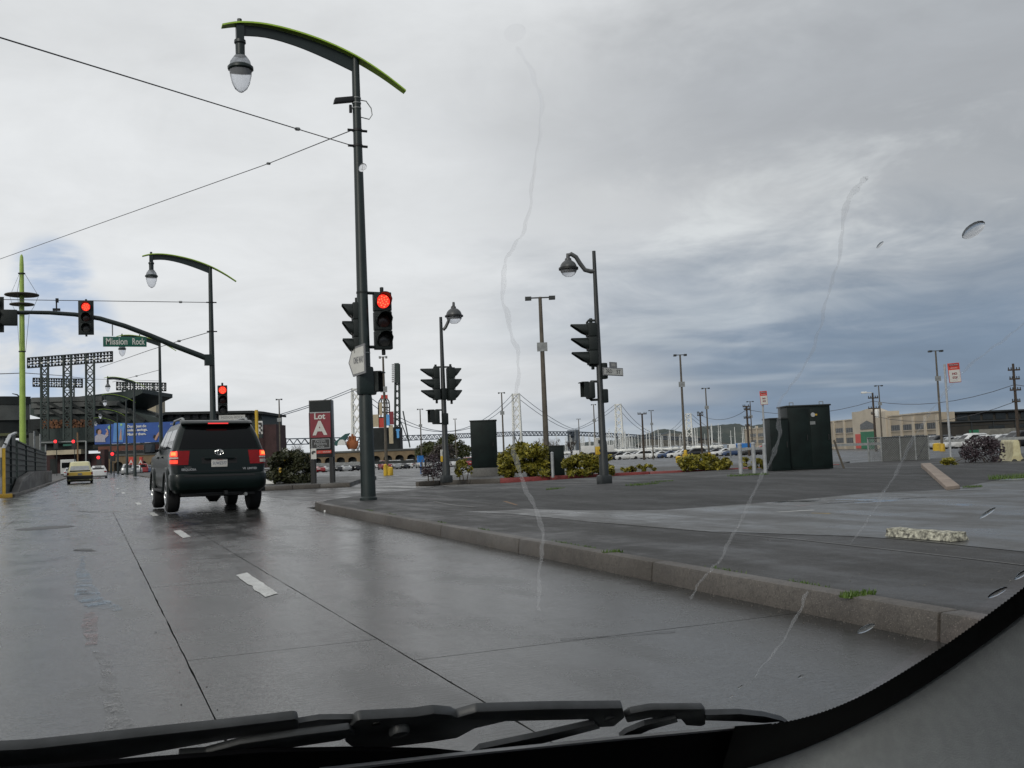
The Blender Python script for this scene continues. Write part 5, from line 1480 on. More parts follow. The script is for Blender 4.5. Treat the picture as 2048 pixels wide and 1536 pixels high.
# crossing push-button post by the hedge
pb_, lpb = upright(571, 966, .135)
t_ = thing('push_button_post', 'thin pale post with yellow crossing button in front of the dark hedge', 'post', pb_)
mb = MB(); hB = lpb(571, 912).z - .135; mb.cyl((0, 0, -.05), (0, 0, hB + .3), .045, n=8); mb.build('post', 'pale_metal', t_)
mb = MB(); mb.box((0, -.07, hB + .18), (.24, .05, .30)); mb.build('button_plate', 'sign_white', t_)
mb = MB(); mb.box((0, -.08, hB - .12), (.24, .08, .28)); mb.build('push_button', 'yellow', t_, bevel=.02)
mb = MB(); mb.lathe([(.05, 0), (.05, .03)], (0, -.15, hB - .12), 10, 'Y'); mb.build('button', 'ink', t_)
q = gp(560, 966.5, .14); mb = MB()
mb.grid([[q + RH * x - FH * .25 + UP * (.16 + R.uniform(-.03, .03)) for x in (-1.0, -.5, 0, .5, 1.0)], [q + RH * x + FH * .35 + UP * (.22 + R.uniform(-.03, .03)) for x in (-1.0, -.5, 0, .5, .9)], [q + RH * x + FH * .4 for x in (-1.0, -.5, 0, .5, .9)]])
mb.grid([[q + RH * x - FH * .25 + UP * (.16) for x in (-1.0, -.5, 0, .5, 1.0)], [q + RH * x - FH * .28 + UP * 0 for x in (-1.0, -.5, 0, .5, 1.0)]])
tag(mb.build('white_sheeting', 'white', None, origin=q), 'white sheeting on the ground at the foot of the dark hedge', 'sheeting')


# ================================================================== parking lot furniture
LOT_H = 7.35
def lot_light(tx, ty, arm_px, label, boxy=False, plate_=True, yellow=True, r_=.085, n=8, th=LOT_H):
    d = (th - 0.9) * F / (hor(tx) - ty); p = lot(tx, d)
    for _ in range(3):
        z = zat((p.x, p.y), ty); d *= (th + p.z - H) / (z - H); p = at(tx, ty, 1) - EYE; p = EYE + p * (d / p.dot(FH)); p.z = zg(p.x, p.y)
    t_ = thing('parking_lot_light', label, 'lamp post', p, -YAW, 'parking lot lights')
    mb = MB(); mb.cyl((0, 0, -.1), (0, 0, th), r_ * 1.25, r_ * .7, n); mb.build('pole', 'pole_brown', t_)
    a = arm_px * d / F
    for s in (-1, 1):
        mb = MB(); mb.bar((0, 0, th - .03), (s * a * .6, 0, th - .03), .05); mb.box((s * a * .8, 0, th - .05), (a * .42, .3, .13)); mb.build('lamp_head', 'pole_slate' if not boxy else 'galv', t_)
    if plate_: mb = MB(); mb.box((0, -.1, th * .72), (.42, .03, .36)); mb.build('number_plate', 'galv', t_)
    if yellow:
        mb = MB(); mb.lathe([(.2, -.1), (.2, .5), (.18, .55), (.08, .57)], n=10); mb.build('concrete_foot', 'yellow_dark', t_)
    return t_, p, d


lot_light(1080, 594, 30, 'tallest-looking twin-headed lot light behind the yellow hedge', yellow=False, r_=.1, n=10)
lot_light(1360, 709, 13, 'twin-headed lot light with yellow bollards at its foot')
lot_light(1411, 776, 8, 'second lot light right of the bollarded one, before the island')
lot_light(1500, 803, 7, 'lot light just left of the tow-away sign by the cabinets')
lot_light(1871, 701, 14, 'twin-headed lot light at the right end of the pier building')
lot_light(1757, 771, 8, 'lot light in front of the pier building gable')
lot_light(1003, 785, 7, 'lot light left of the middle bridge tower', yellow=False)
lot_light(1302, 821, 5, 'small lot light between the two right bridge towers', yellow=False)
lot_light(1187, 809, 5, 'small lot light left of the berm lamp post', yellow=False)
lot_light(840, 818, 6, 'small lot light left of the globe lamp post by the plinth', yellow=False)
lot_light(1157, 838, 4, 'farthest lot light, right of the small utility box', yellow=False, plate_=False)
lot_light(910, 838, 3.5, 'tiny lot light just left of the plinth cabinet', yellow=False, plate_=False)
lot_light(558, 798, 6, 'lot light above the dark hedge left of the lot sign')
lot_light(766, 713, 8, 'box-headed lot light just right of the nearest lamp post', boxy=True)

# yellow bollards at the foot of lot lights
def yellow_post(px, pyb, h, r_, d, label):
    p = lot(px, d); mb = MB(); mb.lathe([(r_, -.1), (r_, h - .05), (r_ * .6, h), (.002, h + .02)], n=10); o = mb.build('bollard', 'yellow', None); o.location = p; tag(o, label, 'bollard', 'yellow bollards in the lot')
yellow_post(1356, 924, .42, .20, 66, 'fat yellow bollard left of the lot light foot')
yellow_post(1370, 924, .8, .11, 64, 'taller thin yellow bollard at the lot light foot')
yellow_post(780, 938, .48, .17, 60, 'fat yellow bollard right of the nearest lamp post')
yellow_post(770, 938, .68, .11, 59, 'thin yellow bollard right of the nearest lamp post')
yellow_post(1873, 895, .6, .34, 80, 'fat yellow bollard beyond the wire cage')
p = lot(841, 62); mb = MB(); mb.box((0, 0, .9), (.38, .3, .42)); mb.cyl((0, 0, 0), (0, 0, .7), .04, n=6); o = mb.build('newspaper_box', 'tarp_blue', None); o.location = p; tag(o, 'small blue box on a post at the lot edge left of the globe lamp post', 'box')


def utility_pole(tx, ty, d, bars, label, top_lamp=False):
    p = lot(tx, d); z = zat((p.x, p.y), ty); q = at(tx, ty, 1) - EYE; q = EYE + q * (d / q.dot(FH)); p = Vector((q.x, q.y, zg(q.x, q.y))); h = z - p.z
    t_ = thing('utility_pole', label, 'utility pole', p, -YAW, 'wooden utility poles')
    mb = MB(); mb.cyl((0, 0, -.1), (0, 0, h), .17, .11, 8); mb.build('pole', 'bark', t_)
    for py, half in bars:
        zz = zat((p.x, p.y), py) - p.z; w = half * d / F; mb = MB(); mb.box((0, -.1, zz), (2 * w, .12, .14))
        ca = mb.build('crossarm', 'bark', t_)
        for x in (-.9, -.45, .45, .9): mb = MB(); mb.lathe([(.05, 0), (.06, .12), (.03, .2)], (x * w, -.1, zz + .07), 6); mb.build('insulator', 'pole_slate', ca)
    return t_, p, h


u1, pu1, hu1 = utility_pole(2026, 728, 95, [(740, 12), (758, 10), (780, 11), (803, 8)], 'tall wooden utility pole with four crossarms near the right edge')
u2, pu2, hu2 = utility_pole(1745, 786, 120, [(796, 10), (817, 11), (828, 6)], 'wooden utility pole before the pier building gable')
u3, pu3, hu3 = utility_pole(1493, 812, 130, [(813, 8), (819, 6), (836, 7), (852, 5)], 'wooden utility pole left of the low green cabinet')
u4, pu4, hu4 = utility_pole(1400, 826, 150, [(826, 6), (831, 6)], 'wooden utility pole right of the farthest bridge tower')
u5, pu5, hu5 = utility_pole(1284, 828, 140, [(828, 9)], 'dark utility pole with one crossarm between the bridge towers')
mb = MB(); zz = hu2 - .2; mb.bar((-.1, 0, hu2), (-.95, -.2, hu2 + .05), .1); mb.box((-1.1, -.2, hu2 + .05), (.6, .4, .22)); mb.build('lamp_head', 'lamp_white', u2, bevel=.04)
mb = MB(); mb.lathe([(.22, 0), (.24, .1), (.24, .9), (.2, 1.0)], (.3, -.1, hu2 - 3.0), 10); mb.build('transformer', 'lamp_white', u2)
T1, T2, T3 = pu1 + UP * (hu1 - 2), pu2 + UP * (hu2 - 1), pu3 + UP * (hu3 - .5)
wire(sagline(T1, T2, 1.0), .03, 'power line between the right-hand utility poles, upper run'); wire(sagline(T1 - UP * 1.6, T2 - UP * 1.8, 1.2), .03, 'power line between the right-hand utility poles, lower run')
wire(sagline(T2, T3, 1.0), .03, 'power line sagging behind the tall green cabinets'); wire(sagline(T3, pu4 + UP * (hu4 - .3), 1.0), .03, 'power line from the bollards towards the farthest bridge tower')
wire(sagline(T1, T1 + (T1 - T2) * .6, .8), .03, 'power line leaving the picture on the right')

# rail along the far edge of the lot
def rail_run(pts_px, label, zr=.75, mat='galv', step=4.0):
    pts = [lot(x, d) for x, d in pts_px]; t_ = thing('guard_rail', label, 'guard rail', pts[0], local=False)
    for a, b in zip(pts, pts[1:]):
        mb = MB(); mb.bar(a + UP * zr, b + UP * zr, .06, .22); mb.build('rail', mat, t_)
        n = max(1, int((b - a).length / step))
        for i in range(n): q = a.lerp(b, i / n); mb = MB(); mb.box(q + UP * zr / 2, (.1, .1, zr)); mb.build('post', mat, t_)
rail_run([(600, 72), (660, 71), (735, 70)], 'grey rail behind the lot sign'); rail_run([(740, 78), (850, 76), (950, 72)], 'dark rail between the nearest lamp post and the plinth cabinet', mat='pole_slate')
rail_run([(1460, 92), (1560, 90)], 'grey rail behind the three bollards'); rail_run([(1660, 88), (1780, 84), (1960, 80), (2080, 78)], 'long rail before the pier building')

# ================================================================== parked cars in the lot
cols_ = ['car_white', 'car_white', 'car_silver', 'car_black', 'car_grey', 'car_silver', 'car_red', 'car_white', 'car_blue', 'car_black']
names_ = dict(car_white='white', car_silver='silver', car_black='black', car_grey='grey', car_red='red', car_blue='blue')
def car_row(px0, px1, d0, d1, n, where, group, face_us=.75, rz0=None):
    ords = 'first second third fourth fifth sixth seventh eighth ninth tenth eleventh twelfth thirteenth fourteenth fifteenth'.split()
    for i in range(n):
        k = (i + .5) / n; px = px0 + (px1 - px0) * k + R.uniform(-2, 2); d = d0 + (d1 - d0) * k + R.uniform(-1, 1)
        c = R.choice(cols_); kd = R.choice(('sedan', 'sedan', 'suv')); p = lot(px, d)
        rz = -YAW + (math.pi if R.random() < face_us else 0) + R.uniform(-.05, .05) + .35 if rz0 is None else rz0 + R.uniform(-.06, .06)
        put_car(kd, c, p, rz, names_[c] + (' sport utility vehicle, ' if kd == 'suv' else ' saloon car, ') + ords[i] + ' from left in the ' + where, group)
car_row(560, 712, 175, 185, 9, 'front row left of nearest lamp post', 'cars parked before the brick arcade')
car_row(545, 715, 215, 225, 10, 'back row left of nearest lamp post', 'cars parked before the brick arcade')
car_row(752, 940, 185, 195, 10, 'front row right of nearest lamp post', 'cars parked before the brick arcade')
car_row(750, 880, 225, 235, 8, 'back row right of nearest lamp post', 'cars parked before the brick arcade')
car_row(250, 345, 150, 190, 7, 'row by the red boards', 'cars parked by the red boards')
car_row(1160, 1420, 200, 190, 15, 'row before the sailing boats', 'cars parked before the marina', rz0=-YAW + math.pi / 2)
car_row(1440, 1560, 185, 180, 6, 'row left of the tall cabinets', 'cars parked before the marina', rz0=-YAW + math.pi / 2)
car_row(1890, 2080, 120, 105, 8, 'row before the brown shed', 'cars parked before the shed', rz0=-YAW + math.pi / 2 + .3)

def box_truck(px, d, L, h, rz, label, body='truck_white', w=2.3):
    p = lot(px, d); t_ = thing('truck', label, 'truck', p, rz)
    mb = MB(); mb.box((0, L / 2 - .8, .9 + (h - .9) / 2), (w, L - 2, h - .9)); mb.build('box_body', body, t_, bevel=.05)
    mb = MB(); mb.box((0, L - .8, 1.35), (w * .9, 1.8, 1.7), taper=.9); cb = mb.build('cab', 'truck_white', t_, bevel=.1)
    mb = MB(); mb.box((0, L + .06, 1.75), (w * .75, .06, .6)); mb.build('windscreen', 'dark_glass', cb)
    mb = MB(); mb.box((0, L / 2, .65), (w * .8, L - 1, .35)); mb.build('chassis', 'rubber', t_)
    for s in (-1, 1):
        for y in (1.0, L - 1.0): mb = MB(); mb.lathe([(.42, -.14), (.42, .14)], (s * (w / 2 - .16), y, .42), 12, 'X'); mb.build('wheel', 'tyre', t_)
box_truck(1229, 215, 9, 3.1, -YAW + math.pi / 2, 'white box truck parked before the sailing boats')
box_truck(1508, 230, 6, 2.3, -YAW + math.pi / 2, 'truck with a blue tarpaulin body behind the grey bollards', 'tarp_blue')
box_truck(1930, 172, 6, 1.9, -YAW + 1.4, 'white truck parked before the long brown shed')
box_truck(2036, 150, 7, 2.7, -YAW + 1.0, 'grey truck with open racks at the right edge', 'mesh_grey')

# ================================================================== trees
def tree(px, pyt, pyb, d, halfw, label, mat='leaf_green', n=3500, size=.32, trunk=.35, clumps=26, group=None, wpx=True, name='tree'):
    p = lot(px, d); zt = zat((p.x, p.y), pyt); h = zt - p.z; w = halfw * d / F
    t_ = thing(name, label, 'tree', p, 0, group)
    mb = MB(); mb.tube([(0, 0, -.2), (.05 * w, 0, h * .3), (0, 0, h * .75)], [h * .035, h * .028, h * .01], 7)
    for i in range(6):
        a = R.uniform(0, 6.28); z0 = h * R.uniform(.25, .5); mb.tube([(0, 0, z0), (w * .4 * math.cos(a), w * .4 * math.sin(a), z0 + h * .2), (w * .75 * math.cos(a), w * .75 * math.sin(a), z0 + h * .35)], [h * .016, h * .010, h * .003], 5)
    mb.build('trunk', 'bark', t_)
    mb = MB(); leaf_cloud(mb, Vector((0, 0, h * (.5 + trunk / 2))), w, w * .8, h * (1 - trunk) / 2, n, size, clumps=clumps); mb.build('crown', mat, t_, recalc=False)['kind'] = 'stuff'
    return t_


tree(860, 884, 925, 215, 30, 'dark green round tree left of the globe lamp post by the plinth', n=2600, trunk=.12)
tree(905, 869, 925, 225, 34, 'larger olive green tree behind the globe lamp post by the plinth', n=3200, trunk=.12)
tree(888, 888, 925, 205, 28, 'brownish shrubby tree in front of the olive tree', 'leaf_twig', n=1800, trunk=.1)
tree(931, 890, 925, 235, 14, 'thin green tree just left of the plinth cabinet', n=900, trunk=.3)


def bare_tree(px, pyt, d, w, label):
    p = lot(px, d); h = zat((p.x, p.y), pyt) - p.z; t_ = thing('bare_tree', label, 'tree', p, 0, 'bare winter trees')
    mb = MB(); mb.tube([(0, 0, -.1), (0, 0, h * .35)], [.10, .07], 6); mb.build('trunk', 'bark', t_)
    mb = MB()
    def br(a, d_, l, r_, k):
        b = a + d_ * l; mb.bar(a, b, r_ * 1.6)
        if k: [br(b, (d_ + Vector((R.gauss(0, .42), R.gauss(0, .42), R.uniform(-.05, .3)))).normalized(), l * R.uniform(.6, .85), r_ * .6, k - 1) for _ in range(3)]
    for i in range(3): br(Vector((0, 0, h * .3)), Vector((R.gauss(0, .4), R.gauss(0, .4), 1)).normalized(), h * .22, .05, 4)
    mb.build('crown', 'bark', t_)['kind'] = 'stuff'
bare_tree(1082, 874, 120, 10, 'bare tree behind the yellow hedge'); bare_tree(1112, 876, 130, 10, 'bare tree above the small utility box'); bare_tree(1142, 876, 118, 10, 'bare tree right of the small utility box'); bare_tree(595, 886, 230, 8, 'bare tree behind the dark hedge')

# ================================================================== marina
def hull():
    mb = MB(); rows = []
    for k, w, z0 in ((-4, .6, .3), (-3.6, 1.2, .05), (-1, 1.5, -.1), (2, 1.2, 0), (3.6, .5, .1), (4.3, .03, .5)):
        rows.append([Vector((-w, k, 1.1)), Vector((-w * .8, k, .5)), Vector((0, k, z0)), Vector((w * .8, k, .5)), Vector((w, k, 1.1))])
    mb.grid(rows); mb.grid([[r_[0] for r_ in rows], [r_[4] for r_ in rows]]); mb.add(rows[0], [(0, 1, 2, 3, 4)])
    mb.box((0, -.6, 1.35), (1.5, 3.4, .5), taper=.85)
    return mb
boat0 = thing('sailing_boat', 'white sailing boat with bare mast moored beyond the lot', 'boat', (0, 0, 0), 0, 'sailing boats in the marina')
hull().build('hull', 'lamp_white', boat0)
mb = MB(); mb.cyl((0, .6, 1.1), (0, .6, 9.6), .17, .13, 6); mb.bar((-.9, .6, 6.5), (.9, .6, 6.5), .06); mb.build('mast', 'lamp_white', boat0)
mb = MB(); mb.cyl((0, .5, 2.3), (0, -3.2, 2.25), .2, .16, 6); mb.build('boom', 'pale_metal', boat0)
mb = MB(); mb.bar((0, .6, 9.4), (0, 4.2, 1.2), .03); mb.bar((0, .6, 9.4), (0, -3.9, 1.2), .03); mb.build('stay', 'wire', boat0)
first = True
for i in range(120):
    px = R.uniform(1075, 1555) if i < 100 else R.uniform(1150, 1290)
    d = R.uniform(430, 620); p = at(px, hor(px), d); p.z = -1.35
    b_ = boat0 if first else copy_tree(boat0); first = False
    b_.location = p; b_.rotation_euler = (0, R.uniform(-.01, .01), -YAW + R.choice((0, math.pi, math.pi / 2)) + R.uniform(-.3, .3)); s_ = R.uniform(.75, 1.25); b_.scale = (1, 1, s_)


# ================================================================== suspension bridge, island
tw_px = [(716, 775, 2112), (1043, 786, 2721), (1251, 807, 3335), (1380, 826, 3944)]
def seabase(px, d): p = at(px, hor(px), d); p.z = -1.35; return p
b0, b3 = seabase(716, 2112), seabase(1380, 3944)
bdir = (b3 - b0).normalized(); bl = (b3 - b0).length; bn = Vector((bdir.y, -bdir.x, 0)); bn = bn if bn.dot(FH) < 0 else -bn
bridge = thing('suspension_bridge', 'long suspension bridge with white latticed towers across the bay', 'bridge', b0, local=False)
ts = [0, 704 / 2116 * bl, 1412 / 2116 * bl, bl]
def deck_z(s):
    xs, zs = [-900, ts[0], ts[1], (ts[1] + ts[2]) / 2, ts[2], ts[3], bl + 600], [40, 46, 57, 56, 48, 30, 20]
    return float(np.interp(s, xs, zs))
tops = []
for (px, py, d), s in zip(tw_px, ts):
    c = b0 + bdir * s; zt = zat((c.x, c.y), py); tops.append(zt)
    mb = MB(); hw = 10.5
    zdeck = deck_z(s)
    for q in (-1, 1):
        mb.add([c + bn * q * (hw + 2) + bdir * a + bn * b + UP * -2 for a, b in ((-3.5, -2.6), (3.5, -2.6), (3.5, 2.6), (-3.5, 2.6))] + [c + bn * q * (hw - .5) + bdir * a + bn * b + UP * zt for a, b in ((-2.5, -2.0), (2.5, -2.0), (2.5, 2.0), (-2.5, 2.0))],
               [(3, 2, 1, 0), (4, 5, 6, 7), (0, 1, 5, 4), (1, 2, 6, 5), (2, 3, 7, 6), (3, 0, 4, 7)])
    mb.bar(c - bn * hw + UP * (zt - 3), c + bn * hw + UP * (zt - 3), 4, 5)
    nb = 4; span = zt - 6 - (zdeck + 4)
    for i in range(nb):
        z0, z1 = zdeck + 4 + span * i / nb, zdeck + 4 + span * (i + 1) / nb
        mb.bar(c - bn * hw + UP * z0, c + bn * hw + UP * z1, 2.4); mb.bar(c + bn * hw + UP * z0, c - bn * hw + UP * z1, 2.4)
    for z0, z1 in ((4, zdeck - 8),): mb.bar(c - bn * hw + UP * z0, c + bn * hw + UP * z1, 2.4); mb.bar(c + bn * hw + UP * z0, c - bn * hw + UP * z1, 2.4)
    mb.build('tower', 'white_steel', bridge)
for q in (-9, 9):                                                # main cables, two per span
    pts = []
    anchors = [(-520, deck_z(-520) + 6)] + list(zip(ts, tops)) + [(bl + 500, deck_z(bl + 500) + 6)]
    for (s0, z0), (s1, z1) in zip(anchors, anchors[1:]):
        for i in range(17):
            k = i / 16; s = s0 + (s1 - s0) * k; full = z0 > 90 and z1 > 90
            z = z0 + (z1 - z0) * k
            if full:
                mid = abs(s0 - ts[1]) < 1                         # the centre anchorage takes the cables down between the two halves
                zm = deck_z(s) + 7; kk = abs(2 * k - 1) ** (1.35 if mid else 2.0)
                z = zm + (z - zm) * kk
            else: z -= 4 * 14 * k * (1 - k)
            pts.append(b0 + bdir * s + bn * q + UP * z)
    mb = MB(); mb.tube(pts, .75, 5); mb.build('main_cable', 'deck_steel', bridge)
ss_ = np.linspace(-900, bl + 600, 160)
for off, th_, w in ((0, 1.6, 20), (-11, 1.6, 20)):
    mb = MB(); rows = []
    for s in ss_:
        c = b0 + bdir * s; z = deck_z(s) + off; rows.append([c - bn * w / 2 + UP * z, c + bn * w / 2 + UP * z, c + bn * w / 2 + UP * (z + th_), c - bn * w / 2 + UP * (z + th_)])
    mb.grid(rows, close=True); mb.build('deck', 'deck_steel', bridge)
mb = MB()
for i, (s0, s1) in enumerate(zip(np.linspace(-900, bl + 600, 330), np.linspace(-900, bl + 600, 330)[1:])):
    z = deck_z(s0); lo, hi = -10, .5
    a, b = (lo, hi) if i % 2 else (hi, lo)
    for q in (-10, 10): mb.bar(b0 + bdir * s0 + bn * q + UP * (z + a), b0 + bdir * s1 + bn * q + UP * (z + b), 1.1)
mb.build('deck_truss', 'deck_steel', bridge)['kind'] = 'stuff'
c = b0 + bdir * (ts[1] + ts[2]) / 2; mb = MB()
mb.obox(c - bn * 14 - bdir * 14 - UP * 2, bn * 28, bdir * 28, UP * (deck_z((ts[1] + ts[2]) / 2) + 8)); mb.build('anchorage', 'grey_pier', bridge)
for s in (-420, -240, 480): pass

# wooded island ridge behind the bridge
def ridge(name, pts, d, mat, bump, dep=600, amp=1.0):
    xs = np.linspace(pts[0][0], pts[-1][0], 260); rows = [[], [], []]
    ys = np.interp(xs, [p[0] for p in pts], [p[1] for p in pts])
    for i, (x, y) in enumerate(zip(xs, ys)):
        p = seabase(x, d); n_ = bump * (math.sin(i * .37) * .5 + math.sin(i * .83 + 1) * .35 + R.uniform(-.55, .55))
        z = max(1.0, zat((p.x, p.y), y - n_ * amp)); f_ = FH
        rows[0].append(p - f_ * dep * .5 - UP * 2); rows[1].append(p - f_ * dep * .2 + UP * (z * .62 + R.uniform(-4, 4))); rows[2].append(Vector((p.x, p.y, z)))
    rows.append([p + FH * dep - UP * (p.z + 3) for p in rows[2]])
    mb = MB(); mb.grid(rows); return structure(mb.build(name, mat, sharp=80))
ridge('hills', [(1085, 897), (1140, 888), (1230, 880), (1290, 868), (1330, 858), (1365, 862), (1390, 856), (1430, 850), (1470, 848), (1500, 851), (1530, 847), (1570, 850), (1650, 858), (1800, 866), (1950, 868), (2200, 870)], 4400, 'hill', 1.6)
ridge('hills', [(1270, 890), (1300, 874), (1340, 866), (1380, 868), (1420, 880), (1440, 888)], 4200, 'island_bare', .8)
ridge('hills', [(-200, 945), (0, 940), (200, 933), (500, 924), (720, 914), (900, 908), (1100, 899)], 6000, 'hill', .8)

# ================================================================== pier buildings on the right
def facade_frame(pxa, da, pxb, db):
    a, b = lot(pxa, da), lot(pxb, db); a.z = b.z = -1.35
    ex = (b - a); ex.z = 0; L = ex.length; ex.normalize(); n = Vector((ex.y, -ex.x, 0)); n = n if n.dot(FH) < 0 else -n
    return a, b, ex, n, L
def on_facade(a, ex, px):                                        # distance along the facade of photo column px
    d = ray(px, hor(px)); det = d.x * (-ex.y) + ex.x * d.y
    t_ = (-(a.x) * -ex.y * -1 + 0) if False else None
    M_ = np.array([[d.x, -ex.x], [d.y, -ex.y]]); k = np.linalg.solve(M_, np.array([a.x, a.y])); return float(k[1])
fa, fb, ex, fn, FL = facade_frame(1490, 330, 1880, 185)
pier = thing('pier_building', 'beige two-storey pier building with gabled gateway and green doors', 'building', fa, local=False)
def fz(px, py): s = on_facade(fa, ex, px); p = fa + ex * s; return zat((p.x, p.y), py)
def sx_(px): return on_facade(fa, ex, px)
zr = fz(1790, 832.5)                                             # parapet
dep = 3.0
def fbox(mb, s0, s1, z0, z1, y0, y1): mb.obox(fa + ex * s0 - fn * y1 + UP * (z0 - fa.z), ex * (s1 - s0), fn * (y1 - y0), UP * (z1 - z0)); return mb
s0_, s1_ = 0, sx_(1880)
g0, g1 = sx_(1711), sx_(1778)
for a_, b_ in ((s0_, g0), (g1, s1_)): fbox(MB(), a_, b_, -1.5, zr, 0.05, dep).build('wall', 'pier_beige', pier)
# gateway block with gable
zg_ = fz(1740, 824); zpk = fz(1737, 822)
mb = MB(); gm = (g0 + g1) / 2; gp_ = [(g0, -1.5), (g1, -1.5), (g1, fz(1770, 823)), (g1 - (g1 - g0) * .25, fz(1770, 823)), (gm, fz(1737, 818)), (g0 + (g1 - g0) * .25, fz(1715, 824)), (g0, fz(1715, 824))]
mb.prism([fa + ex * s + fn * .5 + UP * (z - fa.z) for s, z in gp_], -fn * dep); gate = mb.build('gatehouse', 'pier_trim', pier)
mb = MB(); da_, db_ = sx_(1727), sx_(1755); fbox(mb, da_, db_, -1.3, fz(1740, 863), -.62, -.45); dr = mb.build('gate_door', 'door_green', pier)
mb = MB(); mb.prism([fa + ex * s + fn * .56 + UP * (z - fa.z) for s, z in ((da_, fz(1740, 858)), (db_, fz(1740, 858)), (db_, fz(1752, 848)), ((da_ + db_) / 2, fz(1740, 841)), (da_, fz(1729, 849)))], fn * .06); mb.build('fanlight', 'pier_window', pier)
mb = MB(); fbox(mb, sx_(1716), sx_(1727), -1.2, fz(1722, 868), -.60, -.5); mb.build('red_panel', 'sign_bright_red', pier)
# windows, bays and pilasters
def win_row(pl, pr, n, yt, yb, yl, yl2):
    for i in range(n):
        a_, b_ = sx_(pl + (pr - pl) * (i + .12) / n), sx_(pl + (pr - pl) * (i + .88) / n); pm_ = pl + (pr - pl) * (i + .5) / n
        for zt_, zb_ in ((fz(pm_, yt(pm_)), fz(pm_, yb(pm_))), (fz(pm_, yl(pm_)), fz(pm_, yl2(pm_)))):
            mb = MB(); fbox(mb, a_, b_, zb_, zt_, -.06, .02); w = mb.build('window', 'pier_window', pier)
            mb = MB(); fbox(mb, a_ - .1, b_ + .1, zb_ - .18, zb_ - .02, -.16, .04); mb.build('sill', 'pier_trim', w)
            for k in (1, 2, 3): mb = MB(); x = a_ + (b_ - a_) * k / 4; fbox(mb, x - .03, x + .03, zb_, zt_, -.09, -.05); mb.build('mullion', 'shed_roof', w)
    for i in range(n + 1):
        x = sx_(pl + (pr - pl) * i / n); pm_ = pl + (pr - pl) * i / n
        mb = MB(); fbox(mb, x - .45, x + .45, -1.4, fz(pm_, lin(pm_, 1500, 853, 1880, 829.5)), -.22, .3); mb.build('pilaster', 'pier_trim', pier)
def lin(x, x0, y0, x1, y1): return y0 + (y1 - y0) * (x - x0) / (x1 - x0)
win_row(1781, 1877, 4, lambda x: lin(x, 1780, 851, 1877, 845), lambda x: lin(x, 1780, 862, 1877, 857), lambda x: lin(x, 1780, 872, 1877, 868), lambda x: lin(x, 1780, 886, 1877, 886))
win_row(1670, 1711, 2, lambda x: lin(x, 1670, 857, 1711, 855), lambda x: lin(x, 1670, 866, 1711, 865), lambda x: lin(x, 1670, 876, 1711, 875), lambda x: lin(x, 1670, 886, 1711, 886))
win_row(1500, 1560, 4, lambda x: lin(x, 1500, 868, 1560, 864), lambda x: lin(x, 1500, 874, 1560, 872), lambda x: lin(x, 1500, 880, 1560, 879), lambda x: lin(x, 1500, 886, 1560, 886))
mb = MB(); fbox(mb, 0, g0, zr - .0, zr + .25, -.12, .4); mb.build('cornice', 'pier_trim', pier); mb = MB(); fbox(mb, g1, s1_, zr, zr + .25, -.12, .4); mb.build('cornice', 'pier_trim', pier)
# long dark shed running off to the right from the corner of the beige building
shed = thing('pier_shed', 'long dark brown pier shed with glazed monitor roof right of the beige building', 'building', fb, local=False)
sc0 = fa + ex * s1_; su = -fn; sc0 = Vector((sc0.x, sc0.y, -1.45))
def sbx(mb, u0, u1, z0, z1, w0, w1): mb.obox(sc0 + su * u0 - ex * w0 + UP * (z0 - sc0.z), su * (u1 - u0), -ex * (w1 - w0), UP * (z1 - z0)); return mb
def sz(py): return zat((sc0 + su * 8)[:2], py)
SLN = 60.0
zs1 = sz(843); pb2 = sc0 - ex * 12; zs2 = zat((pb2 + su * 8)[:2], 827)
sbx(MB(), .1, SLN, -1.5, zs1, -.3, 40).build('wall', 'shed_brown', shed)
sbx(MB(), .0, SLN, zs1, zs1 + .22, -.7, 12).build('lower_roof', 'shed_roof', shed)
sbx(MB(), 3.3, SLN, -1.4, zs2, 12, 90).build('monitor_wall', 'shed_brown', shed)
sbx(MB(), 3.1, SLN, zs2, zs2 + .3, 11, 90).build('roof', 'shed_roof', shed)
for i in range(22):
    a_, b_ = 3.6 + (SLN - 4) * (i + .1) / 22, 3.6 + (SLN - 4) * (i + .9) / 22
    w = sbx(MB(), a_, b_, zs1 + .5, zs2 - .3, 11.85, 12.1).build('clerestory_window', 'pier_window', shed)
zd = sz(859)
sbx(MB(), 5.3, 7.6, -1.4, zd, -.42, -.2).build('door', 'door_green', shed)
for u in (.5, 2.8): sbx(MB(), u, u + 1.1, -1.4, sz(868), -.45, -.2).build('door', 'galv', shed)
for i in range(14): u = 1.6 + i * 4.1; sbx(MB(), u, u + .22, -1.4, zs1, -.5, -.2).build('downpipe', 'shed_roof', shed)
for i in range(9): u = 9 + i * 5.2; sbx(MB(), u, u + 3.0, sz(858), sz(852), -.38, -.2).build('window', 'pier_window', shed)
sbx(MB(), .1, SLN, sz(850), sz(849), -.4, -.2).build('wall_band', 'shed_roof', shed)

# ================================================================== ballpark
DS = 340.0
def PB_(mb, x0, y0, x1, y1, d, th):                              # upright block facing the viewer between photo columns and rows, d metres off
    pl = at((x0 + x1) / 2, (y0 + y1) / 2, 1) - EYE; k = d / pl.dot(FH)
    q = EYE + pl * k; w = abs(x1 - x0) * d / F; h = abs(y1 - y0) * d / F
    mb.obox(q - RH * w / 2 - UP * h / 2, RH * w, FH * th, UP * h); return mb
def ppt(px, py, d): q = at(px, py, 1) - EYE; return EYE + q * (d / q.dot(FH))


stand = thing('ballpark_stand', 'dark green ballpark grandstand with sloping upper deck and crowded seats', 'stadium', ppt(150, 945, DS), local=False)
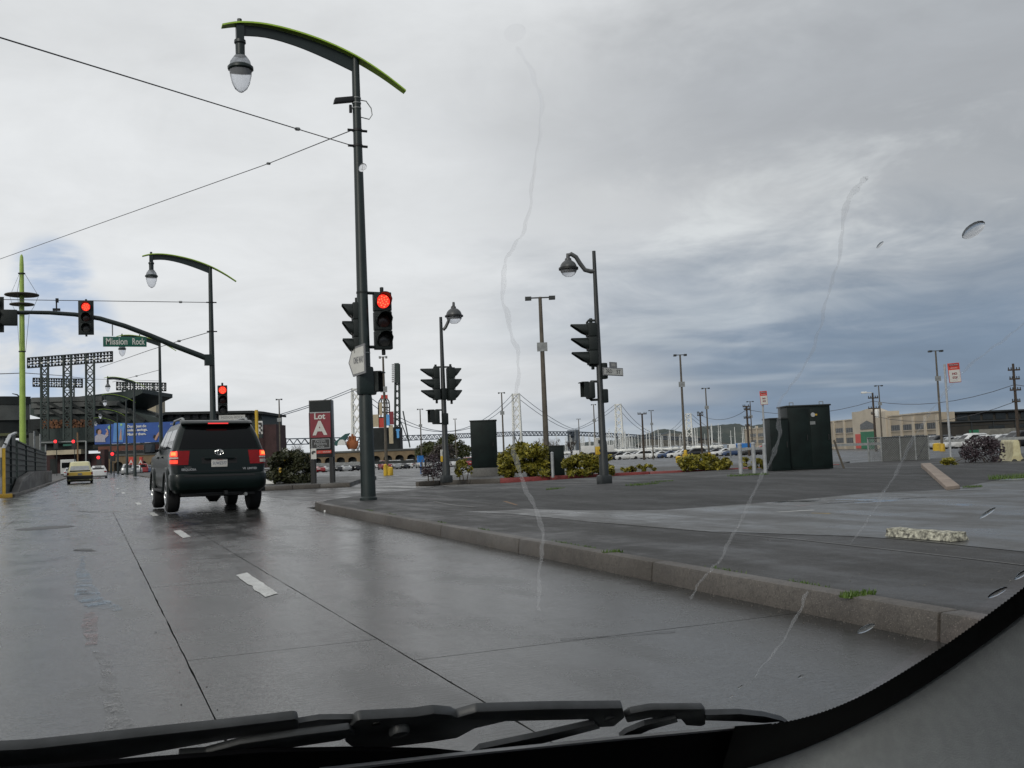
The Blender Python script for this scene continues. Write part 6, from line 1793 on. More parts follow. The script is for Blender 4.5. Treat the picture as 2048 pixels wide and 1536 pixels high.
# upper deck: a raked slab sloping down to the right
mb = MB(); mb.prism([ppt(*q, DS) for q in ((60, 797), (150, 794), (285, 778), (285, 786), (230, 812), (290, 830), (325, 838), (325, 850), (190, 850), (95, 840), (60, 830))], FH * 30); mb.build('upper_deck', 'stad_green', stand)
for i, (a_, b_) in enumerate((((64, 800), (205, 797)), ((64, 812), (240, 806)), ((70, 824), (262, 822)))):
    mb = MB(); mb.bar(ppt(*a_, DS - 1), ppt(*b_, DS - 1), 1.2, 1.6); mb.build('deck_beam', 'stad_grey', stand)
for px0, px1 in ((75, 140), (100, 165), (140, 205), (170, 235), (200, 262), (235, 290)):
    mb = MB(); mb.bar(ppt(px0, 806, DS - 1.5), ppt(px1, 842, DS - 1.5), .6, .9); mb.build('raker_beam', 'stad_dark', stand)
mb = MB(); PB_(mb, 62, 838, 200, 856, DS - 2, 14); mb.build('seating_tier', 'stad_dark', stand)
mb = MB()
for i in range(420):
    px, py = R.uniform(84, 190), R.uniform(840, 856); c = ppt(px, py, DS - 2.6 - R.random()); s_ = R.uniform(.25, .6); mb.box(c, (s_, s_, s_ * R.uniform(.8, 1.8)))
mb.build('crowd', 'seat_mix', stand)['kind'] = 'stuff'
mb = MB(); PB_(mb, 80, 856, 190, 886, DS - 6, 14); mb.build('lower_fascia', 'stad_green', stand)
mb = MB(); PB_(mb, 88, 886, 190, 900, DS - 4, 14); mb.build('concourse', 'stad_dark', stand)
mb = MB(); PB_(mb, 92, 900, 162, 909, DS - 7, 6); mb.build('banner', 'stad_cream', stand)
mb = MB(); PB_(mb, 38, 838, 92, 960, DS + 2, 12); mb.build('stair_tower', 'stad_dark', stand)
mb = MB(); PB_(mb, 60, 909, 215, 950, DS - 2, 10); mb.build('arcade_wall', 'brick_dark', stand)
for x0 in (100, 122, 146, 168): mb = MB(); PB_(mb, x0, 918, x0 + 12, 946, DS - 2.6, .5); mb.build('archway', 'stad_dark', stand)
# right wing with flat roof behind the SUV
wing = thing('ballpark_wing', 'dark flat-roofed ballpark wing behind the dark green vehicle', 'stadium', ppt(430, 930, DS), local=False)
mb = MB(); PB_(mb, 318, 830, 524, 880, DS + 4, 30); mb.build('wall', 'stad_green', wing)
mb = MB(); mb.prism([ppt(*q, DS) for q in ((310, 833), (330, 824), (504, 821), (527, 823), (527, 828), (504, 826), (330, 829), (318, 836))], FH * 34); mb.build('roof', 'stad_dark', wing)
for i in range(11): mb = MB(); PB_(mb, 335 + i * 17, 829, 346 + i * 17, 838, DS + 3.4, .5); mb.build('window', 'stad_grey', wing)
mb = MB(); PB_(mb, 300, 880, 560, 935, DS + 2, 10); mb.build('lower_wall', 'brick_dark', wing)
mb = MB(); PB_(mb, 516, 842, 525, 868, DS - 1, .6); pn = mb.build('banner', 'white', wing)
mb = MB(); [PB_(mb, 517 + dx, 845 + dy, 519.5 + dx, 849 + dy, DS - 1.4, .3) for dx, dy in ((0, 0), (4, 4), (1, 8), (4, 13), (1, 18), (3, 0))]; mb.build('banner_print', 'ink', pn)['kind'] = 'stuff'
mb = MB(); PB_(mb, 527, 849, 553, 935, DS - 6, 14); o = mb.build('brick_tower', 'brick_dark', None, origin=ppt(540, 935, DS - 6)); tag(o, 'dark brick tower at the right end of the ballpark wing', 'tower')
p = ppt(514, 872, DS - 9); p.z = -1.3; mb = MB(); mb.cyl(p, Vector((p.x, p.y, zat((p.x, p.y), 820))), .55, n=8); tag(mb.build('foul_pole', 'yellow', None, origin=p), 'yellow foul pole behind the roof of the dark green vehicle', 'pole')
# brick tower blocks left and yellowish facade bits
mb = MB(); PB_(mb, 290, 800, 312, 835, DS + 40, 10); tag(mb.build('far_building', 'stad_cream', None, origin=ppt(300, 835, DS + 40)), 'cream building peeping behind the right light rack', 'building')


def light_rack(x0, yl, x1, yr, hpx, legs, foot_y, d, label, rows=4, ncol=22):
    t_ = thing('floodlight_rack', label, 'floodlight', ppt((x0 + x1) / 2, foot_y, d), local=False, group='ballpark floodlight racks')
    L = lambda k, v: ppt(x0 + (x1 - x0) * k, yl + (yr - yl) * k + hpx * v, d)
    for v in (0, .33, .66, 1): mb = MB(); mb.bar(L(0, v), L(1, v), .35, .35); mb.build('rack_rail', 'stad_dark', t_)
    for k in np.linspace(0, 1, 8): mb = MB(); mb.bar(L(k, -.02), L(k, 1.02), .3); mb.build('rack_post', 'stad_dark', t_)
    mb = MB()
    for r_ in range(rows):
        for c in range(ncol):
            q = L((c + .5) / ncol, (r_ + .5) / rows); mb.lathe([(.12, -.1), (.42, .45), (.42, .5), (.05, .52)], q, 7, 'Y')
    mb.build('lamp', 'stad_dark', t_)['kind'] = 'stuff'
    mb = MB()
    for r_ in (rows // 2,):
        for c in range(0, ncol, 2): q = L((c + .5) / ncol, (r_ + .45) / rows); mb.box(q - FH * .3, (.7, .1, .5), -YAW)
    mb.build('lamp_glass', 'lamp_white', t_)['kind'] = 'stuff'
    for lx, w in legs:
        k = (lx - x0) / (x1 - x0); yt = yl + (yr - yl) * k
        for s in (0, 1): mb = MB(); mb.bar(ppt(lx + s * w, yt, d), ppt(lx + s * w + .6, foot_y, d), .55); mb.build('leg', 'stad_green', t_)
        n = max(3, int((foot_y - yt - hpx) / 16)); mb = MB()
        for i in range(n):
            y0 = yt + hpx + (foot_y - yt - hpx) * i / n; y1 = yt + hpx + (foot_y - yt - hpx) * (i + 1) / n; ym = (y0 + y1) / 2
            mb.bar(ppt(lx, y0, d), ppt(lx + w / 2, ym, d), .3); mb.bar(ppt(lx + w, y0, d), ppt(lx + w / 2, ym, d), .3); mb.bar(ppt(lx, y1, d), ppt(lx + w / 2, ym, d), .3); mb.bar(ppt(lx + w, y1, d), ppt(lx + w / 2, ym, d), .3); mb.bar(ppt(lx, y1, d), ppt(lx + w, y1, d), .3)
        mb.build('lattice', 'stad_green', t_)
    return t_


light_rack(55, 716, 225, 703, 20, [(82, 14), (127, 15), (172, 16)], 880, DS - 12, 'largest floodlight rack on three lattice legs, beside the lime green mast', ncol=26)
light_rack(66, 756, 165, 758, 17, [(84, 12), (140, 8)], 820, DS + 60, 'left floodlight rack lower behind the largest one', ncol=20)
light_rack(233, 764, 332, 766, 16, [(294, 12), (245, 8)], 830, DS + 60, 'floodlight rack right of the largest one, above the blue billboard', ncol=20)

# blue billboard
BD = DS - 14
bb = thing('billboard', 'long blue billboard with white slogan and a figure in a grey shirt', 'billboard', ppt(290, 900, BD), local=False)
mb = MB(); PB_(mb, 189, 845.5, 391, 885, BD, 1.0); mb.build('board', 'bill_blue', bb)
mb = MB(); PB_(mb, 186, 885, 420, 893, BD - .3, 2); mb.build('ledge', 'stad_dark', bb)
def bq(px, py, off=.12): return ppt(px, py, BD - off)
def flat(name, pts, mat, off=.12): mb = MB(); mb.prism([bq(x, y, off) for x, y in pts], -FH * .06); return mb.build(name, mat, bb)
flat('sky_print', [(228, 846), (250, 846), (246, 884), (226, 884)], 'bill_sky', .06)
flat('shirt', [(190, 884), (190, 873), (195, 869), (202, 868), (209, 870), (216, 866), (217, 871), (210, 877), (211, 884)], 'shirt')
flat('head', [(195, 868), (194, 862), (197, 858), (201, 859), (203, 863), (202, 867), (199, 869)], 'skin', .14)
flat('hair', [(192, 866), (192, 860), (196, 857), (200, 858.5), (196, 861), (195, 868)], 'hair', .2)
flat('arm', [(211, 868), (214, 862), (211, 860), (213, 857), (216, 861), (217, 867), (214, 871)], 'skin', .14)
flat('ball', [(219 + 3.2 * math.cos(a), 855 + 4.0 * math.sin(a)) for a in np.linspace(0, 6.28, 12, endpoint=False)], 'bill_green', .14)
flat('ball', [(242.5 + 2.3 * math.cos(a), 849.5 + 2.8 * math.sin(a)) for a in np.linspace(0, 6.28, 12, endpoint=False)], 'bill_green', .14)
flat('ball', [(320.5 + 3.6 * math.cos(a), 852.5 + 4.0 * math.sin(a)) for a in np.linspace(0, 6.28, 12, endpoint=False)], 'bill_green', .14)
flat('arm', [(238, 880), (241, 862), (242, 855), (243, 862), (243.5, 880)], 'skin', .14)
flat('arm', [(308, 878), (314, 868), (321, 860), (323, 862), (318, 870), (312, 881)], 'skin', .14)
flat('hair', [(306, 875), (308, 869), (312, 871), (309, 878)], 'hair', .2)
flat('arm', [(331, 873), (335, 868), (340, 873), (345, 876), (333, 878)], 'skin', .14)
flat('sleeve', [(330, 884), (331, 876), (345, 875), (350, 884)], 'hair', .18)
nB = -FH
for s_, py in (("Don't just do", 853.3), ('online savings.', 860.6), ('Master them.', 869)):
    text(s_, 1.15, 'lamp_white', bb, ident(bq(254.5, py, .2), RH, UP, nB), 'slogan', align='LEFT', bold=.04)
text('ING', .5, 'lamp_white', bb, ident(bq(343, 848, .2), RH, UP, nB), 'slogan')
# brick band and piers below the billboard, arcade to the right
br = thing('brick_gateway', 'red brick gateway beam on thick piers below the blue billboard', 'building', ppt(260, 955, BD - 30), local=False)
mb = MB(); PB_(mb, 196, 891, 312, 901, BD - 20, 4); mb.build('beam', 'brick', br)
mb = MB(); PB_(mb, 201, 899, 209, 957, BD - 30, 3); mb.build('pier', 'brick_dark', br)
mb = MB(); PB_(mb, 205, 901, 330, 925, BD - 4, 4); mb.build('back_wall', 'stad_dark', br)
mb = MB(); PB_(mb, 209, 918, 222, 942, BD - 10, 3); mb.build('pier', 'brick_tan', br)


def arcade(x0, x1, yt, yb, d, n, label, mat='brick_tan'):
    t_ = thing('brick_arcade', label, 'arcade', ppt((x0 + x1) / 2, yb, d), local=False, group='brick arcades of the ballpark promenade')
    w = (x1 - x0) / n
    for i in range(n):
        a, b = x0 + w * i, x0 + w * (i + 1); m_ = (a + b) / 2; r_ = w * .36; yo = lambda x: -(x - (x0 + x1) / 2) * math.tan(ROLL)
        ysp = yt + (yb - yt) * .52
        pts = [(a, yb), (a, yt), (b, yt), (b, yb), (m_ + r_, yb)] + [(m_ + r_ * math.cos(t), ysp - r_ * .8 * math.sin(t)) for t in np.linspace(0, math.pi, 9)] + [(m_ - r_, yb)]
        mb = MB(); mb.prism([ppt(x, y + yo(m_), d) for x, y in pts], FH * 1.5); mb.build('arch_bay', mat, t_)
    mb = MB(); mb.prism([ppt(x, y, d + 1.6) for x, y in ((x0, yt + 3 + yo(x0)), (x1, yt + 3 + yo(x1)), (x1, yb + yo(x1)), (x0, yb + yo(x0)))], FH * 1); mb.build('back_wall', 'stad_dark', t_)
    mb = MB(); mb.prism([ppt(x, y, d - .3) for x, y in ((x0, yt - 2.5 + yo(x0)), (x1, yt - 2.5 + yo(x1)), (x1, yt + 1 + yo(x1)), (x0, yt + 1 + yo(x0)))], FH * 2.4); mb.build('parapet', 'stad_grey', t_)
arcade(552, 905, 903, 934, DS - 20, 15, 'long tan brick arcade with dark arches behind the parked cars')
arcade(225, 345, 909, 946, DS - 45, 5, 'tan brick arcade with arches left of the dark green vehicle')
for px, lab in ((262, 'red lot board showing an A, left of the billboard lamp post'), (281, 'red lot board edge-on beside the other board')):
    t_ = thing('parking_sign', lab, 'sign', ppt(px, 945, 150), local=False); mb = MB(); PB_(mb, px - (4.5 if px < 270 else 2.5), 914, px + (4.5 if px < 270 else 2.5), 929, 150, .6); pn = mb.build('sign_panel', 'sign_bright_red', t_)
    text('A', .75, 'sign_white', pn, ident(ppt(px, 924, 149.9), RH, UP, -FH), bold=.03)
    mb = MB(); PB_(mb, px - .8, 929, px + .8, 946, 150.2, .2); mb.build('post', 'sign_black', t_)

# scoreboard side: bottle frame, panels, floodlight mast, big glove
fr = thing('sign_frame_tower', 'dark frame tower with rounded wire cage and small advertising boards', 'sign tower', ppt(770, 900, DS - 10), local=False)
mb = MB(); PB_(mb, 746, 855, 800, 900, DS - 6, 8); mb.build('base_block', 'stad_dark', fr)
for dx in (-11, -6, 0, 6, 11):
    pts = [(768 + dx, 835), (768 + dx, 812), (768 + dx * .9, 803), (768 + dx * .45, 795), (768 + dx * .3, 791)]
    mb = MB(); mb.tube([ppt(*q, DS - 10) for q in pts], .22, 5); mb.build('cage_rib', 'black_metal', fr)
for y, k in ((806, .9), (815, 1), (825, 1), (835, 1)): mb = MB(); mb.tube([ppt(768 - 11 * k, y, DS - 10), ppt(768 + 11 * k, y, DS - 10)], .2, 5); mb.build('cage_ring', 'black_metal', fr)
for x0, y0, x1, y1, mt, o_ in ((762, 790, 775, 797, 'sign_bright_red', 12), (758, 805, 764, 830, 'sign_cream', 11), (742, 829, 757, 854, 'sign_cream', 14), (757, 836, 768, 855, 'sign_bright_red', 13.5), (771, 829, 779, 851, 'sign_blue', 13), (779, 823, 787, 849, 'sign_red', 12.8), (778, 850, 786, 887, 'sign_cream', 12.6), (792, 858, 799, 862, 'sign_blue', 12), (793.5, 862, 798, 876, 'sign_blue', 12)):
    mb = MB(); PB_(mb, x0, y0, x1, y1, DS - o_, .6); mb.build('advert_panel', mt, fr)
mb = MB(); mb.bar(ppt(806, 822, DS - 8), ppt(820, 895, DS - 8), .4); mb.build('brace', 'stad_green', fr); mb = MB(); mb.bar(ppt(800, 840, DS - 8), ppt(818, 885, DS - 8), .3); mb.build('brace', 'stad_green', fr)
ms = thing('floodlight_mast', 'narrow floodlight mast with a stack of lamps seen side-on, right of the nearest lamp post', 'floodlight', ppt(795, 890, DS), local=False)
for a_, b_ in ((791, 790), (798, 800)): mb = MB(); mb.bar(ppt(a_, 728, DS), ppt(b_, 890, DS), .7); mb.build('leg', 'stad_green', ms)
mb = MB()
for i in range(9):
    y0, y1 = 765 + i * 14, 772 + i * 14; mb.bar(ppt(791, y0, DS), ppt(798, y1, DS), .3); mb.bar(ppt(798, y0, DS), ppt(791, y1, DS), .3)
mb.build('lattice', 'stad_green', ms)
mb = MB(); PB_(mb, 789, 726, 798, 766, DS - 1, 1.0); rk = mb.build('lamp_rack', 'stad_green', ms)
mb = MB(); [PB_(mb, 783.5, 728 + i * 4.2, 790, 730.8 + i * 4.2, DS - 1.4, .7) for i in range(9)]; mb.build('lamp', 'pale_metal', rk)['kind'] = 'stuff'
mb = MB(); gc = ppt(704, 896, DS - 15)
gl_ = thing('glove_sculpture', 'big brown glove-shaped sculpture beyond the parked cars, left of the nearest lamp post', 'sculpture', gc, local=False)
for dx, top, w in ((-8.5, 882, 1.9), (-4.2, 872, 2.1), (.8, 868, 2.2), (5.6, 872, 2.0), (10, 882, 1.8)):
    mb = MB(); mb.tube([ppt(704 + dx * .6, 898, DS - 15), ppt(704 + dx, (top + 898) / 2, DS - 15), ppt(704 + dx * 1.05, top, DS - 15)], [w * .24, w * .27, w * .16], 8); mb.build('finger', 'glove_brown', gl_)
mb = MB(); mb.prism([ppt(x, y, DS - 15.6) for x, y in ((699, 898), (697, 888), (700, 881), (708, 880), (713, 886), (711, 898))], FH * 1.2); mb.build('palm', 'glove_brown', gl_, bevel=.3)
mb = MB(); mb.prism([ppt(*q, DS - 16) for q in ((664, 888), (690, 868), (700, 866), (690, 880), (672, 892))], FH * 1.0); tag(mb.build('teal_canopy', 'teal_dark', None, origin=ppt(680, 892, DS - 16)), 'dark teal canopy left of the brown glove sculpture', 'canopy')
mb = MB(); mb.prism([ppt(683 + 8 * math.cos(a), 890 - 11 * max(0, math.sin(a)), DS - 18) for a in np.linspace(0, math.pi, 10)], FH * 3); tag(mb.build('white_arch', 'lamp_white', None, origin=ppt(683, 890, DS - 18)), 'small white arch next to the brown glove sculpture', 'arch')

# ================================================================== left: mast, ramp, fence, far signals
pm_ = at(46, hor(46), 62); pm_.z = .14
mast = thing('transit_mast', 'tall lime green mast with three rings on the left', 'mast', pm_)
zM = lambda py: zat((pm_.x, pm_.y), py) - .14
mb = MB(); mb.tube([(0, 0, 0), (0, 0, zM(700)), (0, 0, zM(530)), (0, 0, zM(514)), (0, 0, zM(509))], [.20, .165, .125, .10, .04], 14); mb.build('pole', 'lime_pole', mast)
for py, r_ in ((590, .98), (609, .70), (627, .42)):
    z_ = zM(py); mb = MB(); ri = r_ - .12
    mb.lathe([(.14, -.015), (r_, -.03), (r_ + .02, 0), (r_, .04), (.14, .02)], (0, 0, z_), 28); mb.build('ring', 'pole_brown', mast)
for py in (547, 703): mb = MB(); mb.lathe([(.13, -.04), (.21, -.03), (.21, .03), (.13, .04)], (0, 0, zM(py)), 14); mb.build('collar', 'black_metal', mast)
for a in (.3, 2.4, 4.5):
    c, s = math.cos(a), math.sin(a); mb = MB(); mb.tube([(.18 * c, .18 * s, zM(547)), (.98 * c, .98 * s, zM(590)), (.70 * c, .70 * s, zM(612)), (.42 * c, .42 * s, zM(628)), (.2 * c, .2 * s, zM(703))], .012, 4); mb.build('stay', 'wire', mast)
# round elevated ramp at the far left
rp = thing('elevated_ramp', 'grey rounded elevated ramp structure at the left edge', 'ramp', ppt(20, 945, 250), local=False)
cR = ppt(-36, 830, 262)
def arcpts(r_, z0, z1, a0=-1.9, a1=1.2, n=22): return [[cR + RH * (r_ * math.sin(a)) - FH * (r_ * .8 * math.cos(a)) + UP * (z0 - cR.z) for a in np.linspace(a0, a1, n)], [cR + RH * (r_ * math.sin(a)) - FH * (r_ * .8 * math.cos(a)) + UP * (z1 - cR.z) for a in np.linspace(a0, a1, n)]]
zt_, zm_, zb_ = zat(ppt(30, 0, 250)[:2], 790), zat(ppt(30, 0, 250)[:2], 806), zat(ppt(30, 0, 250)[:2], 850)
for z0, z1, rr, mt, nm in ((zm_, zt_, 16.2, 'stad_dark', 'top_band'), (zb_ + 1.5, zm_, 15.9, 'stad_grey', 'parapet'), (zb_ - 2.5, zb_ + 1.5, 15.2, 'stad_dark', 'soffit')):
    mb = MB(); o_ = arcpts(rr, z0, z1); i_ = arcpts(rr - 1.0, z0, z1); mb.grid([o_[0], o_[1], i_[1], i_[0], o_[0]]); mb.build(nm, mt, rp)
mb = MB(); mb.box(cR + UP * (zb_ - 2 - cR.z), (24, 24, .8)); mb.build('ramp_floor', 'stad_dark', rp)
for a in (-.2, .35, .8): c = cR + RH * 13 * math.sin(a) - FH * 11 * math.cos(a); mb = MB(); mb.cyl(Vector((c.x, c.y, -.1)), Vector((c.x, c.y, zb_)), .7, n=10); mb.build('column', 'stad_grey', rp)
mb = MB(); PB_(mb, -30, 895, 30, 915, 240, 6); tag(mb.build('kiosk', 'stad_cream', None, origin=ppt(0, 940, 240)), 'cream low building under the elevated ramp', 'building')
mb = MB(); PB_(mb, -40, 867, 30, 872, 200, 4); tag(mb.build('station_canopy', 'leaf_green', None, origin=ppt(-10, 945, 200)), 'pale green canopy roof left of the lime mast', 'canopy')
# wedge of concrete wall with green louvred fence above it
xw = -3.05
wall = thing('ramp_wall', 'low concrete wall wedge rising from the yellow kerb', 'wall', (xw, 49, 0))
def wz(px, py, y): return onY(px, py, y)
ya, yb2 = 49.0, 84.0
mb = MB(); mb.prism([Vector((0, y - 49, z)) for y, z in ((49.6, -.1), (92, -.1), (92, 1.05), (64, 1.05), (55, .75))], (-.35, 0, 0)); mb.build('wall', 'concrete_dark', wall, bevel=.03)
mb = MB(); mb.prism([Vector((.012, y - 49, z)) for y, z in ((49.9, .12), (53.2, .62), (64, .95), (64, .88), (53.6, .52))], (-.05, 0, 0)); mb.build('wall_band', 'concrete', wall)
fen = thing('metal_fence', 'dark green metal fence with pale slanted top edge behind the wedge wall', 'fence', (xw - .45, 49, 0))
fp = [(48.3, 2.05), (52.2, 2.75), (56, 3.0), (56.2, 2.6), (60, 2.55), (92, 2.5)]
for i, (y0, y1) in enumerate(((48.3, 52.2), (52.2, 56.0), (56.2, 64), (64, 74), (74, 92))):
    z0, z1 = np.interp([y0, y1], [q[0] for q in fp], [q[1] for q in fp])
    mb = MB(); mb.prism([Vector((0, y0 - 49, .1)), Vector((0, y1 - 49, .1)), Vector((0, y1 - 49, z1)), Vector((0, y0 - 49, z0))], (-.06, 0, 0)); mb.build('panel', 'stad_green', fen)
    mb = MB(); mb.bar((0.0, y0 - 49, z0 + .03), (0, y1 - 49, z1 + .03), .14, .07); mb.build('top_rail', 'pale_metal' if i < 2 else 'stad_green', fen)
    mb = MB(); mb.box((.02, y0 - 49, z0 / 2 + .05), (.12, .12, z0)); mb.build('post', 'yellow_dark' if i == 0 else 'stad_green', fen)
    for k in range(7): zz = .5 + k * .3; mb = MB(); mb.bar((.03, y0 - 48.9, zz), (.03, y1 - 49.1, zz), .05, .05); mb.build('louvre', 'stad_dark', fen)
for px, d, yt, lab in ((63, 95, 866, 'grey-green screen panel right of the lime mast'), (75, 105, 872, 'taller screen panel with pale post beside the fence'), (86, 118, 893, 'last screen panel before the ballpark gate')):
    t_ = thing('screen_panel', lab, 'screen', ppt(px, 950, d), local=False, group='screens by the bridge'); mb = MB(); PB_(mb, px - 5, yt, px + 5, 955, d, .2); mb.build('panel', 'stad_grey' if px < 80 else 'stad_green', t_)
    mb = MB(); PB_(mb, px + 4, yt - 4, px + 5.5, 955, d - .2, .2); mb.build('post', 'galv', t_)
# distant red signals on a gantry and poles
for px, py, d, lab in ((111, 883, 170, 'left one of two tiny red signals on the far gantry'), (147, 883, 170, 'right one of two tiny red signals on the far gantry'), (197, 915, 130, 'far red signal on the brick pier right of the taxi'), (225, 908, 120, 'far red signal right of the brick pier'), (82, 919, 120, 'dim far red signal on the left screen')):
    t_ = thing('far_signal', lab, 'traffic signal', ppt(px, 955, d), local=False, group='far red signals'); q = ppt(px, py, d); r_ = 3.2 * d / F
    if px == 82: r_ *= .6
    mb = MB(); mb.box(q + FH * .15 - UP * r_ * 1.6, (r_ * 2.4, .3, r_ * 6), -YAW); hd = mb.build('housing', 'black_metal', t_)
    mb = MB(); mb.lathe([(r_, 0), (r_ * .8, -.06), (.01, -.09)], q - FH * .05, 12, 'Y'); mb.build('lens', 'far_red', hd)
    mb = MB(); mb.bar(q + FH * .4 - UP * 1, Vector((q.x, q.y, 0)) + FH * .4, .12); mb.build('pole', 'pole_slate', t_)
mb = MB(); mb.bar(ppt(80, 885, 171), ppt(172, 882, 171), .16); mb.bar(ppt(172, 882, 171), ppt(172, 950, 171), .2); tag(mb.build('signal_gantry', 'galv', None, origin=ppt(172, 950, 171)), 'pale gantry arm carrying two tiny red signals', 'gantry')
mb = MB(); PB_(mb, 126, 888, 144, 892, 170, .1); tag(mb.build('street_sign', 'sign_green', None, origin=ppt(135, 892, 170)), 'tiny green street sign under the far gantry', 'sign')
mb = MB(); mb.bar(ppt(155, 865, 180), ppt(156, 948, 180), .22); tag(mb.build('thin_pole', 'rust', None, origin=ppt(156, 948, 180)), 'thin rusty pole above the taxi', 'pole')


# ================================================================== the car we sit in: windscreen edge, wipers, pillar
WN = Vector((0, math.sin(rad(32)), math.cos(rad(32)))); WP = Vector((0, .95, .78)); WU = Vector((0, -math.cos(rad(32)), math.sin(rad(32)))); WX = Vector((1, 0, 0))
def W(px, py, off=0.0):                                          # photo point on the windscreen, off metres outside the glass
    d = ray(px, py); t_ = WN.dot(WP + WN * off - EYE) / WN.dot(d); return EYE + d * t_


cabin = thing('car', 'car we look out of: windscreen, wipers and grey pillar trim along the bottom', 'car', (0, .95, .45), local=False)
edge_out = [(1470, 1452), (1560, 1446), (1640, 1426), (1720, 1393), (1800, 1347), (1880, 1296), (1950, 1247), (2048, 1174), (2120, 1112), (2260, 980), (2420, 780), (2560, 480)]
edge_in = [(1440, 1552), (1560, 1517), (1660, 1476), (1760, 1426), (1850, 1372), (1950, 1302), (2048, 1229), (2120, 1170), (2240, 1062), (2380, 900), (2540, 690), (2700, 450)]
def resample(pts, n):
    P_ = [Vector((*p, 0)) for p in pts]; ac = [0]
    for a, b in zip(P_, P_[1:]): ac.append(ac[-1] + (b - a).length)
    out = []
    for i in range(n):
        s = ac[-1] * i / (n - 1); k = max(j for j in range(len(ac)) if ac[j] <= s + 1e-9); k = min(k, len(P_) - 2)
        out.append(P_[k].lerp(P_[k + 1], (s - ac[k]) / (ac[k + 1] - ac[k])))
    return out
def smooth(pts, it=2):
    for _ in range(it): pts = [pts[0]] + [p for a, b in zip(pts, pts[1:]) for p in (((a[0] * .75 + b[0] * .25), (a[1] * .75 + b[1] * .25)), ((a[0] * .25 + b[0] * .75), (a[1] * .25 + b[1] * .75)))] + [pts[-1]]
    return pts
eo, ei = smooth(edge_out), smooth(edge_in)
# glass pane
g0 = [Vector((-1.15, 0, 0)) + WP + WU * -.55, Vector((.95, 0, 0)) + WP + WU * -.55, Vector((.80, 0, 0)) + WP + WU * .985, Vector((-1.0, 0, 0)) + WP + WU * .985]
mb = MB(); mb.prism(g0, WN * .004); glass = mb.build('windscreen', 'windscreen_glass', cabin)
# black rubber seal with a notched edge
no, ni = resample(eo, 380), resample(ei, 380)
mb = MB(); r0, r1, r2, r3 = [], [], [], []
for i, (a, b) in enumerate(zip(no, ni)):
    k = 2.4 if i % 2 and a.x > 1545 else 0
    d_ = Vector((b.x - a.x, b.y - a.y, 0)).normalized() * k
    r0.append(W(a.x + d_.x, a.y + d_.y, .001)); r1.append(W(a.x + d_.x, a.y + d_.y, -.012)); r2.append(W(b.x, b.y, -.02)); r3.append(W(b.x, b.y, .001))
mb.grid([r0, r1, r2, r3, r0]); mb.build('windscreen_seal', 'seal_black', cabin, sharp=60)
# grey pillar trim sweeping towards us from the seal
ni2 = resample(ei, 60); mb = MB(); rows = []
for k, (bk, dn, sd) in enumerate(((0, 0, 0), (.02, .012, .004), (.08, .04, .02), (.2, .10, .05), (.38, .20, .09))):
    rows.append([W(p.x, p.y, -.018) + Vector((sd, -bk, -dn)) for p in ni2])
mb.grid(rows); mb.build('pillar_trim', 'pillar_grey', cabin, sharp=70)
# cowl and dashboard
def strip(name, pts, mat, off, th, parent=cabin, bevel=0.0, sm=0):
    if sm: pts = smooth(pts + [pts[0]], sm)[:-1]
    mb = MB(); mb.prism([W(x, y, off) for x, y in pts], WN * th); return mb.build(name, mat, parent, bevel=bevel, sharp=40)
strip('cowl', [(-200, 1560), (150, 1534), (420, 1513), (520, 1505), (700, 1501), (860, 1503), (945, 1511), (1240, 1481), (1575, 1452), (1640, 1470), (1700, 1560), (1200, 1640), (-200, 1640)], 'dash', .002, .004)
mb = MB(); a_, b_ = W(-300, 1575), W(1600, 1560); mb.obox(Vector((-1.2, .05, .30)), Vector((2.1, 0, 0)), Vector((0, 1.2, 0)), Vector((0, 0, .20))); mb.build('dashboard', 'dash', cabin, bevel=.03)
strip('trim_strip', [(640, 1541), (680, 1537), (945, 1507), (1240, 1477), (1560, 1448), (1562, 1451), (1240, 1481), (945, 1511), (640, 1546)], 'pale_metal', -.002, .003)
# wiper
wp = strip('wiper_arm', [(-120, 1516), (0, 1502), (60, 1499), (440, 1457), (590, 1439), (597, 1441), (599, 1463), (588, 1468), (470, 1478), (420, 1487), (200, 1526), (120, 1540), (-120, 1580)], 'wiper_black', .016, .009, bevel=.003)
strip('arm_rod', [(597, 1446), (640, 1439), (712, 1438), (712, 1448), (640, 1452), (597, 1459)], 'wiper_black', .018, .005, wp)
strip('arm_clip', [(690, 1468), (712, 1443), (722, 1440), (830, 1434), (868, 1428), (905, 1431), (915, 1436), (955, 1424), (1100, 1419), (1246, 1417), (1250, 1436), (1228, 1454), (1192, 1456), (1176, 1440), (1010, 1444), (950, 1458), (915, 1477), (860, 1486), (760, 1498), (702, 1494), (690, 1484)], 'wiper_black', .013, .010, wp, bevel=.003)
lnk = strip('lower_linkage', [(356, 1550), (358, 1512), (410, 1508), (480, 1489), (600, 1471), (700, 1459), (712, 1470), (680, 1482), (560, 1500), (430, 1513), (412, 1550)], 'wiper_black', .008, .007, wp, bevel=.002)
c = W(797, 1456, .0125); mb = MB(ident(c, WX, -WU, -WN)); mb.lathe([(.010, -.004), (.0105, .004), (.009, .007), (.002, .008)], n=16); mb.build('pivot_bolt', 'wiper_black', wp)
c = W(1218, 1436, .0125); mb = MB(ident(c, WX, -WU, -WN)); mb.lathe([(.006, -.004), (.006, .002), (.002, .003)], n=12); mb.build('pivot_bolt', 'wiper_black', wp)
c = W(752, 1447, .0125); mb = MB(ident(c, WX, -WU, -WN)); mb.lathe([(.004, -.003), (.004, .001)], n=10); mb.build('rivet', 'rubber', wp)
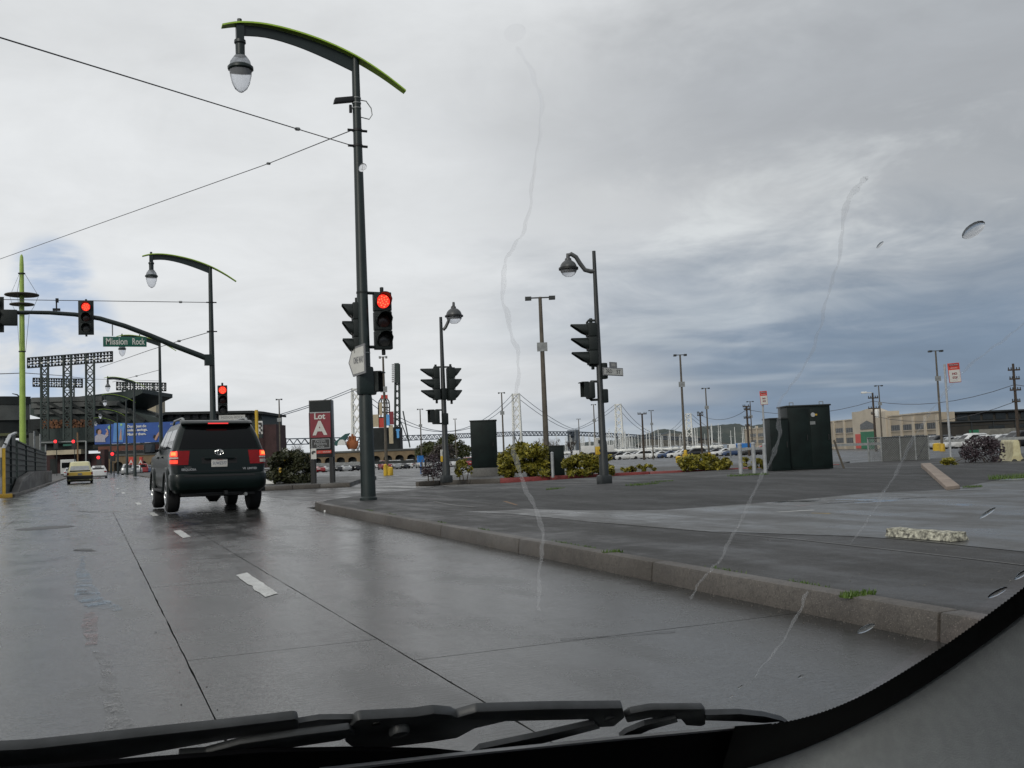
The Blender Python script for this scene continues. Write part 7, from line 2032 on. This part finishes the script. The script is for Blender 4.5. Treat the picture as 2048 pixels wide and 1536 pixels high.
bl_ = strip('blade_bridge', [(1250, 1436), (1262, 1428), (1305, 1420), (1408, 1419), (1412, 1424), (1412, 1450), (1400, 1454), (1372, 1452), (1362, 1440), (1300, 1437), (1254, 1447)], 'wiper_black', .013, .009, cabin, bevel=.003)
strip('blade_tip', [(1411, 1430), (1480, 1428), (1530, 1433), (1566, 1442), (1578, 1450), (1540, 1447), (1480, 1443), (1411, 1441)], 'wiper_black', .011, .007, bl_)
strip('blade_claw', [(945, 1512), (960, 1498), (1080, 1473), (1190, 1448), (1200, 1457), (1090, 1486), (975, 1509), (955, 1518)], 'wiper_black', .009, .006, bl_)
strip('blade_claw', [(1240, 1476), (1252, 1466), (1290, 1450), (1352, 1436), (1356, 1444), (1300, 1460), (1262, 1477)], 'wiper_black', .009, .006, bl_)
strip('blade_rubber', [(560, 1562), (945, 1514), (1240, 1484), (1560, 1455), (1570, 1460), (1240, 1496), (945, 1528), (560, 1580)], 'rubber', .005, .006, bl_)
# roof and left pillar, out of frame, shading the cabin
mb = MB(); mb.obox(WP + WU * .97 + Vector((-1.0, -.02, 0)), Vector((1.85, 0, 0)), Vector((0, -1.7, .06)), Vector((0, 0, .03))); mb.build('roof', 'dash', cabin)
mb = MB(); mb.bar(g0[0], g0[3], .09, .07); mb.build('left_pillar', 'pillar_grey', cabin)

# rain on the glass
def drop(px, py, rx, ry, rot=0.0, h=.32):
    c = W(px, py, .004); k = (c - EYE).length / F; cr, sr = math.cos(rot), math.sin(rot)
    ax_ = WX * cr + WU * sr; ay_ = WU * cr - WX * sr; mb = MB(); rows = []
    asp = 1 / max(.3, abs(WN.dot((c - EYE).normalized())))
    for f in (0, .25, .5, .75, 1.0):
        r_ = math.cos(f * math.pi / 2); z = math.sin(f * math.pi / 2)
        rows.append([c + ax_ * (rx * k * r_ * math.cos(a)) + ay_ * (ry * k * asp * r_ * math.sin(a)) + WN * (min(rx, ry) * k * h * z) for a in np.linspace(0, 2 * math.pi, 16, endpoint=False)])
    mb.grid(rows, close=True); mb.add(rows[0], [tuple(range(16))]); return mb.build('raindrop', 'rain_water' if h > .1 else 'rain_film', glass, sharp=80, weld=True)
for a in ((1947, 460, 21, 12, .3), (1030, 66, 22, 16, 0, .022), (1975, 1026, 9, 6, 0), (1995, 1185, 15, 7, .2), (1732, 1257, 16, 7, .25), (2046, 1147, 12, 8, .3), (725, 335, 8, 8, 0), (1601, 1353, 5, 3, .3), (1480, 1374, 4, 3, 0), (1462, 1393, 3.5, 2.5, 0), (1760, 490, 5, 5, 0)): drop(*a)
def streak(pts, ws):
    pts = [(x + R.uniform(-3, 3), y + R.uniform(-4, 4)) for x, y in smooth(pts, 2)]; pts = smooth(pts, 1); n = len(pts); mb = MB(); rows = []
    for i, (x, y) in enumerate(pts):
        c = W(x, y, .004); a, b = W(*pts[max(i - 1, 0)], .004), W(*pts[min(i + 1, n - 1)], .004); d_ = (b - a).normalized(); q = d_.cross(WN)
        w = np.interp(i / (n - 1), np.linspace(0, 1, len(ws)), ws) * (.6 + .9 * abs(math.sin(i * .37)) * R.uniform(.5, 1.2)) * .8 * min(1, (i + .3) / 3, (n - i - .7) / 3) * (c - EYE).length / F
        rows.append([c + q * w * math.cos(t) + WN * (w * .16 * math.sin(t) ** 2) for t in np.linspace(0, math.pi, 7)])
    mb.grid(rows); mb.grid([[r_[0] for r_ in rows], [r_[-1] for r_ in rows]]); return mb.build('water_trail', 'rain_film', glass, sharp=80, weld=True)
streak([(1034, 92), (1062, 140), (1086, 190), (1082, 260), (1070, 330), (1060, 420), (1040, 480), (1008, 520), (1004, 600), (1022, 660), (1040, 715), (1034, 790), (1024, 860), (1028, 925), (1058, 990), (1084, 1050), (1084, 1100), (1076, 1180), (1078, 1225)], [4, 5, 4, 4, 5, 5, 4, 5, 5, 4, 3])
streak([(1735, 352), (1712, 380), (1690, 405), (1684, 470), (1672, 540), (1650, 600), (1640, 660), (1612, 735), (1575, 775), (1552, 815), (1562, 870), (1545, 915), (1518, 960), (1490, 1030), (1455, 1090), (1430, 1130), (1405, 1160), (1380, 1200)], [8, 9, 4, 3.5, 4, 4, 5, 5, 4, 4, 3])
streak([(2070, 625), (2010, 675), (1950, 720), (1905, 770), (1868, 810), (1830, 870), (1806, 925), (1780, 965), (1745, 1030), (1700, 1085)], [5, 5, 4, 5, 4, 3]); streak([(1612, 1185), (1598, 1225), (1560, 1290), (1500, 1365)], [4, 5, 3, 2])
